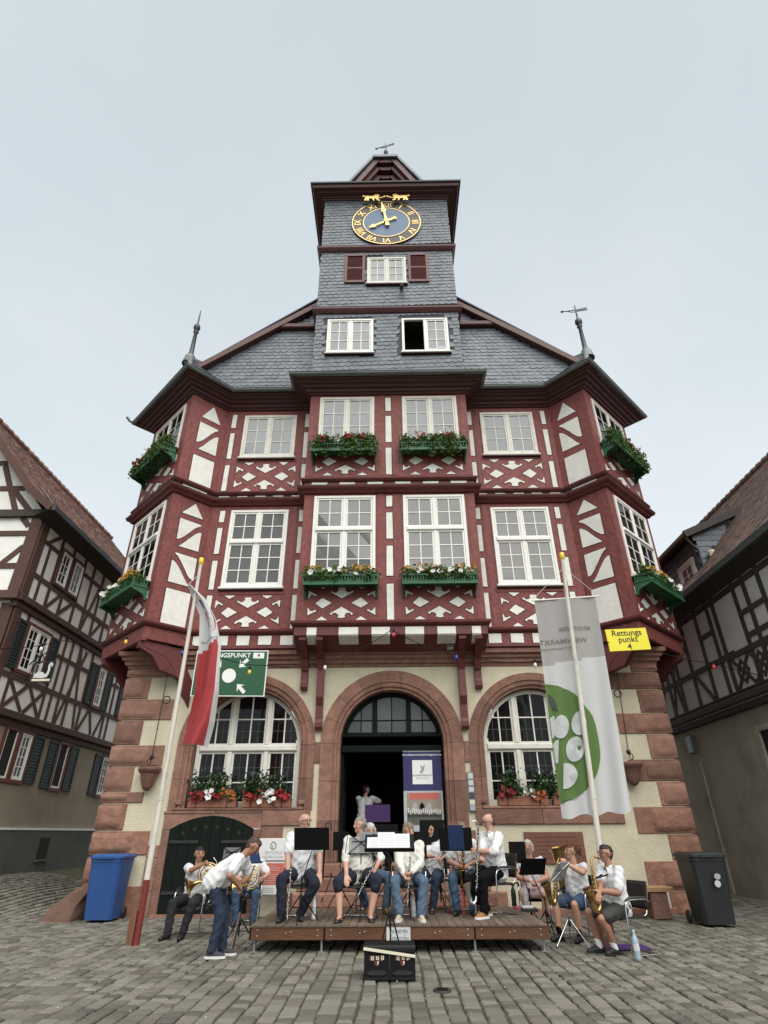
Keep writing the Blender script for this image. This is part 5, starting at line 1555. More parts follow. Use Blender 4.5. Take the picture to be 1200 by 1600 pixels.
# dormer with slate cheek
DX, DY0, DY1 = 9.72, 1.75, 6.4
MB().wbox(DX, DX + .3, DY0, DY1, REZ + .2, 9.75, 'slate_base').build('dormer_front', rh)
fD = Fr((DX, 0, 0), (0, 1, 0), (-1, 0, 0))
small_window(fD, 2.25, 3.10, 8.12, 9.05, rh, 2, 3, surround='aged_white_paint', d0=.03, glass='glass_grey')
small_window(fD, 4.3, 5.15, 8.12, 9.05, rh, 2, 3, surround='aged_white_paint', d0=.03, glass='glass_grey')
ck = MB()
top = lambda x: 9.75 + (x - DX) * .42
xr = (9.75 - .42 * DX - REZ + REX * dv.z / dv.x) / (dv.z / dv.x - .42)
ck.add([(DX, DY0, REZ + (DX - REX) * dv.z / dv.x), (DX, DY0, 9.75), (xr, DY0, top(xr))], [(0, 1, 2)], 'slate_base')
ck.build('dormer_cheek', rh, recalc=False)
cs = MB(); fC = Fr((DX, DY0, 0), (1, 0, 0), (0, -1, 0))
slates(cs, fC, lambda u, v: 0 < u < xr - DX and REZ + (u + DX - REX) * dv.z / dv.x < v < top(u + DX), 0, 4, 8.5, 11.5, row=.2, w=.24)
slates(cs, fD, lambda u, v: 1.75 < u < 6.4 and not (2.1 < u < 3.25 and 8 < v < 9.2) and not (4.15 < u < 5.3 and 8 < v < 9.2) and v < 9.6, 1.75, 6.4, 8.0, 9.6, row=.2, w=.24)
cs.build('dormer_slates', rh, kind='stuff')
dr = MB()
P = [Vector((DX - .4, DY0 - .15, 9.65)), Vector((DX - .4, DY1, 9.65)), Vector((xr + .3, DY1, top(xr) + .2)), Vector((xr + .3, DY0 - .15, top(xr) + .2))]
dr.add(P + [q + Vector((0, 0, .12)) for q in P], [(0, 1, 2, 3), (4, 5, 6, 7), (0, 4, 5, 1), (3, 7, 4, 0)], 'roof_tile_brown'); dr.build('dormer_roof', rh)
MB().bar(P[0] - Vector((0, .02, -.02)), P[3] - Vector((0, .02, -.02)), .05, .22, 'beam_dark').build('dormer_verge', rh)
MB().tube([(DX - .38, DY0 - .1, 9.6), (DX - .2, DY0 - .06, 9.35), (DX - .05, DY0 - .06, 9.2), (DX - .05, DY0 - .06, 8.3)], .035, 'zinc_dark', 6).build('downpipe', rh)
MB().lathe((DX + .25, DY0 - .18, 8.62), [(0, 0), (.11, 0), (.11, .22), (.07, .26), (.10, .38), (.12, .44), (0, .46)], 'crate_strip', 10).build('chimney_pot', rh)
# things on the ground floor wall
dw = MB(); dw.box(FRt, -.3, 1.15, .8, 3.72, .0, .02, 'interior'); dw.build('doorway', rh)
df = MB()
for q in ((1.15, 1.36, .0, 3.86), (-.5, 1.15, 3.72, 3.86)): df.bbox(FRt, *q, -.02, .07, 'render_umber', .02)
df.build('door_frame', rh)
MB().bbox(FRt, 4.6, 4.95, 3.62, 4.12, 0, .16, 'zinc', .02).build('vent_box', rh)
MB().tube([(RXW - .06, 4.55, 3.35), (RXW - .06, 4.55, 0)], .035, 'render_umber', 8).build('downpipe', rh)
# ================================================================== stage
SZ, SY0, SY1 = .335, -4.17, -1.95
sx0, sx1 = at_y(392, 1446, SY0).x, at_y(854, 1441, SY0).x
stage = empty('stage', (0, 0, 0), label='low wooden platform stage with brown fascia in front of the door', cat='stage')
n = 36
pw = (sx1 - sx0) / n
for i in range(n):
    a = sx0 + i * pw
    z = SZ + random.uniform(-.002, .002)
    f = Fr((0, 0, 0), (1, 0, 0), (0, 0, 1), (0, 1, 0))
    MB().bbox(f, a + .003, a + pw - .003, SY0 - .012, SY1, SZ - .03, z, 'deck', .004).build('plank', stage)
secs = [sx0, at_y(507, 1447, SY0).x, at_y(622, 1445, SY0).x, at_y(741, 1443, SY0).x, sx1]
for k in range(4):
    a, b = secs[k], secs[k + 1]
    f = Fr((0, SY0, 0), (1, 0, 0), (0, -1, 0))
    o = MB().bbox(f, a + .012, b - .012, .15, SZ - .032, -.04, 0, 'stage_wood', .004).build('fascia_board', stage)
    bl = MB()
    for (u, v) in ((a + .10, .20), (a + .10, .27), (b - .10, .20), (b - .10, .27), ((a + b) / 2 - .02, .23), ((a + b) / 2 + .05, .245)):
        bl.lathe((u, SY0 - .001, v), [(0, .006), (.008, .006), (.011, 0)], 'galv', 8, (0, -1, 0))
    bl.build('bolts', o)
    MB().box(f, a - .012, a + .010, .15, SZ - .034, -.05, -.015, 'black_metal').build('joint_strip', stage)
for x in (sx0, sx1): MB().wbox(x - .02, x + .02, SY0 + .02, SY1, .15, SZ - .032, 'stage_wood').build('side_board', stage)
for x in (sx0 + .06, secs[1] - .04, secs[3] + .0, sx1 - .06):
    for y in (SY0 + .08, (SY0 + SY1) / 2, SY1 - .1):
        lg = MB(); lg.tube([(x, y, .0), (x, y, .3)], .019, 'galv' if x not in () else 'galv', 8); lg.wbox(x - .05, x + .05, y - .05, y + .05, .0, .012, 'galv'); lg.build('leg', stage)
ps = MB(); f = Fr((0, SY0, 0), (1, 0, 0), (0, -1, 0))
q0, q1 = at_y(604, 1473, SY0 - .01), at_y(641, 1447, SY0 - .01)
ps.box(f, q0.x, q1.x, q0.z, q1.z, .004, .007, 'paper')
pso = ps.build('notice_sheet', label='white paper notice taped to the front of the stage', cat='notice')
text(f, (q0.x + q1.x) / 2 + .01, q0.z + .66 * (q1.z - q0.z), 'BETRETEN', .056, 'board_grey', 'lettering', pso, d=.009, bold=.001)
text(f, (q0.x + q1.x) / 2 + .01, q0.z + .22 * (q1.z - q0.z), 'VERBOTEN', .056, 'board_grey', 'lettering', pso, d=.009, bold=.001)

# ================================================================== crates in front of the stage
cp_ = at_z(609, 1533, 0)
for k in (0, 1):
    cx = cp_.x - .305 / 2 + .305 * k
    root = empty('drinks_crate', (cx, cp_.y + .2, 0), label='black plastic drinks crate before the stage, %s of the pair' % ('left one' if k == 0 else 'right one'), cat='crate', group='black drinks crates')
    f = Fr((0, -.2, 0), (1, 0, 0), (0, -1, 0))
    c = MB(); w = .15
    for (x0, x1, y0, y1) in ((-w, w, -.2, -.185), (-w, w, .185, .2), (-w, -w + .012, -.185, .185), (w - .012, w, -.185, .185)): c.wbox(x0, x1, y0, y1, 0.004, .29, 'crate_black')
    c.wbox(-w + .012, w - .012, -.185, .185, .004, .02, 'crate_black')
    c.build('shell', root)
    MB().bbox(f, -w - .001, w + .001, .262, .294, -.02, .012, 'crate_black', .006).build('rim', root); MB().bbox(f, -w - .001, w + .001, .0, .03, -.02, .010, 'crate_black', .006).build('rim', root)
    rb = MB()
    rb.prism(f, [(-.12, .07), (-.08, .055), (.08, .055), (.12, .07), (.12, .08), (.06, .10), (-.06, .10), (-.12, .08)], .0, .012, 'black_plastic')
    rb.build('grip', root)
    lb = MB()
    rr_ = random.Random(4)
    for i in range(9): lb.box(f, -.088 + i * .020, -.088 + i * .020 + .013, .195 + rr_.uniform(-.004, .004), .235 + rr_.uniform(-.004, .004), .001, .003, 'crate_strip' if i % 3 else 'window_red')
    lb.prism(f, [(-.03, .19), (.03, .19), (.022, .150), (0, .138), (-.022, .150)], .001, .003, 'window_red')
    lb.prism(f, [(.008, .185), (.026, .185), (.02, .155), (.010, .148)], .003, .004, 'crate_strip')
    lb.build('printed_label', root)
cb = MB(); cb.wbox(-.31, .31, -.19, .19, 0, .035, 'crate_black'); cb.bbox(Fr((0, -.19, 0), (1, 0, 0), (0, -1, 0)), -.31, .31, .0, .035, -.01, .005, 'black_plastic', .005)
lid = cb.build('crate_board', label='black board lying across the two drinks crates', cat='board'); lid.location = (cp_.x, cp_.y + .2, .295)
st_ = MB(); st_.bar(Vector((-.31, 0, .045)), Vector((.305, 0, -.03)), .012, .028, 'crate_strip')
o = st_.build('baton_strip', label='cream wooden strip leaning across the front of the black crates', cat='strip'); o.location = (cp_.x, cp_.y - .022, .262)

# ================================================================== flag poles
def flag_pole(base, top, label):
    root = empty('flag_pole', base, label=label, cat='flag pole', group='white flag poles with red feet')
    v = top - base; L = v.length
    MB().tube([(0, 0, 0), v * (.86 / L)], [.052, .050], 'pole_red', 12).build('red_foot', root)
    MB().tube([v * (.861 / L), v * .5, v * .97], [.049, .042, .034], 'pole_white', 12).build('shaft', root)
    MB().lathe(v * .968, [(.036, 0), (.05, .02), (.052, .09), (.045, .15), (.0, .17)], 'bulb_yellow', 10, v).build('cap', root)
    MB().wbox(-.15, -.05, -.05, .06, 0, .45, 'stub_wood').build('wooden_stub', root)
    MB().tube([v * .3 + Vector((.0, -.05, 0)), v * .3 + Vector((.05, 0, .0)), v * .3 + Vector((0, .05, 0))], .006, 'iron', 5).build('rope_cleat', root)
    return root
PL_B = at_z(212, 1477, 0); PL_T = at_y(316, 868, PL_B.y)
PR_B = at_z(957, 1480, 0); PR_T = at_y(877, 860, PR_B.y)
flag_pole(PL_B, PL_T, 'white flag pole with red foot beside the blue bin')
flag_pole(PR_B, PR_T, 'white flag pole with red foot behind the seated saxophone man')

def lerp_pts(tab, v):
    for (a, p), (b, q) in zip(tab[:-1], tab[1:]):
        if v <= b:
            t = (v - a) / (b - a); return (p[0] + (q[0] - p[0]) * t, p[1] + (q[1] - p[1]) * t)
    return tab[-1][1]
# left flag: white over red with a crest, blown into a fold
FY = PL_B.y - .02
LE = [(0, (293, 915)), (.2, (311, 960)), (.38, (309, 1015)), (.6, (302, 1080)), (.8, (288, 1130)), (1, (279, 1160))]
RE = [(0, (297, 913)), (.12, (322, 937)), (.25, (339, 970)), (.4, (347, 1010)), (.6, (343, 1080)), (.8, (334, 1130)), (1, (323, 1167))]
def flagL(u, v, lift=0):
    a, b = lerp_pts(LE, v), lerp_pts(RE, v)
    p = at_y(a[0] + (b[0] - a[0]) * u, a[1] + (b[1] - a[1]) * u, FY)
    p.y += .16 * math.sin(u * 5.2 + v * 1.5) * (.3 + v) + .03 * math.sin(u * 13 + v * 9) - lift
    return p
flg = empty('flag', PL_T, label='white and red flag with a crest blown against its pole on the left', cat='flag')
def cloth(fn, mat, name, parent, cell, nu=26, nv=70):
    mb = MB(); o = parent.location
    V = [fn(i / nu, j / nv) - o for j in range(nv + 1) for i in range(nu + 1)]
    by = {}
    for j in range(nv):
        for i in range(nu):
            m = cell((i + .5) / nu, (j + .5) / nv)
            by.setdefault(m, []).append((j * (nu + 1) + i, j * (nu + 1) + i + 1, (j + 1) * (nu + 1) + i + 1, (j + 1) * (nu + 1) + i))
    k = True
    for m, F in by.items():
        i_ = mb.mi(m)
        if k: mb.v = [tuple(p) for p in V]; k = False
        for f in F: mb.f.append(list(f)); mb.m.append(i_); mb.sm.append(True)
    return mb.build(name, parent, recalc=False)
cloth(flagL, None, 'cloth', flg, lambda u, v: 'flag_red' if v > .40 - .05 * u and u < .90 else 'flag_white')
def mapped(fn, poly, mat, name, parent, lift=.006, mb=None):
    own = mb is None; mb = mb or MB()
    mb.add([fn(u, v, lift) - parent.location for u, v in poly], [tuple(range(len(poly)))], mat)
    return mb.build(name, parent, recalc=False) if own else mb
def ell(cu, cv, ru, rv, n=24): return [(cu + ru * math.cos(2 * math.pi * k / n), cv + rv * math.sin(2 * math.pi * k / n)) for k in range(n)]
mapped(flagL, [(.42, .10), (.9, .13), (.93, .18), (.5, .17)], 'crest_blue', 'crest_field', flg)
mapped(flagL, [(.45, .18), (.95, .185), (.96, .25), (.90, .295), (.72, .31), (.55, .28), (.47, .24)], 'flag_red', 'crest_shield', flg, .008)
mapped(flagL, [(.5, .19), (.93, .195), (.92, .215), (.52, .21)], 'crest_blue', 'crest_band', flg, .011)
wb = MB()
for k in range(20):
    a, b = 2 * math.pi * k / 20, 2 * math.pi * (k + 1) / 20
    mapped(flagL, [(.72 + .15 * math.cos(a), .255 + .028 * math.sin(a)), (.72 + .15 * math.cos(b), .255 + .028 * math.sin(b)), (.72 + .11 * math.cos(b), .255 + .021 * math.sin(b)), (.72 + .11 * math.cos(a), .255 + .021 * math.sin(a))], 'flag_white', '', flg, .012, wb)
for k in range(3):
    a = math.pi * k / 3; c, s = math.cos(a), math.sin(a)
    mapped(flagL, [(.72 + .12 * c - .015 * s, .255 + .022 * s + .003 * c), (.72 + .12 * c + .015 * s, .255 + .022 * s - .003 * c), (.72 - .12 * c + .015 * s, .255 - .022 * s - .003 * c), (.72 - .12 * c - .015 * s, .255 - .022 * s + .003 * c)], 'flag_white', '', flg, .013, wb)
wb.build('crest_wheel', flg, recalc=False)
text(None, 0, 0, 'Starkenburg', .19, 'print_grey', 'lettering', flg, fmap=lambda x, y: flagL(.52 + x * .9, .345 - y * .10, .009) - flg.location)
rp_ = MB(); rp_.tube([flagL(0, 0) - flg.location, PL_B.lerp(PL_T, .935) - flg.location], .006, 'cloth_white', 5); rp_.build('rope', flg)
# right flag: grey print over white with green grapes, hung from a cross bar behind its pole
GY_ = PR_B.y + .16
def flagR(u, v, lift=0):
    xl, xr, yt, yb = 835 + 45 * v, 930 + 55 * v, 939 - 6 * u, 1278 - 10 * u
    p = at_y(xl + (xr - xl) * u, yt + (yb - yt) * v + (3 * math.sin(u * 16) if v > .97 else 0), GY_)
    p.y += (.05 * math.sin(u * 9 + v * 2.0) + .025 * math.sin(u * 23 + v * 3)) * (.35 + v) - lift
    return p
def fpx(x, y):
    v = (y - 935) / 338.0
    u = (x - (835 + 45 * v)) / (95 + 10 * v)
    return (u, v)
flr = empty('flag', PR_T, label='long white flag with green grapes hanging on the right pole', cat='flag')
cloth(flagR, None, 'cloth', flr, lambda u, v: 'flag_grey' if v < .30 - .03 * u else 'flag_white', 30, 80)
def crop(q): return [fpx(820 + a / 3.64, 850 + b / 3.64) for a, b in q]
gpoly = crop([(97, 782), (125, 779), (160, 785), (205, 803), (250, 830), (295, 868), (330, 905), (362, 945), (385, 980), (403, 1030), (415, 1080), (425, 1130), (431, 1180), (432, 1225), (425, 1265), (412, 1310), (395, 1340), (365, 1375), (330, 1402), (300, 1425), (270, 1441), (245, 1453), (222, 1458)])
left_edge = [(0.0, gpoly[-1][1] + (gpoly[0][1] - gpoly[-1][1]) * k / 20) for k in range(21)]
gb_ = MB()
N_ = 40
def gright(v):
    P_ = gpoly
    for (a, b) in zip(P_[:-1], P_[1:]):
        if a[1] <= v <= b[1] or b[1] <= v <= a[1]:
            return a[0] + (b[0] - a[0]) * ((v - a[1]) / (b[1] - a[1]) if b[1] != a[1] else 0)
    return 0
v0_, v1_ = gpoly[1][1], gpoly[-1][1]
for k in range(N_):
    va, vb = v0_ + (v1_ - v0_) * k / N_, v0_ + (v1_ - v0_) * (k + 1) / N_
    ua, ub = gright(va), gright(vb)
    for i in range(12): mapped(flagR, [(ua * i / 12, va), (ua * (i + 1) / 12, va), (ub * (i + 1) / 12, vb), (ub * i / 12, vb)], 'flag_green', '', flr, .014, gb_)
gb_.build('grape_body', flr, recalc=False)
cmb = MB()
def circ(cx, cy, rx, ry, clip=None):
    poly = []
    for k in range(28):
        a = 2 * math.pi * k / 28
        x, y = cx + rx * math.cos(a), cy + ry * math.sin(a)
        if clip == 'l': x = max(x, cx - rx * .15)
        if clip == 'r': x = min(x, cx + rx * .15)
        u, v = fpx(820 + x / 3.64, 850 + y / 3.64)
        poly.append((max(.005, u), v))
    c = (sum(p[0] for p in poly) / 28, sum(p[1] for p in poly) / 28)
    for i in range(28): mapped(flagR, [c, poly[i], poly[(i + 1) % 28]], 'flag_white', '', flr, .034, cmb)
circ(205, 1028, 44, 66); circ(305, 1020, 44, 68); circ(280, 1162, 48, 70); circ(165, 1025, 30, 62, 'r'); circ(188, 1165, 30, 66, 'r'); circ(228, 1307, 66, 72, 'l')
cmb.build('grapes', flr, recalc=False)
mapped(flagR, crop([(136, 838), (158, 856), (175, 890), (186, 938), (160, 925), (145, 890)]), 'flag_dark', 'leaf', flr, .03)
# mirrored print, seen from the back of the cloth
for body, (cx, cy), wpx, hh in (('BERGSTRÄSSER', (282, 482), 185, .034), ('WEINMARKT', (220, 549), 275, .042), ('STADT HEPPENHEIM', (190, 588), 215, .017)):
    V, Fc = text_polys(body, 1.0, .004)
    x0, x1 = min(v[0] for v in V), max(v[0] for v in V)
    cu, cv = fpx(820 + cx / 3.64, 850 + cy / 3.64)
    sc = wpx / 3.64 / 98 / (x1 - x0)
    mb = MB(); mb.add([flagR(cu - (x - (x0 + x1) / 2) * sc, cv - y * hh * .75, .010) - flr.location for x, y in V], Fc, 'print_grey')
    mb.build('lettering', flr, recalc=False)
cr = MB(); a, b = at_y(831, 938.5, GY_), at_y(936, 931.5, GY_)
cr.tube([a - flr.location, b - flr.location], .016, 'white_paint', 8); cr.build('cross_bar', flr)
rp_ = MB()
for q in (a, b): rp_.tube([q - flr.location, PR_B.lerp(PR_T, .94) - flr.location], .005, 'cloth_white', 5)
rp_.build('rope', flr)

# ================================================================== signs
gs_ = empty('assembly_sign', at_y(363, 1052, -.52), label='green rescue point sign with white circle and arrows above the left arched window', cat='sign')
gl, gr_ = at_y(308, 1018, -.52), at_y(420, 1015, -.52)
H_ = gr_.z - at_y(414, 1087, -.52).z; W_ = gr_.x - gl.x
f = Fr((gl.x, -.52, gr_.z - H_), (1, 0, -.012), (0, -1, 0), (0, 0, 1))
def loc_(mb, root): mb.v = [tuple(Vector(p) - root.location) for p in mb.v]; return mb
m1 = MB(); m1.bbox(f, 0, W_, 0, H_, -.02, 0, 'sign_white', .004); m1.box(f, .025, W_ - .025, .025, H_ - .025, 0, .003, 'sign_green'); loc_(m1, gs_).build('panel', gs_)
wm = MB()
cu, cv = W_ * .49, H_ * .44
wm.prism(f, ell(cu, cv, .17, .17), .003, .006, 'sign_white')
for sx in (-1, 1):
    for sy in (-1, 1):
        ang = math.atan2(-sy, -sx); c, s = math.cos(ang), math.sin(ang)
        t = (cu + sx * .22, cv + sy * .20)
        A = [(0, 0), (-.12, .10), (-.09, .035), (-.24, .035), (-.24, -.035), (-.09, -.035), (-.12, -.10)]
        A = [(t[0] + (a * c - b * s) * 1.2, t[1] + (a * s + b * c) * 1.2) for a, b in A]
        wm.prism(f, A, .003, .006, 'sign_white')
wm.prism(f, rect(W_ - .37, W_ - .10, H_ - .20, H_ - .06), .003, .006, 'sign_white')
loc_(wm, gs_).build('pictogram', gs_)
tb = MB(); text(f, W_ * .40, H_ - .13, 'RETTUNGSPUNKT', .155, 'sign_white', mb=tb, d=.006, bold=.003); loc_(tb, gs_).build('lettering', gs_, recalc=False)
tb = MB(); text(f, W_ - .235, H_ - .13, '4', .13, 'sign_black', mb=tb, d=.008, bold=.002); loc_(tb, gs_).build('lettering', gs_, recalc=False)
ys_ = empty('rescue_sign', at_y(980, 1000, -1.35), label='yellow sign reading Rettungspunkt 4 under the right corner oriel', cat='sign')
a, b, c = at_y(945, 984, -1.35), at_y(1008, 979.5, -1.35), at_y(953, 1018, -1.35)
W_, H_ = b.x - a.x, a.z - c.z
f = Fr((a.x + .02, -1.35, c.z), (1, 0, .045), (0, -1, 0), (-.03, 0, 1))
m1 = MB(); m1.bbox(f, 0, W_, 0, H_, -.02, 0, 'sign_yellow', .004); loc_(m1, ys_).build('panel', ys_)
for (body, vv) in (('Rettungs', .80), ('punkt', .50), ('4', .17)):
    tb = MB(); text(f, W_ * .5, H_ * vv, body, .20, 'sign_black', mb=tb, d=.004, bold=.002); loc_(tb, ys_).build('lettering', ys_, recalc=False)
m1 = MB(); m1.tube([f(W_ * .5, H_, -.01), f(W_ * .5, H_ + .1, -.05)], .015, 'iron', 5); loc_(m1, ys_).build('hook', ys_)

# roll-up banner inside the doorway
bx0, bx1 = .26, 1.17
ru = empty('rollup_banner', ((bx0 + bx1) / 2, .32, SILL_D), label='purple and grey roll-up banner with logo standing in the doorway', cat='banner')
f = Fr((-(bx1 - bx0) / 2, 0, 0), (1, 0, 0), (0, -1, 0)); W_ = bx1 - bx0
m1 = MB(); m1.box(f, 0, W_, 1.42, 2.26, -.004, 0, 'banner_purple'); m1.box(f, 0, W_, .08, 1.42, -.004, 0, 'banner_grey'); m1.build('print_sheet', ru)
m1 = MB(); m1.bbox(f, -.01, W_ + .01, 2.26, 2.29, -.015, .01, 'galv'); m1.bbox(f, -.02, W_ + .02, 0, .08, -.06, .06, 'galv'); m1.build('cassette', ru)
m1 = MB(); m1.box(f, W_ * .24, W_ * .76, 1.56, 2.08, .0, .003, 'sign_white'); m1.build('logo_panel', ru)
text(f, W_ * .5, 2.20, 'www.blaeserwerkstatt-bergstrasse.de', .062, 'sign_white', 'lettering', ru, d=.004, bold=.0005)
text(f, W_ * .5, 1.745, 'BLÄSERWERKSTATT', .052, 'board_grey', 'lettering', ru, d=.005, bold=.001)
text(f, W_ * .5, 1.685, 'BERGSTRASSE', .048, 'paper_grey', 'lettering', ru, d=.005)
m1 = MB(); m1.tube([f(W_ * .5 - .05, 1.84, .006), f(W_ * .5 - .03, 1.80, .006), f(W_ * .5 + .02, 1.86, .006), f(W_ * .5 + .05, 1.98, .006)], .012, 'board_grey', 6); m1.tube([f(W_ * .5 - .04, 1.96, .006), f(W_ * .5, 1.92, .006), f(W_ * .5 - .02, 1.86, .006)], .012, 'board_grey', 6); m1.build('logo_mark', ru)
m1 = MB()          # printed group photograph
m1.box(f, .07, W_ - .04, .72, 1.38, .0, .002, 'render_tan'); m1.box(f, .07, W_ - .04, .72, .98, .002, .003, 'plinth_grey')
m1.box(f, .14, W_ - .10, 1.24, 1.38, .002, .003, 'board_red')
for k, c in enumerate((.28, .46, .64)):
    m1.prism(f, [(c * W_ - .055 * 1, 1.0), (c * W_ + .055, 1.0), (c * W_ + .055, 1.12), (c * W_, 1.19), (c * W_ - .055, 1.12)], .003, .004, 'door_green' if k == 1 else 'paper_grey')
rr_ = random.Random(2)
for k in range(16):
    u = .10 + (W_ - .18) * k / 15; h = rr_.uniform(.06, .12)
    m1.box(f, u - .012, u + .016, .95 + rr_.uniform(-.02, .02), .95 + h, .004, .005, 'cloth_white')
    m1.box(f, u - .012, u + .016, .88, .93, .004, .005, 'navy')
m1.build('printed_photo', ru)

# festival poster board left of the stage
fb_ = empty('poster_board', at_y(424, 1350, -.42), label='festival poster board with red panel leaning beside the cellar door', cat='poster board')
a, b = at_y(406, 1310, -.42), at_y(446, 1398, -.42)
f = Fr((a.x, -.42, b.z), (1, 0, 0), (0, -1, 0)); W_, H_ = b.x - a.x, a.z - b.z
m1 = MB(); m1.bbox(f, 0, W_, 0, H_, -.03, 0, 'board_white', .006); m1.box(f, .05, .08, -b.z, 0, -.03, -.005, 'galv'); m1.box(f, W_ - .08, W_ - .05, -b.z, 0, -.03, -.005, 'galv'); loc_(m1, fb_).build('board', fb_)
m1 = MB(); m1.box(f, .04, W_ - .06, H_ * .17, H_ * .55, 0, .003, 'board_red')
for k in range(9): m1.box(f, .06, .06 + (W_ - .16) * random.uniform(.5, .95), H_ * .20 + k * H_ * .037, H_ * .20 + k * H_ * .037 + .008, .003, .0045, 'flag_white')
m1.box(f, .03, W_ - .03, H_ * .575, H_ * .605, 0, .003, 'board_grey')
for k in range(3): m1.box(f, .05, W_ * .6, H_ * .04 + k * .035, H_ * .04 + k * .035 + .008, 0, .003, 'paper_grey')
loc_(m1, fb_).build('print', fb_)
m1 = MB()
for k in range(20):
    p, q = 2 * math.pi * k / 20, 2 * math.pi * (k + 1) / 20
    m1.prism(f, [(W_ * .48 + .066 * math.cos(p), H_ * .865 + .076 * math.sin(p)), (W_ * .48 + .066 * math.cos(q), H_ * .865 + .076 * math.sin(q)), (W_ * .48 + .046 * math.cos(q), H_ * .865 + .056 * math.sin(q)), (W_ * .48 + .046 * math.cos(p), H_ * .865 + .056 * math.sin(p))], 0, .003, 'board_grey')
m1.box(f, W_ * .48 - .02, W_ * .48 - .005, H_ * .865 - .05, H_ * .865 + .01, 0, .003, 'board_grey')
loc_(m1, fb_).build('emblem', fb_)
for body, vv in (('FESTSPIELE', .735), ('HEPPENHEIM', .655)):
    tb = MB(); text(f, W_ * .5, H_ * vv, body, .078, 'paper_grey', mb=tb, d=.003); loc_(tb, fb_).build('lettering', fb_, recalc=False)
# stone plaque on the right wall
pa, pb = at_y(818, 1300, 0), at_y(917, 1350, 0)
pq = MB(); pq.bbox(F0, pa.x, pb.x, pb.z, pa.z, -.01, .045, 'plaque', .01)
po = pq.build('wall_plaque', label='brown stone memorial plaque on the cream wall right of the door', cat='plaque')
m1 = MB(); rr_ = random.Random(6)
for k in range(6):
    z = pa.z - .12 - k * .075; w = rr_.uniform(.35, .5); u = (pa.x + pb.x) / 2 + .05 - w
    while u < (pa.x + pb.x) / 2 + .05 + w:
        l = rr_.uniform(.04, .14); m1.box(F0, u, u + l, z, z + (.035 if k == 0 else .022), .045, .048, 'plaque_text'); u += l + .03
m1.build('inscription', po)
# entry panel beside the door
ep = empty('entry_panel', (1.80, 0, 2.3), label='narrow doorbell and notice panel on the stone jamb right of the door', cat='panel')
f = Fr((-.08, -.036, -.38), (1, 0, 0), (0, -1, 0))
m1 = MB(); m1.bbox(f, 0, .155, 0, .80, -.02, .03, 'zinc', .006); m1.build('housing', ep)
for k, (v0, v1, m) in enumerate(((.66, .78, 'paper'), (.52, .63, 'paper'), (.39, .49, 'paper'), (.25, .37, 'zinc_dark'), (.13, .23, 'crate_strip'), (.01, .12, 'paper_grey'))):
    MB().bbox(f, .02, .135, v0, v1, .03, .036, m, .002).build('plate', ep)

# corbel bowls and chains on both corners
for s, pc in ((-1, (235, 1199)), (1, (984, 1191))):
    c = at_y(pc[0], pc[1], -.16)
    root = empty('stone_corbel', c, label='tapered sandstone corbel on the %s corner of the town hall' % ('left' if s < 0 else 'right'), cat='corbel', group='sandstone corbels')
    m1 = MB(); n_ = 8 if s < 0 else 16
    m1.lathe((0, 0, 0), [(0, 0), (.27, 0), (.28, -.05), (.25, -.10), (.21, -.13), (.17, -.28), (.12, -.42), (.07, -.47), (0, -.5)], 'cone_stone', n_, smooth=s > 0)
    m1.build('bowl', root)
    ct = at_y(264 if s < 0 else 961, 1043 if s < 0 else 1032, -.22)
    cb_ = c + Vector((0, -.02, .10))
    root = empty('iron_chain', ct, label='iron chain with ring hanging on the %s corner wall' % ('left' if s < 0 else 'right'), cat='chain', group='iron chains on the corners')
    v = cb_ - ct; L = v.length; nl = int(L / .055); d = v.normalized(); e = d.cross(Vector((0, 1, 0))).normalized()
    lk = MB()
    lk.tube([Vector((0, 0, 0)), d * .45], .008, 'iron', 5)
    for k in range(8, nl):
        p = d * (k * .055); a_ = e if k % 2 else Vector((0, 1, 0))
        lk.tube([p - d * .032, p + a_ * .018 - d * .012, p + a_ * .018 + d * .012, p + d * .032, p - a_ * .018 + d * .012, p - a_ * .018 - d * .012, p - d * .032], .0065, 'iron', 5)
    lk.build('links', root, kind='stuff')
    rg = MB(); rc = d * (L * .36) + Vector((.06 * -s if s > 0 else .10, -.02, 0))
    rg.tube([rc + Vector((.085 * math.cos(t), 0, .085 * math.sin(t))) for t in [k * math.pi / 10 for k in range(21)]], .014, 'iron', 6); rg.build('ring', root)
    lo = MB(); lo.sphere(d * (L - .12), .055, 'iron', 8); lo.tube([d * (L - .1) + Vector((.04 * math.cos(t) + .05 * s, 0, .06 * math.sin(t) - .08)) for t in [k * math.pi / 8 for k in range(17)]], .012, 'iron', 6); lo.build('padlock', root)

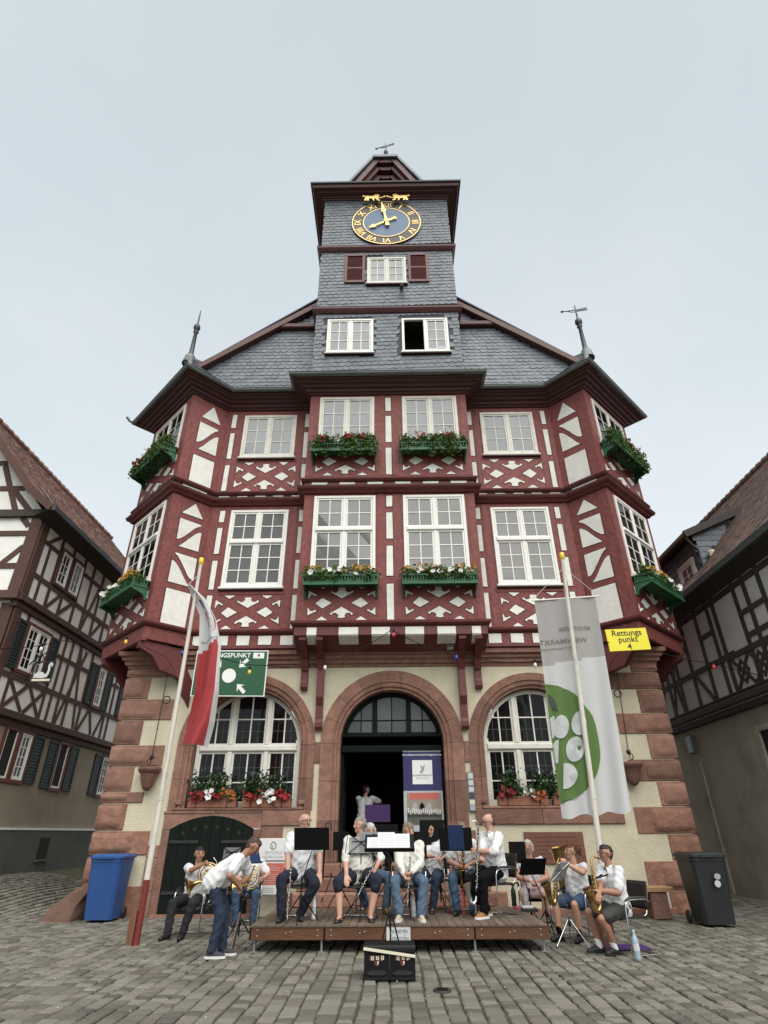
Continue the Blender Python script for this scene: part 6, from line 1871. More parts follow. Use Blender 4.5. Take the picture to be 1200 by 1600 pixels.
# ================================================================== wheelie bins
def bin_(x0, x1, y0, y1, h, mat, label, sticker=False, hinge_back=True):
    cx, cy = (x0 + x1) / 2, (y0 + y1) / 2
    w, d = x1 - x0, y1 - y0
    root = empty('wheeled_bin', (cx, cy, 0), label=label, cat='bin')
    b = MB()
    k = .84
    P = []
    for (z, s1, s2) in ((.04, k, k * .86), (h * .9, .97, .97), (h * .91, 1.0, 1.0), (h * .97, 1.0, 1.0)):
        ww, dd = w / 2 * s1, d / 2 * s2; c = .05
        oy = -(d / 2 - d / 2 * s2) * 0
        P.append([(-ww + c, -dd + oy, z), (ww - c, -dd + oy, z), (ww, -dd + c + oy, z), (ww, dd - c + oy, z), (ww - c, dd + oy, z), (-ww + c, dd + oy, z), (-ww, dd - c + oy, z), (-ww, -dd + c + oy, z)])
    V = [p for r in P for p in r]
    F = [(i * 8 + j, i * 8 + (j + 1) % 8, (i + 1) * 8 + (j + 1) % 8, (i + 1) * 8 + j) for i in range(3) for j in range(8)] + [tuple(range(8)), tuple(range(31, 23, -1))]
    b.add(V, F, mat); b.build('body', root)
    l = MB()
    c = .06; ww, dd = w / 2 + .025, d / 2 + .03
    r0 = [(-ww + c, -dd, 0), (ww - c, -dd, 0), (ww, -dd + c, 0), (ww, dd - c, 0), (ww - c, dd, 0), (-ww + c, dd, 0), (-ww, dd - c, 0), (-ww, -dd + c, 0)]
    V = [(x, y, h * .965) for x, y, z in r0] + [(x, y, h * .995) for x, y, z in r0] + [(x * .86, y * .86, h * 1.03) for x, y, z in r0]
    l.add(V, [(i * 8 + j, i * 8 + (j + 1) % 8, (i + 1) * 8 + (j + 1) % 8, (i + 1) * 8 + j) for i in range(2) for j in range(8)] + [tuple(range(23, 15, -1)), tuple(range(8))], mat)
    l.wbox(-.16, .16, -dd - .02, -dd + .05, h * .965, h * 1.0, mat)
    l.build('lid', root)
    hd = MB(); hd.tube([(-w * .4, d / 2 + .03, h * .93), (-w * .4, d / 2 + .10, h * .97), (w * .4, d / 2 + .10, h * .97), (w * .4, d / 2 + .03, h * .93)], .018, mat, 8); hd.build('handle', root)
    for sx in (-1, 1):
        wh = MB(); wh.lathe((sx * (w * .5 - .02), d / 2 - .06, .105), [(0, -.025), (.09, -.025), (.105, -.015), (.105, .015), (.09, .025), (0, .025)], 'black_plastic', 16, (1, 0, 0)); wh.build('wheel', root)
    if sticker:
        s_ = MB(); fr = Fr((0, -d / 2 * .93, 0), (1, 0, 0), (0, -1, -.09), (0, -.09, 1))
        s_.prism(fr, ell(.04, h * .60, .055, .055), .012, .015, 'paper'); s_.prism(fr, ell(.06, h * .70, .06, .05, 9), .012, .014, 'paper_grey'); s_.build('sticker', root)
    return root
a = at_z(122, 1443, 0); b = at_z(180, 1443, 0)
bin_(a.x - .03, a.x + .62, a.y, a.y + .72, 1.12, 'bin_blue', 'blue wheeled bin beside the left corner stones')
a = at_z(1106, 1451, 0)
bin_(a.x - .02, a.x + .64, a.y, a.y + .72, 1.12, 'bin_black', 'black wheeled bin with round white sticker by the right corner', True)
# guard stone at the left corner
gsn = MB(); rr_ = random.Random(9)
base = [(-.45, -.28), (-.16, -.4), (.2, -.34), (.32, 0), (.24, .32), (-.32, .28)]
lv = [(0, 1, 0), (.25, .85, .12), (.52, .55, .30), (.66, .25, .42)]
V = [(x * s + ox + rr_.uniform(-.03, .03), y * s + rr_.uniform(-.03, .03), z + rr_.uniform(-.02, .02)) for z, s, ox in lv for x, y in base]
gsn.add(V, [(i * 6 + j, i * 6 + (j + 1) % 6, (i + 1) * 6 + (j + 1) % 6, (i + 1) * 6 + j) for i in range(3) for j in range(6)] + [tuple(range(23, 17, -1))], 'boulder')
g_ = gsn.build('guard_stone', label='leaning brown guard stone at the left corner behind the blue bin', cat='stone'); g_.location = (at_z(100, 1440, 0).x - .1, -.35, -.02)
# bench against the right wall
bn = empty('stone_bench', (5.05, -.62, 0), label='bench with wooden plank on stone blocks at the right wall', cat='bench')
MB().bbox(Fr((0, 0, 0), (1, 0, 0), (0, 0, 1), (0, 1, 0)), -1.1, .52, -.22, .22, .46, .54, 'bench_wood', .012).build('seat_plank', bn)
for x in (-.8, .22): MB().bbox(Fr((0, -.19, 0), (1, 0, 0), (0, -1, 0)), x - .17, x + .17, 0, .455, -.38, 0, 'sandstone', .02).build('stone_block', bn)
# bottles
def bottle(p, h, r, m, label, cap='bottle_blue'):
    o = empty('drink_bottle', p, label=label, cat='bottle', group='drink bottles of the band')
    MB().lathe((0, 0, 0), [(0, 0), (r, 0), (r, h * .12), (r * .93, h * .2), (r, h * .3), (r, h * .62), (r * .8, h * .74), (r * .38, h * .88), (r * .36, h * .92)], m, 14).build('body', o)
    MB().lathe((0, 0, h * .92), [(r * .42, 0), (r * .42, h * .08), (0, h * .08)], cap, 10).build('cap', o)
    MB().lathe((0, 0, 0), [(r * 1.01, h * .34), (r * 1.01, h * .56)], 'paper' if m != 'bottle_green' else 'bottle_green', 14).build('paper_band', o)
bottle(at_z(998, 1502, 0), .34, .042, 'bottle_blue', 'blue water bottle standing by the saxophone man chair')
bottle(at_z(490, 1437, SZ), .30, .038, 'sign_white', 'white bottle on the stage by the oboe player', 'bulb_white')
bottle(at_z(580, 1437, SZ), .32, .042, 'bottle_clear', 'clear water bottle on the stage beside the grey haired woman in sandals')
bottle(at_z(646, 1434, SZ), .30, .040, 'bottle_clear', 'clear water bottle on the stage between the clarinet player feet')
bottle(at_z(804, 1416, SZ), .34, .045, 'bottle_green', 'dark green flask at the back right of the stage', 'black_plastic')
bottle(at_z(823, 1419, SZ), .33, .045, 'bottle_clear', 'clear water bottle at the right edge of the stage')
bottle(at_z(262, 1452, 0), .30, .038, 'bottle_clear', 'clear water bottle on the cobbles by the cellar door')
bottle(at_z(706, 1424, SZ), .32, .042, 'bottle_blue', 'blue tinted water bottle on the stage left of the red stand')
pk = MB(); pk.bbox(Fr((0, 0, 0), (1, 0, 0), (0, 0, 1), (0, 1, 0)), -.13, .13, -.09, .09, 0, .05, 'black_plastic', .015); pk.bbox(Fr((-.03, 0, .05), (1, .1, 0), (0, 0, 1), (-.1, 1, 0)), -.11, .08, -.07, .07, .001, .03, 'paper', .01)
o = pk.build('instrument_pouch', label='small black pouch with white cloth at the stage edge', cat='pouch'); o.location = at_z(828, 1424, SZ)
pk = MB(); pk.bbox(Fr((0, 0, 0), (1, .2, 0), (0, 0, 1), (-.2, 1, 0)), -.09, .09, -.06, .06, 0, .04, 'pink_cloth', .02); o = pk.build('pink_cloth_bag', label='pink cloth bag lying beside the pouch at the stage edge', cat='bag'); o.location = at_z(812, 1420, SZ)
rgm = MB(); rgm.wbox(-.35, .35, -.22, .22, .012, .022, 'rug_purple'); o = rgm.build('purple_bag', label='flat purple bag under the saxophone man chair', cat='bag'); o.location = at_z(975, 1482, 0)

# ================================================================== strings of lamps
def lamp_string(pts, bulbs, label):
    root = empty('lamp_string', pts[0], label=label, cat='string lights')
    w = MB(); o = pts[0]
    P = []
    for a, b in zip(pts[:-1], pts[1:]):
        n = 8; sag = (b - a).length * .05
        for k in range(n): P.append(a.lerp(b, k / n) - o - Vector((0, 0, sag * 4 * (k / n) * (1 - k / n))))
    P.append(pts[-1] - o)
    w.tube(P, .010, 'black_metal', 5); w.build('wire', root)
    for p, m in bulbs:
        b = MB(); c = p - o
        b.lathe(c + Vector((0, 0, .0)), [(.022, .10), (.026, .02)], 'black_metal', 8); b.build('lamp_socket', root)
        b = MB(); b.lathe(c, [(.022, .02), (.036, -.015), (.040, -.045), (.028, -.078), (0, -.09)], m, 10); b.build('lamp_bulb', root)
A = lambda x, y, Y=-1.35: at_y(x, y, Y)
lamp_string([A(-60, 1008, -.5), A(100, 1001, -.9), A(200, 996, -1.2)], [(A(197, 1001, -1.2), 'bulb_yellow'), (A(65, 1012, -.8), 'bulb_white')], 'string of coloured lamps from the left house to the left oriel')
lamp_string([A(278, 990, -1.3), A(330, 1022), A(420, 1040), A(506, 1037), A(612, 984, -1.15)], [(A(285, 1018, -1.3), 'bulb_blue'), (A(390, 1048), 'bulb_yellow'), (A(508, 1041), 'bulb_white'), (A(615, 990, -1.15), 'bulb_red')], 'string of coloured lamps from the left oriel to the bay centre')
lamp_string([A(612, 984, -1.15), A(712, 1022), A(835, 1033), A(935, 1012), A(952, 1003, -1.4)], [(A(713, 1025), 'bulb_blue'), (A(836, 1037), 'bulb_white'), (A(935, 1016), 'bulb_white')], 'string of coloured lamps from the bay centre to the yellow sign')
lamp_string([A(1008, 1010, -1.3), A(1114, 1036, -1.3), A(1260, 1060, -1.3)], [(A(1115, 1040, -1.3), 'bulb_red')], 'string of coloured lamps from the right oriel to the right house')
fl_ = MB(); fl_.bbox(Fr((0, 0, 0), (1, 0, 0), (0, -.6, -1), (0, 1, -.6)), -.09, .09, -.06, .06, 0, .07, 'black_metal', .01); fl_.bbox(Fr((0, 0, 0), (1, 0, 0), (0, -.6, -1), (0, 1, -.6)), -.075, .075, -.045, .045, .07, .074, 'paper_grey', .002)
o = fl_.build('floodlight', label='small black floodlight under the bay right of its centre', cat='floodlight'); o.location = at_y(703, 1010, -.8)
# ================================================================== remeshed soft bodies
def caps_mesh(caps, n=10):
    V, F = [], []
    for (p, r0, q, r1) in caps:
        p, q = Vector(p), Vector(q)
        ax = q - p; L = ax.length
        ax = ax / L if L > 1e-6 else Vector((0, 0, 1))
        e1 = ax.orthogonal().normalized(); e2 = ax.cross(e1)
        rings = []
        for k in range(4):
            a = -math.pi / 2 + math.pi / 2 * k / 3
            rings.append((p + ax * (r0 * math.sin(a)), max(1e-4, r0 * math.cos(a))))
        for k in range(4):
            a = math.pi / 2 * k / 3
            rings.append((q + ax * (r1 * math.sin(a)), max(1e-4, r1 * math.cos(a))))
        o = len(V)
        for c, r in rings:
            for k in range(n):
                t = 2 * math.pi * k / n
                V.append(c + (e1 * math.cos(t) + e2 * math.sin(t)) * r)
        for i in range(7):
            for k in range(n):
                F.append((o + i * n + k, o + i * n + (k + 1) % n, o + (i + 1) * n + (k + 1) % n, o + (i + 1) * n + k))
        F.append(tuple(o + k for k in reversed(range(n)))); F.append(tuple(o + 7 * n + k for k in range(n)))
    return V, F
def blob(name, caps, mat, parent, voxel=.011, wrinkle=0.0, wscale=22.0, floor=None, smooth_it=3, seed=0.0):
    V, F = caps_mesh(caps)
    me = bpy.data.meshes.new('tmp'); me.from_pydata([tuple(v) for v in V], [], F); me.update()
    o = bpy.data.objects.new('tmp', me); TMP.collection.objects.link(o)
    m = o.modifiers.new('r', 'REMESH'); m.mode = 'VOXEL'; m.voxel_size = voxel
    s = o.modifiers.new('s', 'SMOOTH'); s.factor = .5; s.iterations = smooth_it
    vl = TMP.view_layers[0]; vl.update(); dg = vl.depsgraph
    new = bpy.data.meshes.new_from_object(o.evaluated_get(dg))
    bpy.data.objects.remove(o); bpy.data.meshes.remove(me)
    n = len(new.vertices)
    co = np.empty(n * 3, np.float32); new.vertices.foreach_get('co', co); co = co.reshape(-1, 3)
    if wrinkle:
        no = np.empty(n * 3, np.float32); new.vertices.foreach_get('normal', no); no = no.reshape(-1, 3)
        x, y, z = co[:, 0] + seed, co[:, 1] + seed * 2, co[:, 2]
        k = wscale
        def ridge(a): return 1 - 2 * np.abs(np.sin(a))
        w = ridge(k * .55 * (z + .35 * x - .2 * y) + 1.9 * np.sin(k * .22 * (x + y) + 1.0)) + .8 * ridge(k * .8 * (.75 * x - .7 * z + .6 * y) + 1.5 * np.sin(k * .3 * z)) + .4 * np.sin(k * 1.9 * (y + z * .4 - x * .3))
        co = co + no * (wrinkle * w / 2.0)[:, None]
    if floor is not None: co[:, 2] = np.maximum(co[:, 2], floor)
    new.vertices.foreach_set('co', co.astype(np.float32).ravel())
    new.polygons.foreach_set('use_smooth', [True] * len(new.polygons))
    new.materials.clear(); new.materials.append(MATS[mat])
    new.update(); new.name = name
    ob = bpy.data.objects.new(name, new); COL.objects.link(ob); ob.parent = parent
    return ob
def ik(a, b, l1, l2, pole):
    d = b - a; L = d.length
    if L > (l1 + l2) * .995:
        b = a + d * ((l1 + l2) * .995 / L); d = b - a; L = d.length
    x = (l1 * l1 - l2 * l2 + L * L) / (2 * L)
    h = math.sqrt(max(0, l1 * l1 - x * x))
    u = d / L; p = pole - u * pole.dot(u)
    p = p.normalized() if p.length > 1e-5 else u.orthogonal().normalized()
    return a + u * x + p * h, b

def person(label, hip, z0, face, sit=True, hipz=None, feetL=(-.12, .44), feetR=(.12, .44), lean=4, side=0, head=(0, 0), handL=None, handR=None, skin='skin', shirt='cloth_white', sleeve='short',
           bottom='trousers', pants='denim', shoe='shoe_black', sole=None, hair=('short', 'hair_brown'), glasses=False, girth=1.0, sc=1.0, curlL=.9, curlR=.9, elbowL=None, elbowR=None, palmL=None, palmR=None,
           ankles=None, kneeout=.25, sandals=False, socks=None, sleeve_mat=None, twist=0.0, collar=True, bust=0.0, belt=False):
    a = R_(face)
    FW, RT, UP = Vector((math.cos(a), math.sin(a), 0)), Vector((math.sin(a), -math.cos(a), 0)), Vector((0, 0, 1))
    H0 = Vector((hip[0], hip[1], z0))
    root = empty('person', H0, label=label, cat='person', group='members of the wind band')
    hz = hipz if hipz is not None else (.535 if sit else .90) * sc
    def Lc(r, f, u): return RT * r + FW * f + UP * u           # local to root
    def W2(p): return Vector(p) - H0                           # world to root
    c = Lc(0, 0, hz)
    th = R_(lean); sd = R_(side)
    T = (FW * math.sin(th) + UP * math.cos(th) + RT * math.sin(sd)).normalized()
    tw = R_(twist)
    R2 = (RT * math.cos(tw) + FW * math.sin(tw)).normalized()
    B2_ = R2.cross(T).normalized()            # points to the back or front
    Fq = B2_ if B2_.dot(FW) > 0 or (B2_.dot(UP) < 0 and lean > 60) else -B2_
    g = girth * 1.10; s = sc; K = 1.13
    waist, chest, nb = c + T * .19 * s, c + T * .37 * s, c + T * .515 * s
    shL, shR = c + T * .465 * s - R2 * .192 * s, c + T * .465 * s + R2 * .192 * s
    hipL, hipR = c - RT * .092 * s, c + RT * .092 * s
    # legs
    legs = []
    for (hp, ft, sg) in ((hipL, feetL, -1), (hipR, feetR, 1)):
        ft = Vector(ft) if len(ft) == 3 else Vector((ft[0], ft[1], 0))
        ank = Lc(ft.x * s, ft.y * s, ft.z + .085 * s)
        kn, ank = ik(hp, ank, .435 * s, .42 * s, FW + RT * sg * kneeout + UP * .15)
        legs.append((hp, kn, ank, sg))
    # arms
    arms = []
    for (sh, hd, sg, el) in ((shL, handL, -1, elbowL), (shR, handR, 1, elbowR)):
        if hd is None: hd_ = legs[0 if sg < 0 else 1][1] + UP * .085 - FW * .10 * s
        else: hd_ = W2(hd)
        pole = el if el is not None else (R2 * sg * .9 - FW * .5 - UP * .6)
        if el is not None: pole = RT * el[0] + FW * el[1] + UP * el[2]
        eb, wr = ik(sh, hd_, .285 * s, .255 * s, pole)
        arms.append((sh, eb, wr, sg, hd_))
    body = []
    for sg in (-1, 1):
        body += [(c + RT * sg * .065 * s, .105 * g * s, waist + R2 * sg * .05 * s, .10 * g * s), (waist + R2 * sg * .05 * s, .10 * g * s, chest + R2 * sg * .082 * s, .110 * s), (chest + R2 * sg * .082 * s, .106 * s, c + T * .455 * s + R2 * sg * .145 * s, .058 * s)]
    # head
    hy, hp_ = R_(head[0]), R_(head[1])
    hf = (FW * math.cos(hy) + RT * math.sin(hy))
    hf = (hf * math.cos(hp_) + UP * math.sin(hp_)).normalized()
    if lean > 40: hf = (hf + (FW * math.sin(th) * 0 - UP * .55)).normalized()
    hr = hf.cross(UP).normalized(); hu = hr.cross(hf).normalized()
    hc = nb + T * .085 * s + UP * .075 * s + hf * .015
    if lean > 40: hc = nb + T * .15 * s + UP * .03
    body += [(nb - T * .06 * s, .062 * s, hc - hu * .04 - hf * .01, .053 * s)]
    body += [(hc - hf * .02 + hu * .025, .086 * s, hc + hf * .012 + hu * .025, .082 * s), (hc + hf * .02 + hu * .01, .074 * s, hc + hf * .032 - hu * .055, .052 * s), (hc + hf * .055 - hu * .08, .030 * s, hc + hf * .05 - hu * .075, .032 * s)]
    body += [(hc + hf * .088 + hu * .018, .010, hc + hf * .112 - hu * .020, .015)]           # nose
    for sg in (-1, 1):
        body += [(hc + hr * sg * .083 - hf * .005 + hu * .018, .014, hc + hr * sg * .083 - hf * .002 - hu * .022, .010)]      # ears
        body += [(hc + hf * .070 + hr * sg * .034 + hu * .036, .014, hc + hf * .074 + hr * sg * .018 + hu * .038, .013)]       # brow
        body += [(hc + hf * .058 + hr * sg * .042 - hu * .02, .024, hc + hf * .062 + hr * sg * .03 - hu * .035, .022)]         # cheek
    body += [(hc + hf * .078 - hu * .046, .013, hc + hf * .078 - hu * .056, .013)]
    for (sh, eb, wr, sg, hd_) in arms:
        body += [(sh, .060 * s, eb, .046 * s), (eb, .046 * s, eb.lerp(wr, .35), .046 * s), (eb.lerp(wr, .35), .046 * s, wr, .031 * s)]
        # hand: palm, four fingers, thumb
        fd = (wr - eb).normalized()
        pn = palmL if sg < 0 else palmR
        pn = (RT * pn[0] + FW * pn[1] + UP * pn[2]) if pn is not None else (-UP + FW * .1)
        pn = (pn - fd * pn.dot(fd)).normalized()
        ac = fd.cross(pn).normalized()
        cl = curlL if sg < 0 else curlR
        if ac.dot(R2) * sg > 0: ac = -ac          # thumb side points inward
        kn0 = wr + fd * .085 * s
        for k in (-1, 0, 1): body += [(wr + ac * k * .016 * s + fd * .01, .020 * s, kn0 + ac * k * .027 * s, .0155 * s)]
        for k in range(4):
            b0 = kn0 + ac * (.033 - .022 * k) * s
            l = (.040, .046, .043, .034)[k] * s
            a1, a2 = cl * .7, cl * 1.7
            m1 = b0 + (fd * math.cos(a1) + pn * math.sin(a1)) * l
            m2 = m1 + (fd * math.cos(a2) + pn * math.sin(a2)) * l * .95
            body += [(b0, .0105 * s, m1, .0098 * s), (m1, .0098 * s, m2, .0085 * s)]
        t0 = wr + fd * .03 * s + ac * .030 * s
        t1 = t0 + (fd * .6 + ac * .7 + pn * .3).normalized() * .042 * s
        t2 = t1 + (fd * .9 + ac * .1 + pn * .4 * cl).normalized() * .036 * s
        body += [(wr + fd * .02, .018 * s, t0, .014 * s), (t0, .013 * s, t1, .0115 * s), (t1, .0115 * s, t2, .0095 * s)]
    for (hp, kn, an, sg) in legs:
        body += [(hp, .088 * s, hp.lerp(kn, .5), .076 * s), (hp.lerp(kn, .5), .076 * s, kn, .056 * s), (kn, .056 * s, kn.lerp(an, .35) - FW * .018, .062 * s), (kn.lerp(an, .35) - FW * .018, .062 * s, an, .039 * s)]
        fdir = (FW + RT * sg * .18).normalized()
        if abs(lean) > 40: fdir = FW
        body += [(an - UP * .04 * s, .036 * s, an - UP * .055 * s + fdir * .10 * s, .028 * s)]
    bo = blob('body', body, skin, root, .0085, smooth_it=2)
    # face
    fm = MB()
    for sg in (-1, 1):
        fm.sphere(hc + hf * .082 + hr * sg * .034 + hu * .016, .0095, 'eye_dark', 8)
        fm.bar(hc + hf * .088 + hr * sg * .018 + hu * .044, hc + hf * .078 + hr * sg * .052 + hu * .044, .008, .007, hair[1], hu)
    fm.build('eyes', root)
    lm = MB(); lm.tube([hc + hf * .086 - hr * .022 - hu * .050, hc + hf * .096 - hu * .049, hc + hf * .086 + hr * .022 - hu * .050], [.004, .008, .004], 'lip', 6); lm.build('mouth', root)
    if glasses:
        gm_ = MB()
        for sg in (-1, 1):
            e = hc + hf * .102 + hr * sg * .036 + hu * .014
            gm_.tube([e + hr * .027 * math.cos(t) + hu * .020 * math.sin(t) for t in [k * math.pi / 6 for k in range(13)]], .0028, 'black_metal', 5)
            gm_.tube([e + hr * sg * .028, hc + hr * sg * .088 + hu * .016 - hf * .01], .0028, 'black_metal', 5)
        gm_.tube([hc + hf * .106 - hr * .010 + hu * .016, hc + hf * .106 + hr * .010 + hu * .016], .0028, 'black_metal', 5)
        gm_.build('glasses', root)
    # hair
    st, hm = hair
    hcaps = []
    if st == 'short': hcaps = [(hc - hf * .034 + hu * .046, .086 * s, hc + hf * .022 + hu * .064, .068 * s), (hc - hf * .05 + hu * .0, .072 * s, hc - hf * .045 - hu * .04, .056 * s)]
    elif st == 'bald': hcaps = [(hc - hf * .042 + hu * .018, .083 * s, hc - hf * .046 - hu * .035, .062 * s), (hc - hr * .062 - hf * .015 + hu * .03, .030, hc - hr * .066 - hf * .01 - hu * .005, .022), (hc + hr * .062 - hf * .015 + hu * .03, .030, hc + hr * .066 - hf * .01 - hu * .005, .022)]
    elif st == 'curly':
        rr = random.Random(5); hcaps = [(hc - hf * .03 + hu * .045, .092, hc + hf * .01 + hu * .06, .078), (hc - hf * .045, .085, hc - hf * .045 - hu * .05, .07)]
        for _ in range(26):
            d = Vector((rr.gauss(0, 1), rr.gauss(0, 1), rr.gauss(0, 1))).normalized()
            if d.dot(hf) > .35 and d.dot(hu) < .6: continue
            if d.dot(hu) < -.55: continue
            p = hc - hf * .025 + hu * .03 + d * .085
            hcaps.append((p, .024, p + d * .006, .022))
    elif st == 'bob': hcaps = [(hc - hf * .03 + hu * .045, .092, hc + hf * .02 + hu * .062, .072), (hc - hf * .045, .085, hc - hf * .05 - hu * .07, .07), (hc - hr * .072 - hf * .01 + hu * .02, .034, hc - hr * .075 - hf * .01 - hu * .06, .028), (hc + hr * .072 - hf * .01 + hu * .02, .034, hc + hr * .075 - hf * .01 - hu * .06, .028)]
    elif st == 'pony': hcaps = [(hc - hf * .03 + hu * .042, .090, hc + hf * .018 + hu * .060, .072), (hc - hf * .05 + hu * .0, .076, hc - hf * .05 - hu * .03, .05), (hc - hf * .12 + hu * .06, .032, hc - hf * .15 + hu * .05, .045), (hc - hf * .15 + hu * .05, .045, hc - hf * .17 - hu * .03, .035), (hc - hf * .13 + hu * .08, .03, hc - hf * .10 + hu * .10, .02)]
    if hcaps: blob('hair', hcaps, hm, root, .009, wrinkle=.0045 if st != 'curly' else .006, wscale=70 if st != 'curly' else 110, smooth_it=1)
    # shirt
    sm_ = []
    e = .020 * s
    for sg in (-1, 1):
        sm_ += [(c + RT * sg * .07 * s - T * .02, .112 * g * s + e, waist + R2 * sg * .055 * s, .108 * g * s + e), (waist + R2 * sg * .055 * s, .108 * g * s + e, chest + R2 * sg * .086 * s, .110 * s + e), (chest + R2 * sg * .086 * s, .110 * s + e, c + T * .45 * s + R2 * sg * .148 * s, .062 * s + e * .6)]
        if bust: sm_ += [(chest - T * .05 + R2 * sg * .065 + Fq * bust, .065, chest - T * .03 + R2 * sg * .07 + Fq * bust * .7, .06)]
    if g > 1.1: sm_ += [(c + T * .12 * s + Fq * .06 * g, .10 * g, waist + Fq * .05 * g, .09 * g)]
    for (sh, eb, wr, sg, hd_) in arms:
        if sleeve == 'short': sm_ += [(sh, .070 * s + e * .5, sh.lerp(eb, .72), .072 * s + e * .4)]
        elif sleeve == 'elbow': sm_ += [(sh, .070 * s + e * .4, eb, .062 * s + e * .4), (eb, .062 * s + e * .4, eb.lerp(wr, .18), .058 * s)]
        elif sleeve == 'long': sm_ += [(sh, .070 * s + e * .4, eb, .060 * s + e * .4), (eb, .060 * s + e * .4, eb.lerp(wr, .9), .045 * s)]
        elif sleeve == 'cap': sm_ += [(sh, .062 * s + e * .4, sh.lerp(eb, .45), .064 * s)]
    if collar: sm_ += [(nb - T * .03 * s, .066 * s, nb - T * .005 * s, .062 * s)]
    blob('shirt', sm_, shirt, root, .012, wrinkle=.0085, wscale=46, seed=hip[0] * 3.1, smooth_it=2)
    if collar:
        cm_ = MB()
        for sg in (-1, 1):
            a0 = nb + T * .012 * s + R2 * sg * .058 * s - Fq * .01; a1 = nb + T * .0 * s + Fq * .066 * s + R2 * sg * .010; a2 = nb - T * .075 * s + Fq * .088 * s + R2 * sg * .060 * s; a3 = nb - T * .03 * s + R2 * sg * .088 * s + Fq * .02
            cm_.add([a0, a1, a2, a3], [(0, 1, 2, 3)], shirt)
        cm_.build('collar', root, recalc=False)
    # trousers, shorts or skirt
    pm = [(c - RT * .06 * s - UP * .0, .118 * g * s, c + RT * .06 * s, .118 * g * s), (c - RT * .06 * s, .115 * g * s, c - RT * .05 * s + T * .08 * s, .108 * g * s), (c + RT * .06 * s, .115 * g * s, c + RT * .05 * s + T * .08 * s, .108 * g * s)]
    for (hp, kn, an, sg) in legs:
        if bottom == 'trousers': pm += [(hp, .104 * s, hp.lerp(kn, .5), .100 * s), (hp.lerp(kn, .5), .100 * s, kn, .084 * s), (kn, .084 * s, kn.lerp(an, .45), .076 * s), (kn.lerp(an, .45), .076 * s, kn.lerp(an, .97), .068 * s)]
        elif bottom == 'wide': pm += [(hp, .106 * s, hp.lerp(kn, .5), .096 * s), (hp.lerp(kn, .5), .096 * s, kn, .084 * s), (kn, .084 * s, kn.lerp(an, .95), .078 * s)]
        elif bottom == 'capri': pm += [(hp, .110 * g * s, kn, .084 * s), (kn, .084 * s, kn.lerp(an, .22), .078 * s)]
        elif bottom == 'shorts': pm += [(hp, .112 * g * s, hp.lerp(kn, .5), .100 * s), (hp.lerp(kn, .5), .100 * s, hp.lerp(kn, .80), .094 * s)]
        elif bottom == 'skirt': pm += [(hp, .116 * s, hp.lerp(kn, .75), .098 * s)]
    if bottom == 'skirt': pm += [(hipL.lerp(legs[0][1], .3), .10, hipR.lerp(legs[1][1], .3), .10), (hipL.lerp(legs[0][1], .65), .085, hipR.lerp(legs[1][1], .65), .085)]
    blob('trousers' if bottom in ('trousers', 'wide', 'capri') else bottom, pm, pants, root, .012, wrinkle=.0075, wscale=40, seed=hip[1], smooth_it=2)
    # shoes
    for (hp, kn, an, sg) in legs:
        fdir = (FW + RT * sg * .18).normalized()
        if abs(lean) > 40: fdir = FW
        b = an - UP * .085 * s
        if socks: blob('sock', [(an - UP * .02, .046, an.lerp(kn, .22), .045)], socks, root, .01, smooth_it=1)
        if sandals:
            blob('sandal', [(b - fdir * .03 + UP * .012, .040, b + fdir * .15 + UP * .010, .044), (b + fdir * .09 + UP * .05 - RT * .035, .012, b + fdir * .09 + UP * .05 + RT * .035, .012), (an - UP * .02 - RT * .03, .012, an - UP * .02 + RT * .03, .012)], shoe, root, .008, floor=b.z + .001, smooth_it=1)
        else:
            so_ = blob('shoe', [(b - fdir * .035 + UP * .04, .044, b + fdir * .05 + UP * .045, .045), (b + fdir * .05 + UP * .05, .043, b + fdir * .165 + UP * .028, .036), (an - UP * .03, .044, an - UP * .02 + fdir * .01, .043)], shoe, root, .009, floor=b.z + .004, smooth_it=2)
            if sole:
                qq = MB(); fq = Fr(b, fdir, fdir.cross(UP), UP)
                P = [(-.085, -.03), (-.06, -.046), (.05, -.05), (.14, -.05), (.195, -.03), (.21, 0), (.195, .03), (.14, .05), (.05, .05), (-.06, .046), (-.085, .03)]
                V = [b + fdir * x + fdir.cross(UP) * y + UP * .002 for x, y in P] + [b + fdir * x + fdir.cross(UP) * y + UP * .032 for x, y in P]
                k = len(P); qq.add(V, [tuple(range(k)), tuple(range(2 * k - 1, k - 1, -1))] + [(i, (i + 1) % k, k + (i + 1) % k, k + i) for i in range(k)], sole); qq.build('sole', so_)
    root['_j'] = 0; del root['_j']
    return dict(root=root, H0=H0, FW=FW, RT=RT, hc=H0 + hc, hf=hf, hr=hr, hu=hu, arms=[(H0 + x[0], H0 + x[1], H0 + x[2]) for x in arms], knees=[H0 + l[1] for l in legs], chest=H0 + chest, mouth=H0 + hc + hf * .1 - hu * .05, hip=H0 + c, nb=H0 + nb, T=T)

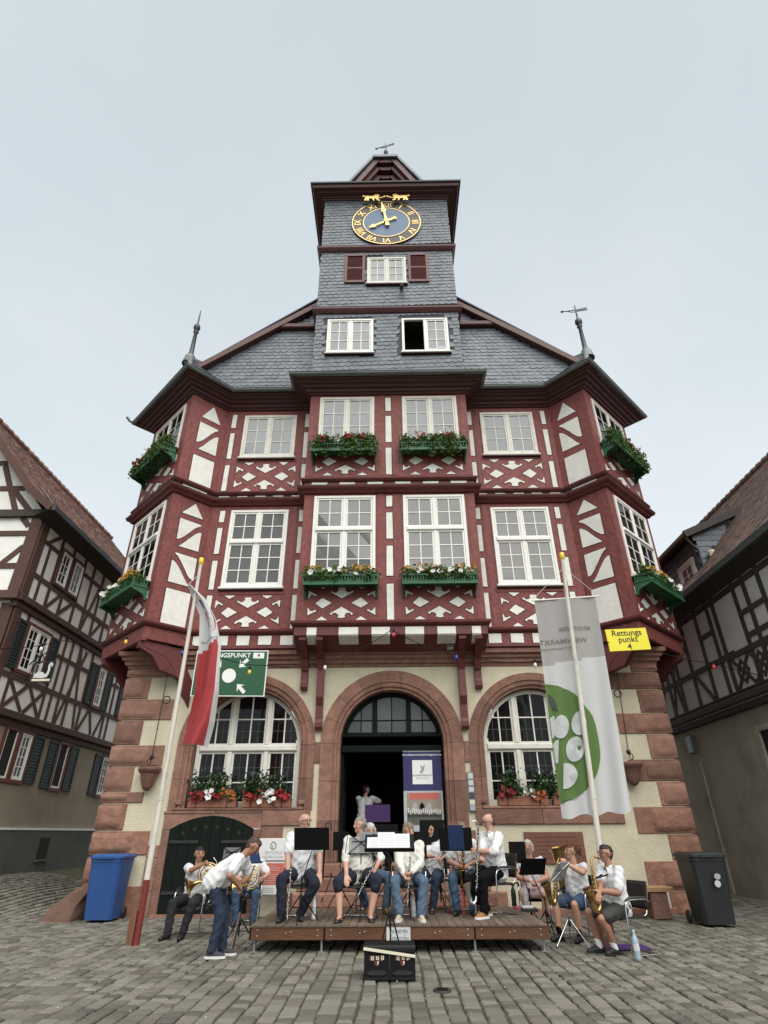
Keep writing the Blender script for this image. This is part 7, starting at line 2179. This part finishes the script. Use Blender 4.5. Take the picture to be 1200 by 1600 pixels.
# ================================================================== chairs and music stands
def make_chair():
    root = empty('chair', (0, 0, 0), cat='chair')
    # faces -Y locally (front edge at y = -.24)
    s = MB(); V, F = [], []
    nx_, ny_ = 6, 7
    for j in range(ny_ + 1):
        for i in range(nx_ + 1):
            u, v = i / nx_ - .5, j / ny_
            y = -.24 + v * .46
            z = .445 - .012 * math.sin(v * math.pi) + .02 * (2 * u) ** 2 * .6 - (.02 if j == 0 else 0)
            V.append((u * .46, y, z))
    for j in range(ny_):
        for i in range(nx_): F.append((j * 7 + i, j * 7 + i + 1, (j + 1) * 7 + i + 1, (j + 1) * 7 + i))
    k = len(V); V2 = V + [(x, y, z - .018) for x, y, z in V]
    F2 = F + [tuple(k + q for q in reversed(f)) for f in F]
    rim = [i for i in range(7)] + [j * 7 + 6 for j in range(1, 8)] + [7 * 7 + i for i in reversed(range(6))] + [j * 7 for j in reversed(range(1, 7))]
    F2 += [(rim[i], rim[(i + 1) % len(rim)], k + rim[(i + 1) % len(rim)], k + rim[i]) for i in range(len(rim))]
    s.add(V2, F2, 'seat_black', True); s.build('seat', root)
    b = MB(); V = []
    for j in range(ny_ + 1):
        for i in range(nx_ + 1):
            u, v = i / nx_ - .5, j / ny_
            V.append((u * (.44 - .04 * v), .215 + v * .09 - .035 * (1 - (2 * u) ** 2) * -1 * .6 - .01, .52 + v * .34))
    V2 = V + [(x, y + .016, z) for x, y, z in V]
    b.add(V2, F2, 'seat_black', True); b.build('backrest', root)
    for sg in (-1, 1):
        x = sg * .265
        t = MB()
        t.tube([(x, .24, .012), (x, .0, .012), (x, -.22, .012), (x, -.245, .03), (x, -.225, .30), (x, -.215, .56), (x, -.19, .625), (x, -.13, .65), (x, .05, .655), (x, .18, .65), (x * .9, .25, .62)], .0115, 'chrome', 8)
        t.build('side_frame', root)
        MB().tube([(x, -.20, .640), (x, -.12, .672), (x, .06, .675), (x, .16, .668)], [.016, .02, .02, .016], 'black_plastic', 8).build('armrest', root)
    t = MB()
    for y in (-.16, .14): t.tube([(-.265, y if y > 0 else -.222, .42), (-.2, y, .425), (.2, y, .425), (.265, y if y > 0 else -.222, .42)], .010, 'chrome', 6)
    for sg in (-1, 1): t.tube([(sg * .19, .14, .43), (sg * .20, .20, .47), (sg * .20, .255, .62), (sg * .19, .29, .74)], .010, 'chrome', 6)
    t.build('seat_frame', root)
    t = MB(); t.tube([(-.265, .24, .012), (.265, .24, .012)], .0115, 'chrome', 8); t.build('floor_bar', root)
    return root
chair0 = make_chair(); _used = [False]
def chair(hip, z0, face, label):
    if not _used[0]: r = chair0; _used[0] = True
    else:
        r = chair0.copy(); COL.objects.link(r)
        for ch in chair0.children:
            q = ch.copy(); COL.objects.link(q); q.parent = r
    r.location = (hip[0], hip[1], z0); r.rotation_euler = (0, 0, R_(face + 90))
    r['label'] = label; r['group'] = 'chrome armchairs of the band'
    return r
def stand(base, desk_z, face, label, col='black_metal', w=.50, h=.34, tilt=28, style='plate', legs='black_metal', spread=.26, sheet=None, lift=0.0, deskcol=None, off=(0, 0)):
    """face: direction (deg) the reading side looks toward"""
    root = empty('music_stand', base, label=label, cat='music stand', group='music stands of the band')
    b = MB()
    hub = .30
    for k in range(3):
        a = R_(face + 60 + 120 * k)
        b.tube([(0, 0, hub + .06), (math.cos(a) * spread, math.sin(a) * spread, .012)], .009, legs, 6)
        b.tube([(0, 0, hub - .12), (math.cos(a) * spread * .5, math.sin(a) * spread * .5, hub * .5 + .03)], .006, legs, 6)
        b.sphere((math.cos(a) * spread, math.sin(a) * spread, .014), .014, 'black_plastic', 6)
    b.build('tripod', root)
    p = MB(); p.tube([(0, 0, .12), (0, 0, desk_z * .6)], .012, legs, 8); p.tube([(0, 0, desk_z * .55), (off[0], off[1], desk_z - .02)], .008, legs, 8); p.lathe((0, 0, desk_z * .6), [(.012, -.03), (.02, -.02), (.02, .02), (.012, .03)], 'black_plastic', 8); p.lathe((0, 0, hub), [(.012, -.05), (.024, -.04), (.024, .06), (.012, .07)], 'black_plastic', 8); p.build('pole', root)
    a = R_(face); fw = Vector((math.cos(a), math.sin(a), 0)); rt = Vector((-math.sin(a), math.cos(a), 0)); t = R_(tilt)
    vup = Vector((0, 0, 1)) * math.cos(t) - fw * math.sin(t)
    nrm = fw * math.cos(t) + Vector((0, 0, 1)) * math.sin(t)
    f = Fr(Vector((off[0], off[1], desk_z)), rt, nrm, vup)
    d = MB(); dc = deskcol or col
    if style == 'plate':
        d.bbox(f, -w / 2, w / 2, 0, h, -.006, .006, dc, .004)
        d.box(f, -w / 2, w / 2, -.006, .008, .006, .05, dc)
    else:
        for (p0, p1) in (((-w / 2, 0), (w / 2, 0)), ((-w / 2, 0), (-w * .42, h)), ((w / 2, 0), (w * .42, h)), ((0, h * .55), (-w * .42, h)), ((0, h * .55), (w * .42, h)), ((-w * .42, h * .0), (0, h * .55)), ((w * .42, 0), (0, h * .55)), ((-w * .3, h * .62), (w * .3, h * .62))):
            d.tube([f(*p0, -.01), f(*p1, -.01)], .006, dc, 5)
        d.box(f, -w / 2, w / 2, -.006, .004, -.01, .04, dc)
    d.build('desk', root)
    if sheet:
        for (m, u0, u1, v0, v1, dd) in sheet:
            q = MB(); q.bbox(f, u0, u1, v0, v1, dd, dd + .006, m, .001); so = q.build('sheet_music' if m.startswith('paper') else 'music_folder', root)
            if m == 'paper':
                ln = MB()
                for k in range(5):
                    vv = v0 + (v1 - v0) * (.14 + .16 * k)
                    for j in range(3): ln.box(f, u0 + .02, u1 - .02, vv + j * .006, vv + j * .006 + .0015, dd + .006, dd + .0068, 'paper_grey')
                ln.build('staves', so)
    return root

# ================================================================== instruments
def sub(root, P): return [Vector(p) - root.location for p in P]
def sax(mouth, bell, side, label, fwd):
    """alto saxophone from mouthpiece to the upturned bell"""
    root = empty('saxophone', bell, label=label, cat='saxophone')
    m, b = Vector(mouth), Vector(bell)
    d = (b - m); fw = Vector(fwd)
    neck = m + fw * .10 + Vector((0, 0, .03)); top = m + fw * .155 + Vector((0, 0, -.03))
    bow = b + Vector((0, 0, -.14)) - fw * .05
    dn = (bow - top)
    pts = [m, m + fw * .05 + Vector((0, 0, .015)), neck, top]
    for k in range(1, 9): pts.append(top + dn * (k / 8))
    rs = [.010, .011, .012, .014] + [.014 + .022 * k / 8 for k in range(1, 9)]
    mp = MB(); mp.tube(sub(root, [m - fw * .03 - Vector((0, 0, .01)), m + fw * .03 + Vector((0, 0, .01))]), [.008, .013], 'ebony', 8); mp.build('mouthpiece', root)
    t = MB(); t.tube(sub(root, pts), rs, 'brass_dark', 10, cap=False)
    tip = b + fw * .07 + Vector((0, 0, .10))
    bl = [bow, bow + fw * .035 - Vector((0, 0, .045)), bow + fw * .085 - Vector((0, 0, .035)), bow + fw * .115 + Vector((0, 0, .03)), bow + fw * .125 + Vector((0, 0, .12)), bow + fw * .145 + Vector((0, 0, .19)), bow + fw * .16 + Vector((0, 0, .225))]
    t.build('body_tube', root)
    t = MB(); t.tube(sub(root, bl), [.036, .038, .040, .043, .050, .066, .082], 'brass', 14, cap=False)
    t.tube(sub(root, [bl[-1], bl[-1] + Vector((0, 0, .004)), bl[-2], bl[-4]]), [.083, .080, .060, .040], 'brass_dark', 14, cap=False); t.build('bell', root)
    k = MB(); sv = d.cross(fw).normalized()
    for j in range(9):
        p = top + dn * (.10 + .095 * j)
        r = .014 + .022 * (.1 + .095 * j)
        sgn = 1 if j % 3 else -1
        k.lathe(p - root.location + fw * (r * .8) + sv * r * .5 * sgn, [(0, .012), (.012 + .008 * j / 9, .010), (.013 + .008 * j / 9, 0)], 'brass', 8, fw + sv * .4 * sgn)
    k.tube(sub(root, [top + dn * .1 + sv * .03 + fw * .02, top + dn * .95 + sv * .045 + fw * .02]), .004, 'brass', 5)
    k.tube(sub(root, [top + dn * .15 - sv * .03 + fw * .02, top + dn * .85 - sv * .045 + fw * .02]), .004, 'brass', 5)
    k.build('keywork', root)
    return root
def clarinet(top, bottom, label, r=.013, bell=.032, bass=False, name='clarinet'):
    root = empty(name, bottom, label=label, cat=name.replace('_', ' '))
    a, b = Vector(top), Vector(bottom); d = b - a; L = d.length; u = d / L
    e = u.cross(Vector((0, 1, 0))).normalized(); f = u.cross(e)
    if f.y > 0: f = -f
    t = MB(); t.tube(sub(root, [a, a + u * .07, a + u * .075, a + d * .5, a + d * .9]), [.006, r * .95, r, r, r * 1.05], 'ebony', 10); t.build('body_tube', root)
    for k in (.075, .13, .5, .53, .88):
        q = MB(); q.tube(sub(root, [a + d * k, a + d * (k + .012)]), r * 1.22, 'silver', 10); q.build('ring', root)
    q = MB()
    if not bass: q.tube(sub(root, [a + d * .9, a + d * .96, b]), [r * 1.05, r * 1.5, bell], 'ebony', 12); q.build('bell', root)
    else:
        q.tube(sub(root, [b, b + u * .06, b + u * .10 - Vector((.03, 0, 0)), b + u * .08 - Vector((.09, 0, 0)), b - u * .02 - Vector((.12, 0, .0)), b - u * .14 - Vector((.15, 0.02, .0)), b - u * .17 - Vector((.165, 0.02, .0))]), [r, r * 1.2, r * 1.5, r * 1.9, .038, .06, .085], 'silver', 14, cap=False); q.build('bell', root)
        q = MB(); q.tube(sub(root, [a, a + Vector((0, 0, .05)), a + Vector((-.03, -.01, .09)), a + Vector((-.10, -.02, .08))]), [.012, .011, .010, .009], 'silver', 8); q.build('neck', root)
        q = MB(); q.tube(sub(root, [b + u * .10, b + u * .22]), .005, 'silver', 6); q.build('floor_peg', root)
    k = MB(); n_ = 22 if not bass else 30
    rr = random.Random(3)
    for j in range(n_):
        p = a + d * (.15 + .75 * j / n_) + f * r * 1.1 + e * r * rr.uniform(-.8, .8)
        k.lathe(p - root.location, [(0, .008), (rr.uniform(.006, .011), .006), (.009, 0)], 'silver', 6, f)
        if j % 2: k.tube(sub(root, [p, p + u * rr.uniform(.03, .07)]), .0028, 'silver', 5)
    k.build('keywork', root, kind='stuff')
    return root
def horn(c, rt, up, label, bell_dir, R=.17):
    root = empty('french_horn', c, label=label, cat='french horn')
    rt, up = Vector(rt).normalized(), Vector(up).normalized(); n = rt.cross(up).normalized()
    if n.y > 0: n = -n
    o = Vector((0, 0, 0))
    def circ(R1, R2, ox, oy, t0, t1, k=28, dz=0, dz1=None):
        return [o + rt * (ox + R1 * math.cos(t0 + (t1 - t0) * i / k)) + up * (oy + R2 * math.sin(t0 + (t1 - t0) * i / k)) + n * (dz + ((dz1 or dz) - dz) * i / k) for i in range(k + 1)]
    t = MB(); t.tube(circ(R, R, 0, 0, 0, 2 * math.pi, 36), .011, 'brass', 8); t.build('outer_coil', root)
    t = MB(); t.tube(circ(R * .80, R * .80, .01, .0, .4, 2 * math.pi + .2, 34, .016), .009, 'brass', 8); t.tube(circ(R * .60, R * .72, -.02, .01, 1, 6.6, 30, .02), .008, 'brass_dark', 8); t.build('inner_coil', root)
    t = MB()
    for k in range(3):
        y = -.06 + k * .055
        t.tube([rt * -.10 + up * y + n * .03, rt * .06 + up * (y + .005) + n * .03, rt * .085 + up * (y + .02) + n * .03, rt * .06 + up * (y + .035) + n * .03, rt * -.08 + up * (y + .03) + n * .03], .008, 'brass', 7)
        t.lathe(rt * -.03 + up * (y + .015) + n * .03, [(0, -.03), (.021, -.03), (.021, .03), (.012, .036), (0, .04)], 'brass', 10, n)
    t.build('valves', root)
    bd = Vector(bell_dir).normalized()
    st = rt * -R * .7 - up * R * .7
    t = MB(); t.tube([st + rt * .10, st, st + bd * .06, st + bd * .12, st + bd * .17, st + bd * .20], [.018, .024, .034, .055, .095, .145], 'brass', 16, cap=False)
    t.tube([st + bd * .202, st + bd * .165, st + bd * .11, st + bd * .05], [.144, .09, .05, .03], 'brass_dark', 16, cap=False); t.build('bell', root)
    t = MB(); t.tube([rt * R * .7 + up * R * .7, rt * R * .6 + up * R * 1.15, rt * R * .2 + up * R * 1.5], [.010, .007, .006], 'silver', 7); t.build('mouthpipe', root)
    return root
# ================================================================== the band
def on(x, y, z): return at_z(x, y, z)
HS = .99
# --- boy with French horn, far left
h1 = (at_y(304, 1400, -2.45).x, -2.45)
horn1 = at_y(325, 1366, -2.80)
p1 = person('seated boy in white T-shirt and dark trousers holding a French horn', h1, 0, -98, lean=3, head=(-38, 2), handR=at_y(318, 1350, -2.76), handL=at_y(334, 1375, -2.74), skin='skin_tan', shirt='cloth_white', sleeve='short', pants='charcoal', shoe='shoe_black', hair=('short', 'hair_black'),
            feetL=(-.08, .46), feetR=(.16, .52), collar=False, elbowR=(.9, .1, -.5), palmR=(-.3, .8, -.5), palmL=(.2, .8, -.4), sc=.98, curlR=1.2, curlL=1.2)
chair(h1, 0, -98, 'chrome armchair under the boy with the French horn')
horn(horn1, (1, .1, -.1), (.1, 0, 1), 'brass French horn held by the seated boy on the left', (-.85, -.45, -.35))
stand(at_z(349, 1448, 0), 1.06, 110, 'grey wire music stand of the boy with the French horn', 'black_metal', .42, .26, 30, 'wire', 'chrome', .25, sheet=[('paper_grey', -.16, .16, .0, .24, .0)])
# --- man bending over a music stand
h2 = (at_y(333, 1395, -4.45).x, -4.45)
p2 = person('man in white shirt and jeans bending over a music stand', h2, 0, 2, sit=False, hipz=.90, lean=52, head=(-5, -22), handR=at_y(372, 1383, -4.62), handL=at_y(377, 1379, -4.38), skin='skin_tan', shirt='cloth_white', sleeve='short', pants='denim', shoe='shoe_navy', sole='sole_white', hair=('short', 'hair_brown'),
            feetL=(-.10, .20), feetR=(.12, .10), girth=1.12, elbowL=(-.5, .2, -.3), elbowR=(.5, -.2, -.4), kneeout=.05, palmL=(.6, .2, -.5), palmR=(-.6, .2, -.5), curlL=1.2, curlR=1.2)
stand(at_z(371, 1478, 0), 1.08, -30, 'music stand with dark blue folder and silver leg before the bending man', 'blue_folder', .30, .24, 25, 'plate', 'black_metal', .28, deskcol='blue_folder', off=(.14, .08))
sl_ = MB(); a, b = at_z(360, 1490, 0) - at_z(371, 1478, 0), Vector((-.01, -.01, .42)); sl_.tube([a + Vector((0, 0, .01)), b], .016, 'silver', 8)
o = sl_.build('tripod_leg', label='loose silver tripod leg of the stand the bending man adjusts', cat='stand leg'); o.location = at_z(371, 1478, 0)
# --- second horn player half hidden
h3 = (at_y(388, 1395, -.95).x, -.95)
p3 = person('seated horn player in jeans hidden behind the bending man', h3, 0, -84, lean=4, head=(0, -5), handR=at_y(380, 1378, -1.30), handL=at_y(412, 1372, -1.28), pants='denim_mid', shoe='shoe_navy', hair=('short', 'hair_brown'), feetL=(-.17, .42), feetR=(.15, .42), curlL=1.2, curlR=1.2, palmL=(.8, .3, 0), palmR=(-.8, .3, 0))
chair(h3, 0, -84, 'chrome armchair under the horn player hidden behind the bending man')
horn(at_y(394, 1371, -1.36), (1, .05, 0), (0, 0, 1), 'brass French horn of the half hidden player, coil facing the square', (-.8, .6, -.2), R=.185)
# --- old man with oboe on the stage
h4 = (at_y(470, 1388, -3.42).x, -3.42)
p4 = person('balding old man in white shirt and glasses seated with an oboe', h4, SZ, -84, lean=2, head=(-36, 0), handR=at_y(449, 1374, -3.74), handL=at_y(500, 1373, -3.74), skin='skin_pale', shirt='cloth_white', sleeve='short', pants='navy', shoe='shoe_black', hair=('bald', 'hair_white'), glasses=True, girth=1.12, sc=1.08, hipz=.62,
            feetL=(-.02, .30), feetR=(.24, .42), kneeout=.5, curlL=.25, curlR=.3, elbowL=(-.9, -.2, -.3), elbowR=(.9, -.2, -.3))
chair(h4, SZ, -84, 'chrome armchair under the old man with the oboe')
clarinet(at_y(455, 1352, -3.78), at_z(448, 1443, SZ), 'oboe standing upright against the old man knee', .011, .02, name='oboe')
stand(at_z(468, 1441, SZ), .94, 90, 'black plate music stand in front of the old man', 'black_metal', .56, .34, 24, 'plate', 'black_metal', .30, off=(.13, 0))
ms = empty('instrument_peg', at_z(505, 1409, SZ), label='small black instrument peg with forked arm on the stage behind the old man', cat='instrument stand')
q = MB()
for k in range(3):
    a = R_(20 + 120 * k); q.tube([(0, 0, .08), (math.cos(a) * .16, math.sin(a) * .16, .01)], .009, 'black_metal', 6)
q.build('base_legs', ms)
q = MB(); q.tube([(0, 0, .05), (.12, 0, .36), (.15, 0, .42)], .009, 'black_metal', 6); q.tube([(.15, 0, .42), (.11, -.03, .48)], .008, 'black_metal', 6); q.tube([(.15, 0, .42), (.14, .03, .49)], .008, 'black_metal', 6); q.build('arm', ms)
# --- woman with grey curls
h5 = (at_y(562, 1390, -3.45).x, -3.45)
p5 = person('grey curly haired woman in cream blouse, capri trousers and sandals', h5, SZ, -92, lean=3, head=(50, 2), handR=at_y(541, 1370, -3.80), handL=at_y(584, 1362, -3.72), shirt='blouse_white', sleeve='elbow', bottom='capri', pants='navy', shoe='shoe_black', sandals=True, hair=('curly', 'hair_grey'), girth=1.2, sc=1.04, hipz=.58,
            feetL=(-.20, .42), feetR=(.25, .46), kneeout=.6, curlR=.3, curlL=1.2, elbowL=(-.9, -.2, -.4), elbowR=(.9, -.2, -.3), bust=.06)
chair(h5, SZ, -92, 'chrome armchair under the woman in capri trousers')
clarinet(at_y(590, 1340, -3.75), at_y(556, 1405, -3.85), 'dark wooden clarinet slanting across the curly haired woman lap', .016, .03)
stand(at_z(563, 1437, SZ), .88, 92, 'black wire music stand holding a grey folder before the curly haired woman', 'black_metal', .52, .30, 18, 'wire', 'black_metal', .30, sheet=[('paper_grey', -.27, .03, .0, .32, .004), ('paper', .03, .20, .0, .24, .006)])
# --- person behind, only light hair and jeans show
h6 = (at_y(578, 1375, -2.55).x, -2.55)
p6 = person('white haired player in light jeans seated behind the woman in capri trousers', h6, SZ, -80, lean=3, head=(0, -8), shirt='black_cloth', sleeve='long', pants='denim_light', shoe='shoe_tan', hair=('bob', 'hair_white'), feetL=(-.2, .45), feetR=(.10, .45), kneeout=.6)
chair(h6, SZ, -80, 'chrome armchair under the white haired player in the second row')
# --- clarinet player in pale jeans
h7 = (at_y(640, 1388, -3.40).x, -3.40)
p7 = person('ash haired woman in white jacket and pale jeans holding a clarinet', h7, SZ, -92, lean=8, head=(-32, -12), handR=at_y(632, 1368, -3.78), handL=at_y(642, 1363, -3.74), shirt='blouse_white', sleeve='long', bottom='wide', pants='denim_light', shoe='shoe_beige', sole='sole_white', hair=('bob', 'hair_ash'), girth=1.05,
            feetL=(-.17, .46), feetR=(.16, .44), kneeout=.4, curlL=1.3, curlR=1.3, palmL=(.8, .4, 0), palmR=(-.8, .4, 0), bust=.04)
chair(h7, SZ, -92, 'chrome armchair under the ash haired clarinet player')
clarinet(at_y(641, 1338, -3.68), at_y(636, 1418, -3.85), 'clarinet with silver keys held upright by the ash haired woman', .014, .034)
stand(at_z(640, 1433, SZ), .80, 92, 'black plate music stand of the ash haired clarinet player', 'black_metal', .52, .40, 14, 'plate', 'black_metal', .28, off=(.05, 0))
# --- woman behind in the second row
h8 = (at_y(678, 1372, -2.45).x, -2.45)
p8 = person('blonde woman in white T-shirt and rolled jeans in the second row', h8, SZ, -112, lean=4, head=(0, -4), handL=at_y(694, 1339, -2.75), handR=at_y(676, 1338, -2.8), shirt='cloth_white', sleeve='short', pants='denim', shoe='shoe_black', sandals=True, hair=('bob', 'hair_blond'), glasses=True, feetL=(-.1, .42), feetR=(.12, .42), elbowL=(-.9, 0, -.1), elbowR=(.9, 0, -.3), collar=False)
chair(h8, SZ, -112, 'chrome armchair under the blonde woman in the second row')
stand(at_z(690, 1423, SZ), .98, 100, 'black plate music stand hiding the blonde woman face', 'black_metal', .46, .40, 10, 'plate', 'black_metal', .28, off=(-.12, .0))
# --- hidden saxophone player behind the red stand
h9 = (at_y(726, 1375, -2.75).x, -2.75)
p9 = person('saxophone player in white T-shirt half hidden behind the red music stand', h9, SZ, -98, lean=3, head=(-20, -5), handL=at_y(735, 1350, -3.05), handR=at_y(716, 1352, -3.05), shirt='cloth_white', sleeve='short', pants='denim_mid', shoe='shoe_black', hair=('short', 'hair_ash'), feetL=(-.12, .44), feetR=(.14, .44), collar=False, curlL=1.1, curlR=1.1)
chair(h9, SZ, -98, 'chrome armchair behind the red music stand')
sax(at_y(724, 1314, -2.90), at_y(722, 1366, -3.08), 1, 'brass saxophone behind the red music stand', (-.2, -.95, 0))
stand(at_z(727, 1430, SZ), .90, 80, 'red metal music stand with dark desk and blue folder', 'red_metal', .56, .36, 16, 'plate', 'red_metal', .34, deskcol='black_metal', sheet=[('blue_folder', -.14, .12, .02, .40, -.016)], off=(-.08, 0))
# --- bass clarinet player
h10 = (at_y(778, 1388, -3.25).x, -3.25)
p10 = person('bald man in white shirt and black trousers playing a bass clarinet', h10, SZ, -152, lean=6, head=(2, -16), handR=at_y(752, 1345, -3.62), handL=at_y(747, 1330, -3.55), skin='skin_pale', shirt='cloth_white', sleeve='elbow', pants='black_cloth', shoe='shoe_tan', sole='sole_white', hair=('bald', 'hair_brown'), glasses=True, sc=1.08, hipz=.61,
             feetL=(-.16, .40), feetR=(.08, .18), kneeout=.3, elbowR=(.6, -.3, -.8), elbowL=(-.6, .3, -.6), curlL=1.2, curlR=1.2, palmR=(-.8, .4, 0), palmL=(.8, .4, 0))
chair(h10, SZ, -152, 'chrome armchair under the bald bass clarinet player')
clarinet(at_y(747, 1292, -3.62), at_y(744, 1400, -3.70), 'bass clarinet with upturned silver bell', .017, .05, True, name='bass_clarinet')
# --- old woman on the right behind the stage
h11 = (at_y(832, 1385, -1.75).x, -1.75)
p11 = person('smiling white haired woman in white top and printed skirt at the stage corner', h11, 0, -100, lean=4, head=(6, 2), handR=at_y(826, 1376, -2.08), handL=at_y(842, 1376, -2.08), shirt='cloth_white', sleeve='cap', bottom='skirt', pants='dress_print', shoe='shoe_black', sandals=True, hair=('bob', 'hair_white'), feetL=(-.13, .40), feetR=(.12, .40), sc=1.04, curlL=1.0, curlR=1.0, collar=False, bust=.05)
chair(h11, 0, -100, 'chrome armchair under the smiling white haired woman')
stand(at_z(834, 1458, 0), 1.02, 90, 'black plate music stand near the smiling white haired woman, the taller one', 'black_metal', .30, .34, 8, 'plate', 'black_metal', .28, off=(-.14, .0))
stand(at_z(858, 1462, 0), .86, 100, 'black plate music stand with tilted desk right of the stage', 'black_metal', .46, .30, 35, 'plate', 'black_metal', .26, off=(-.17, 0))
# --- woman with auburn ponytail and saxophone
h12 = (at_y(905, 1400, -3.05).x, -3.05)
p12 = person('auburn ponytailed woman in white T-shirt and denim shorts with a tenor saxophone', h12, 0, -142, lean=3, head=(25, 2), handL=at_y(886, 1350, -3.42), handR=at_y(879, 1346, -3.40), shirt='cloth_white', sleeve='cap', bottom='shorts', pants='denim_mid', shoe='shoe_black', hair=('pony', 'hair_auburn'), girth=1.15, collar=False,
             feetL=(-.16, .34), feetR=(.13, .46), socks='black_cloth', elbowR=(.7, -.2, -.8), elbowL=(-.8, -.1, -.5), curlL=1.1, curlR=1.2, bust=.06)
chair(h12, 0, -142, 'chrome armchair under the ponytailed woman')
sax(at_y(881, 1343, -3.38), at_y(862, 1390, -3.55), 1, 'brass tenor saxophone on the lap of the ponytailed woman', (-.85, -.5, 0))
hb = empty('tuba', at_y(872, 1330, -2.6), label='upright brass horn bell behind the ponytailed woman', cat='tuba')
q = MB(); q.tube([(0, 0, -.55), (0, 0, -.2), (0, 0, 0), (-.01, 0, .06)], [.06, .075, .12, .165], 'brass', 18, cap=False); q.tube([(-.01, 0, .062), (0, 0, .0), (0, 0, -.2)], [.164, .112, .06], 'brass_dark', 18, cap=False); q.build('bell', hb)
q = MB(); q.tube([(.0, 0, -.55), (.05, 0, -.66), (.14, 0, -.66), (.18, 0, -.55), (.18, 0, -.2)], [.06, .055, .05, .04, .03], 'brass_dark', 10); q.build('bow', hb)
q = MB()
for k in range(3): q.lathe((.10 + .0 * k, -.05, -.5 + .09 * k), [(0, -.05), (.022, -.05), (.022, .05), (0, .05)], 'brass', 10, (0, -1, 0))
q.build('valves', hb)
stand(at_z(895, 1480, 0), .84, 140, 'folding music stand with grey folder before the ponytailed woman', 'chrome', .44, .30, 35, 'wire', 'chrome', .28, sheet=[('paper_grey', -.21, .21, 0, .30, .002)], off=(-.12, 0))
# --- man with alto saxophone, right foreground
h13 = (at_y(966, 1416, -4.30).x, -4.30)
p13 = person('man in white shirt, dark shorts and white socks with an alto saxophone', h13, 0, -158, lean=5, head=(8, 2), handR=at_y(935, 1405, -4.62), handL=at_y(937, 1392, -4.50), skin='skin_tan', shirt='cloth_white', sleeve='short', bottom='shorts', pants='shorts_grey', shoe='shoe_black', sole='shoe_black', socks='sock_white', hair=('short', 'hair_black'), glasses=True,
             feetL=(-.02, .20), feetR=(.18, .30), elbowR=(.5, -.8, -.3), elbowL=(-.5, -.3, -.6), curlL=1.0, curlR=.9, kneeout=.1)
chair((h13[0] + .10, h13[1] + .02), 0, -158, 'chrome armchair under the man with white socks')
sax(p13['mouth'] + Vector((-.02, 0, -.01)), at_y(930, 1399, -4.55), 1, 'alto saxophone resting on the leg of the man with white socks', (-.92, -.38, 0))
strp = MB(); nb = p13['nb']; q = at_y(932, 1372, -4.52)
rt_, fw_ = p13['RT'], p13['FW']
for sg in (-1, 1): strp.tube([nb - fw_ * .05 + rt_ * sg * .04, nb + rt_ * sg * .085 + Vector((0, 0, -.01)), nb + rt_ * sg * .06 + fw_ * .10 - Vector((0, 0, .10)), q], .010, 'black_cloth', 6)
o = strp.build('neck_strap', p13['root']); o.location = -p13['root'].location
# --- photographer standing in the dark doorway
h14 = (at_y(570, 1290, 1.5).x, 1.5)
p14 = person('person in white shirt seen from behind taking a photo in the doorway', h14, SILL_D, 75, sit=False, hipz=.88, lean=4, head=(25, 0), handR=at_y(586, 1252, 1.85), handL=at_y(580, 1252, 1.9), shirt='cloth_white', sleeve='short', pants='black_cloth', shoe='shoe_black', hair=('short', 'hair_black'), feetL=(-.1, 0), feetR=(.1, 0), elbowR=(1, .1, -.3), elbowL=(-.6, .3, -.5), skin='skin', sc=.95)
cm = MB(); cm.wbox(-.06, .06, -.03, .03, -.04, .04, 'black_plastic'); cm.lathe((0, .03, 0), [(.03, 0), (.03, .06), (0, .06)], 'black_plastic', 10, (0, 1, 0))
o = cm.build('camera_body', label='small camera held by the person in the doorway', cat='camera'); o.location = at_y(584, 1248, 1.9)
# --- purple stand on the top step and the conductor stand on the crates
stand(Vector((at_y(590, 1330, -.15).x, -.15, SILL_D)), .78, 90, 'music stand with purple folder on the top door step', 'black_metal', .56, .34, 6, 'plate', 'black_metal', .24, deskcol='purple_folder')
cs_ = stand(Vector((cp_.x + .01, cp_.y + .22, .331)), .96, -90, 'black conductor stand with open white score standing on the crates', 'black_metal', .66, .30, 50, 'plate', 'black_metal', .12,
            sheet=[('paper', -.30, -.14, .03, .24, .007), ('paper', -.16, .07, .05, .33, .008), ('paper', .07, .27, .05, .30, .008)])
# drums and dark gear glimpsed in the second row, left of the doorway
gy = MB()
# umbrella-handle shaped hook behind the old man stand
hk = MB(); hk.tube([at_y(509, 1294, -1.2) - at_y(509, 1294, -1.2)] + [Vector((.05 + .07 * math.cos(t), 0, .03 + .07 * math.sin(t))) for t in [math.pi - k * math.pi / 8 for k in range(9)]] + [Vector((.12, 0, -.06))], .013, 'black_plastic', 8)
o = hk.build('umbrella_handle', label='curved black umbrella handle beside the door jamb', cat='umbrella'); o.location = at_y(509, 1294, -.9)
hk2 = MB(); hk2.tube([Vector((0, 0, 0)), Vector((-.02, 0, -.9))], [.03, .012], 'black_cloth', 8); q = hk2.build('folded_canopy', o)

stand(at_z(602, 1419, SZ), .98, 90, 'black plate music stand in the second row below the purple folder', 'black_metal', .50, .34, 10, 'plate', 'black_metal', .26)
stand(at_z(530, 1421, SZ), .90, 92, 'black plate music stand in the second row left of the curly haired woman', 'black_metal', .30, .30, 10, 'plate', 'black_metal', .24)
bpy.data.scenes.remove(TMP)
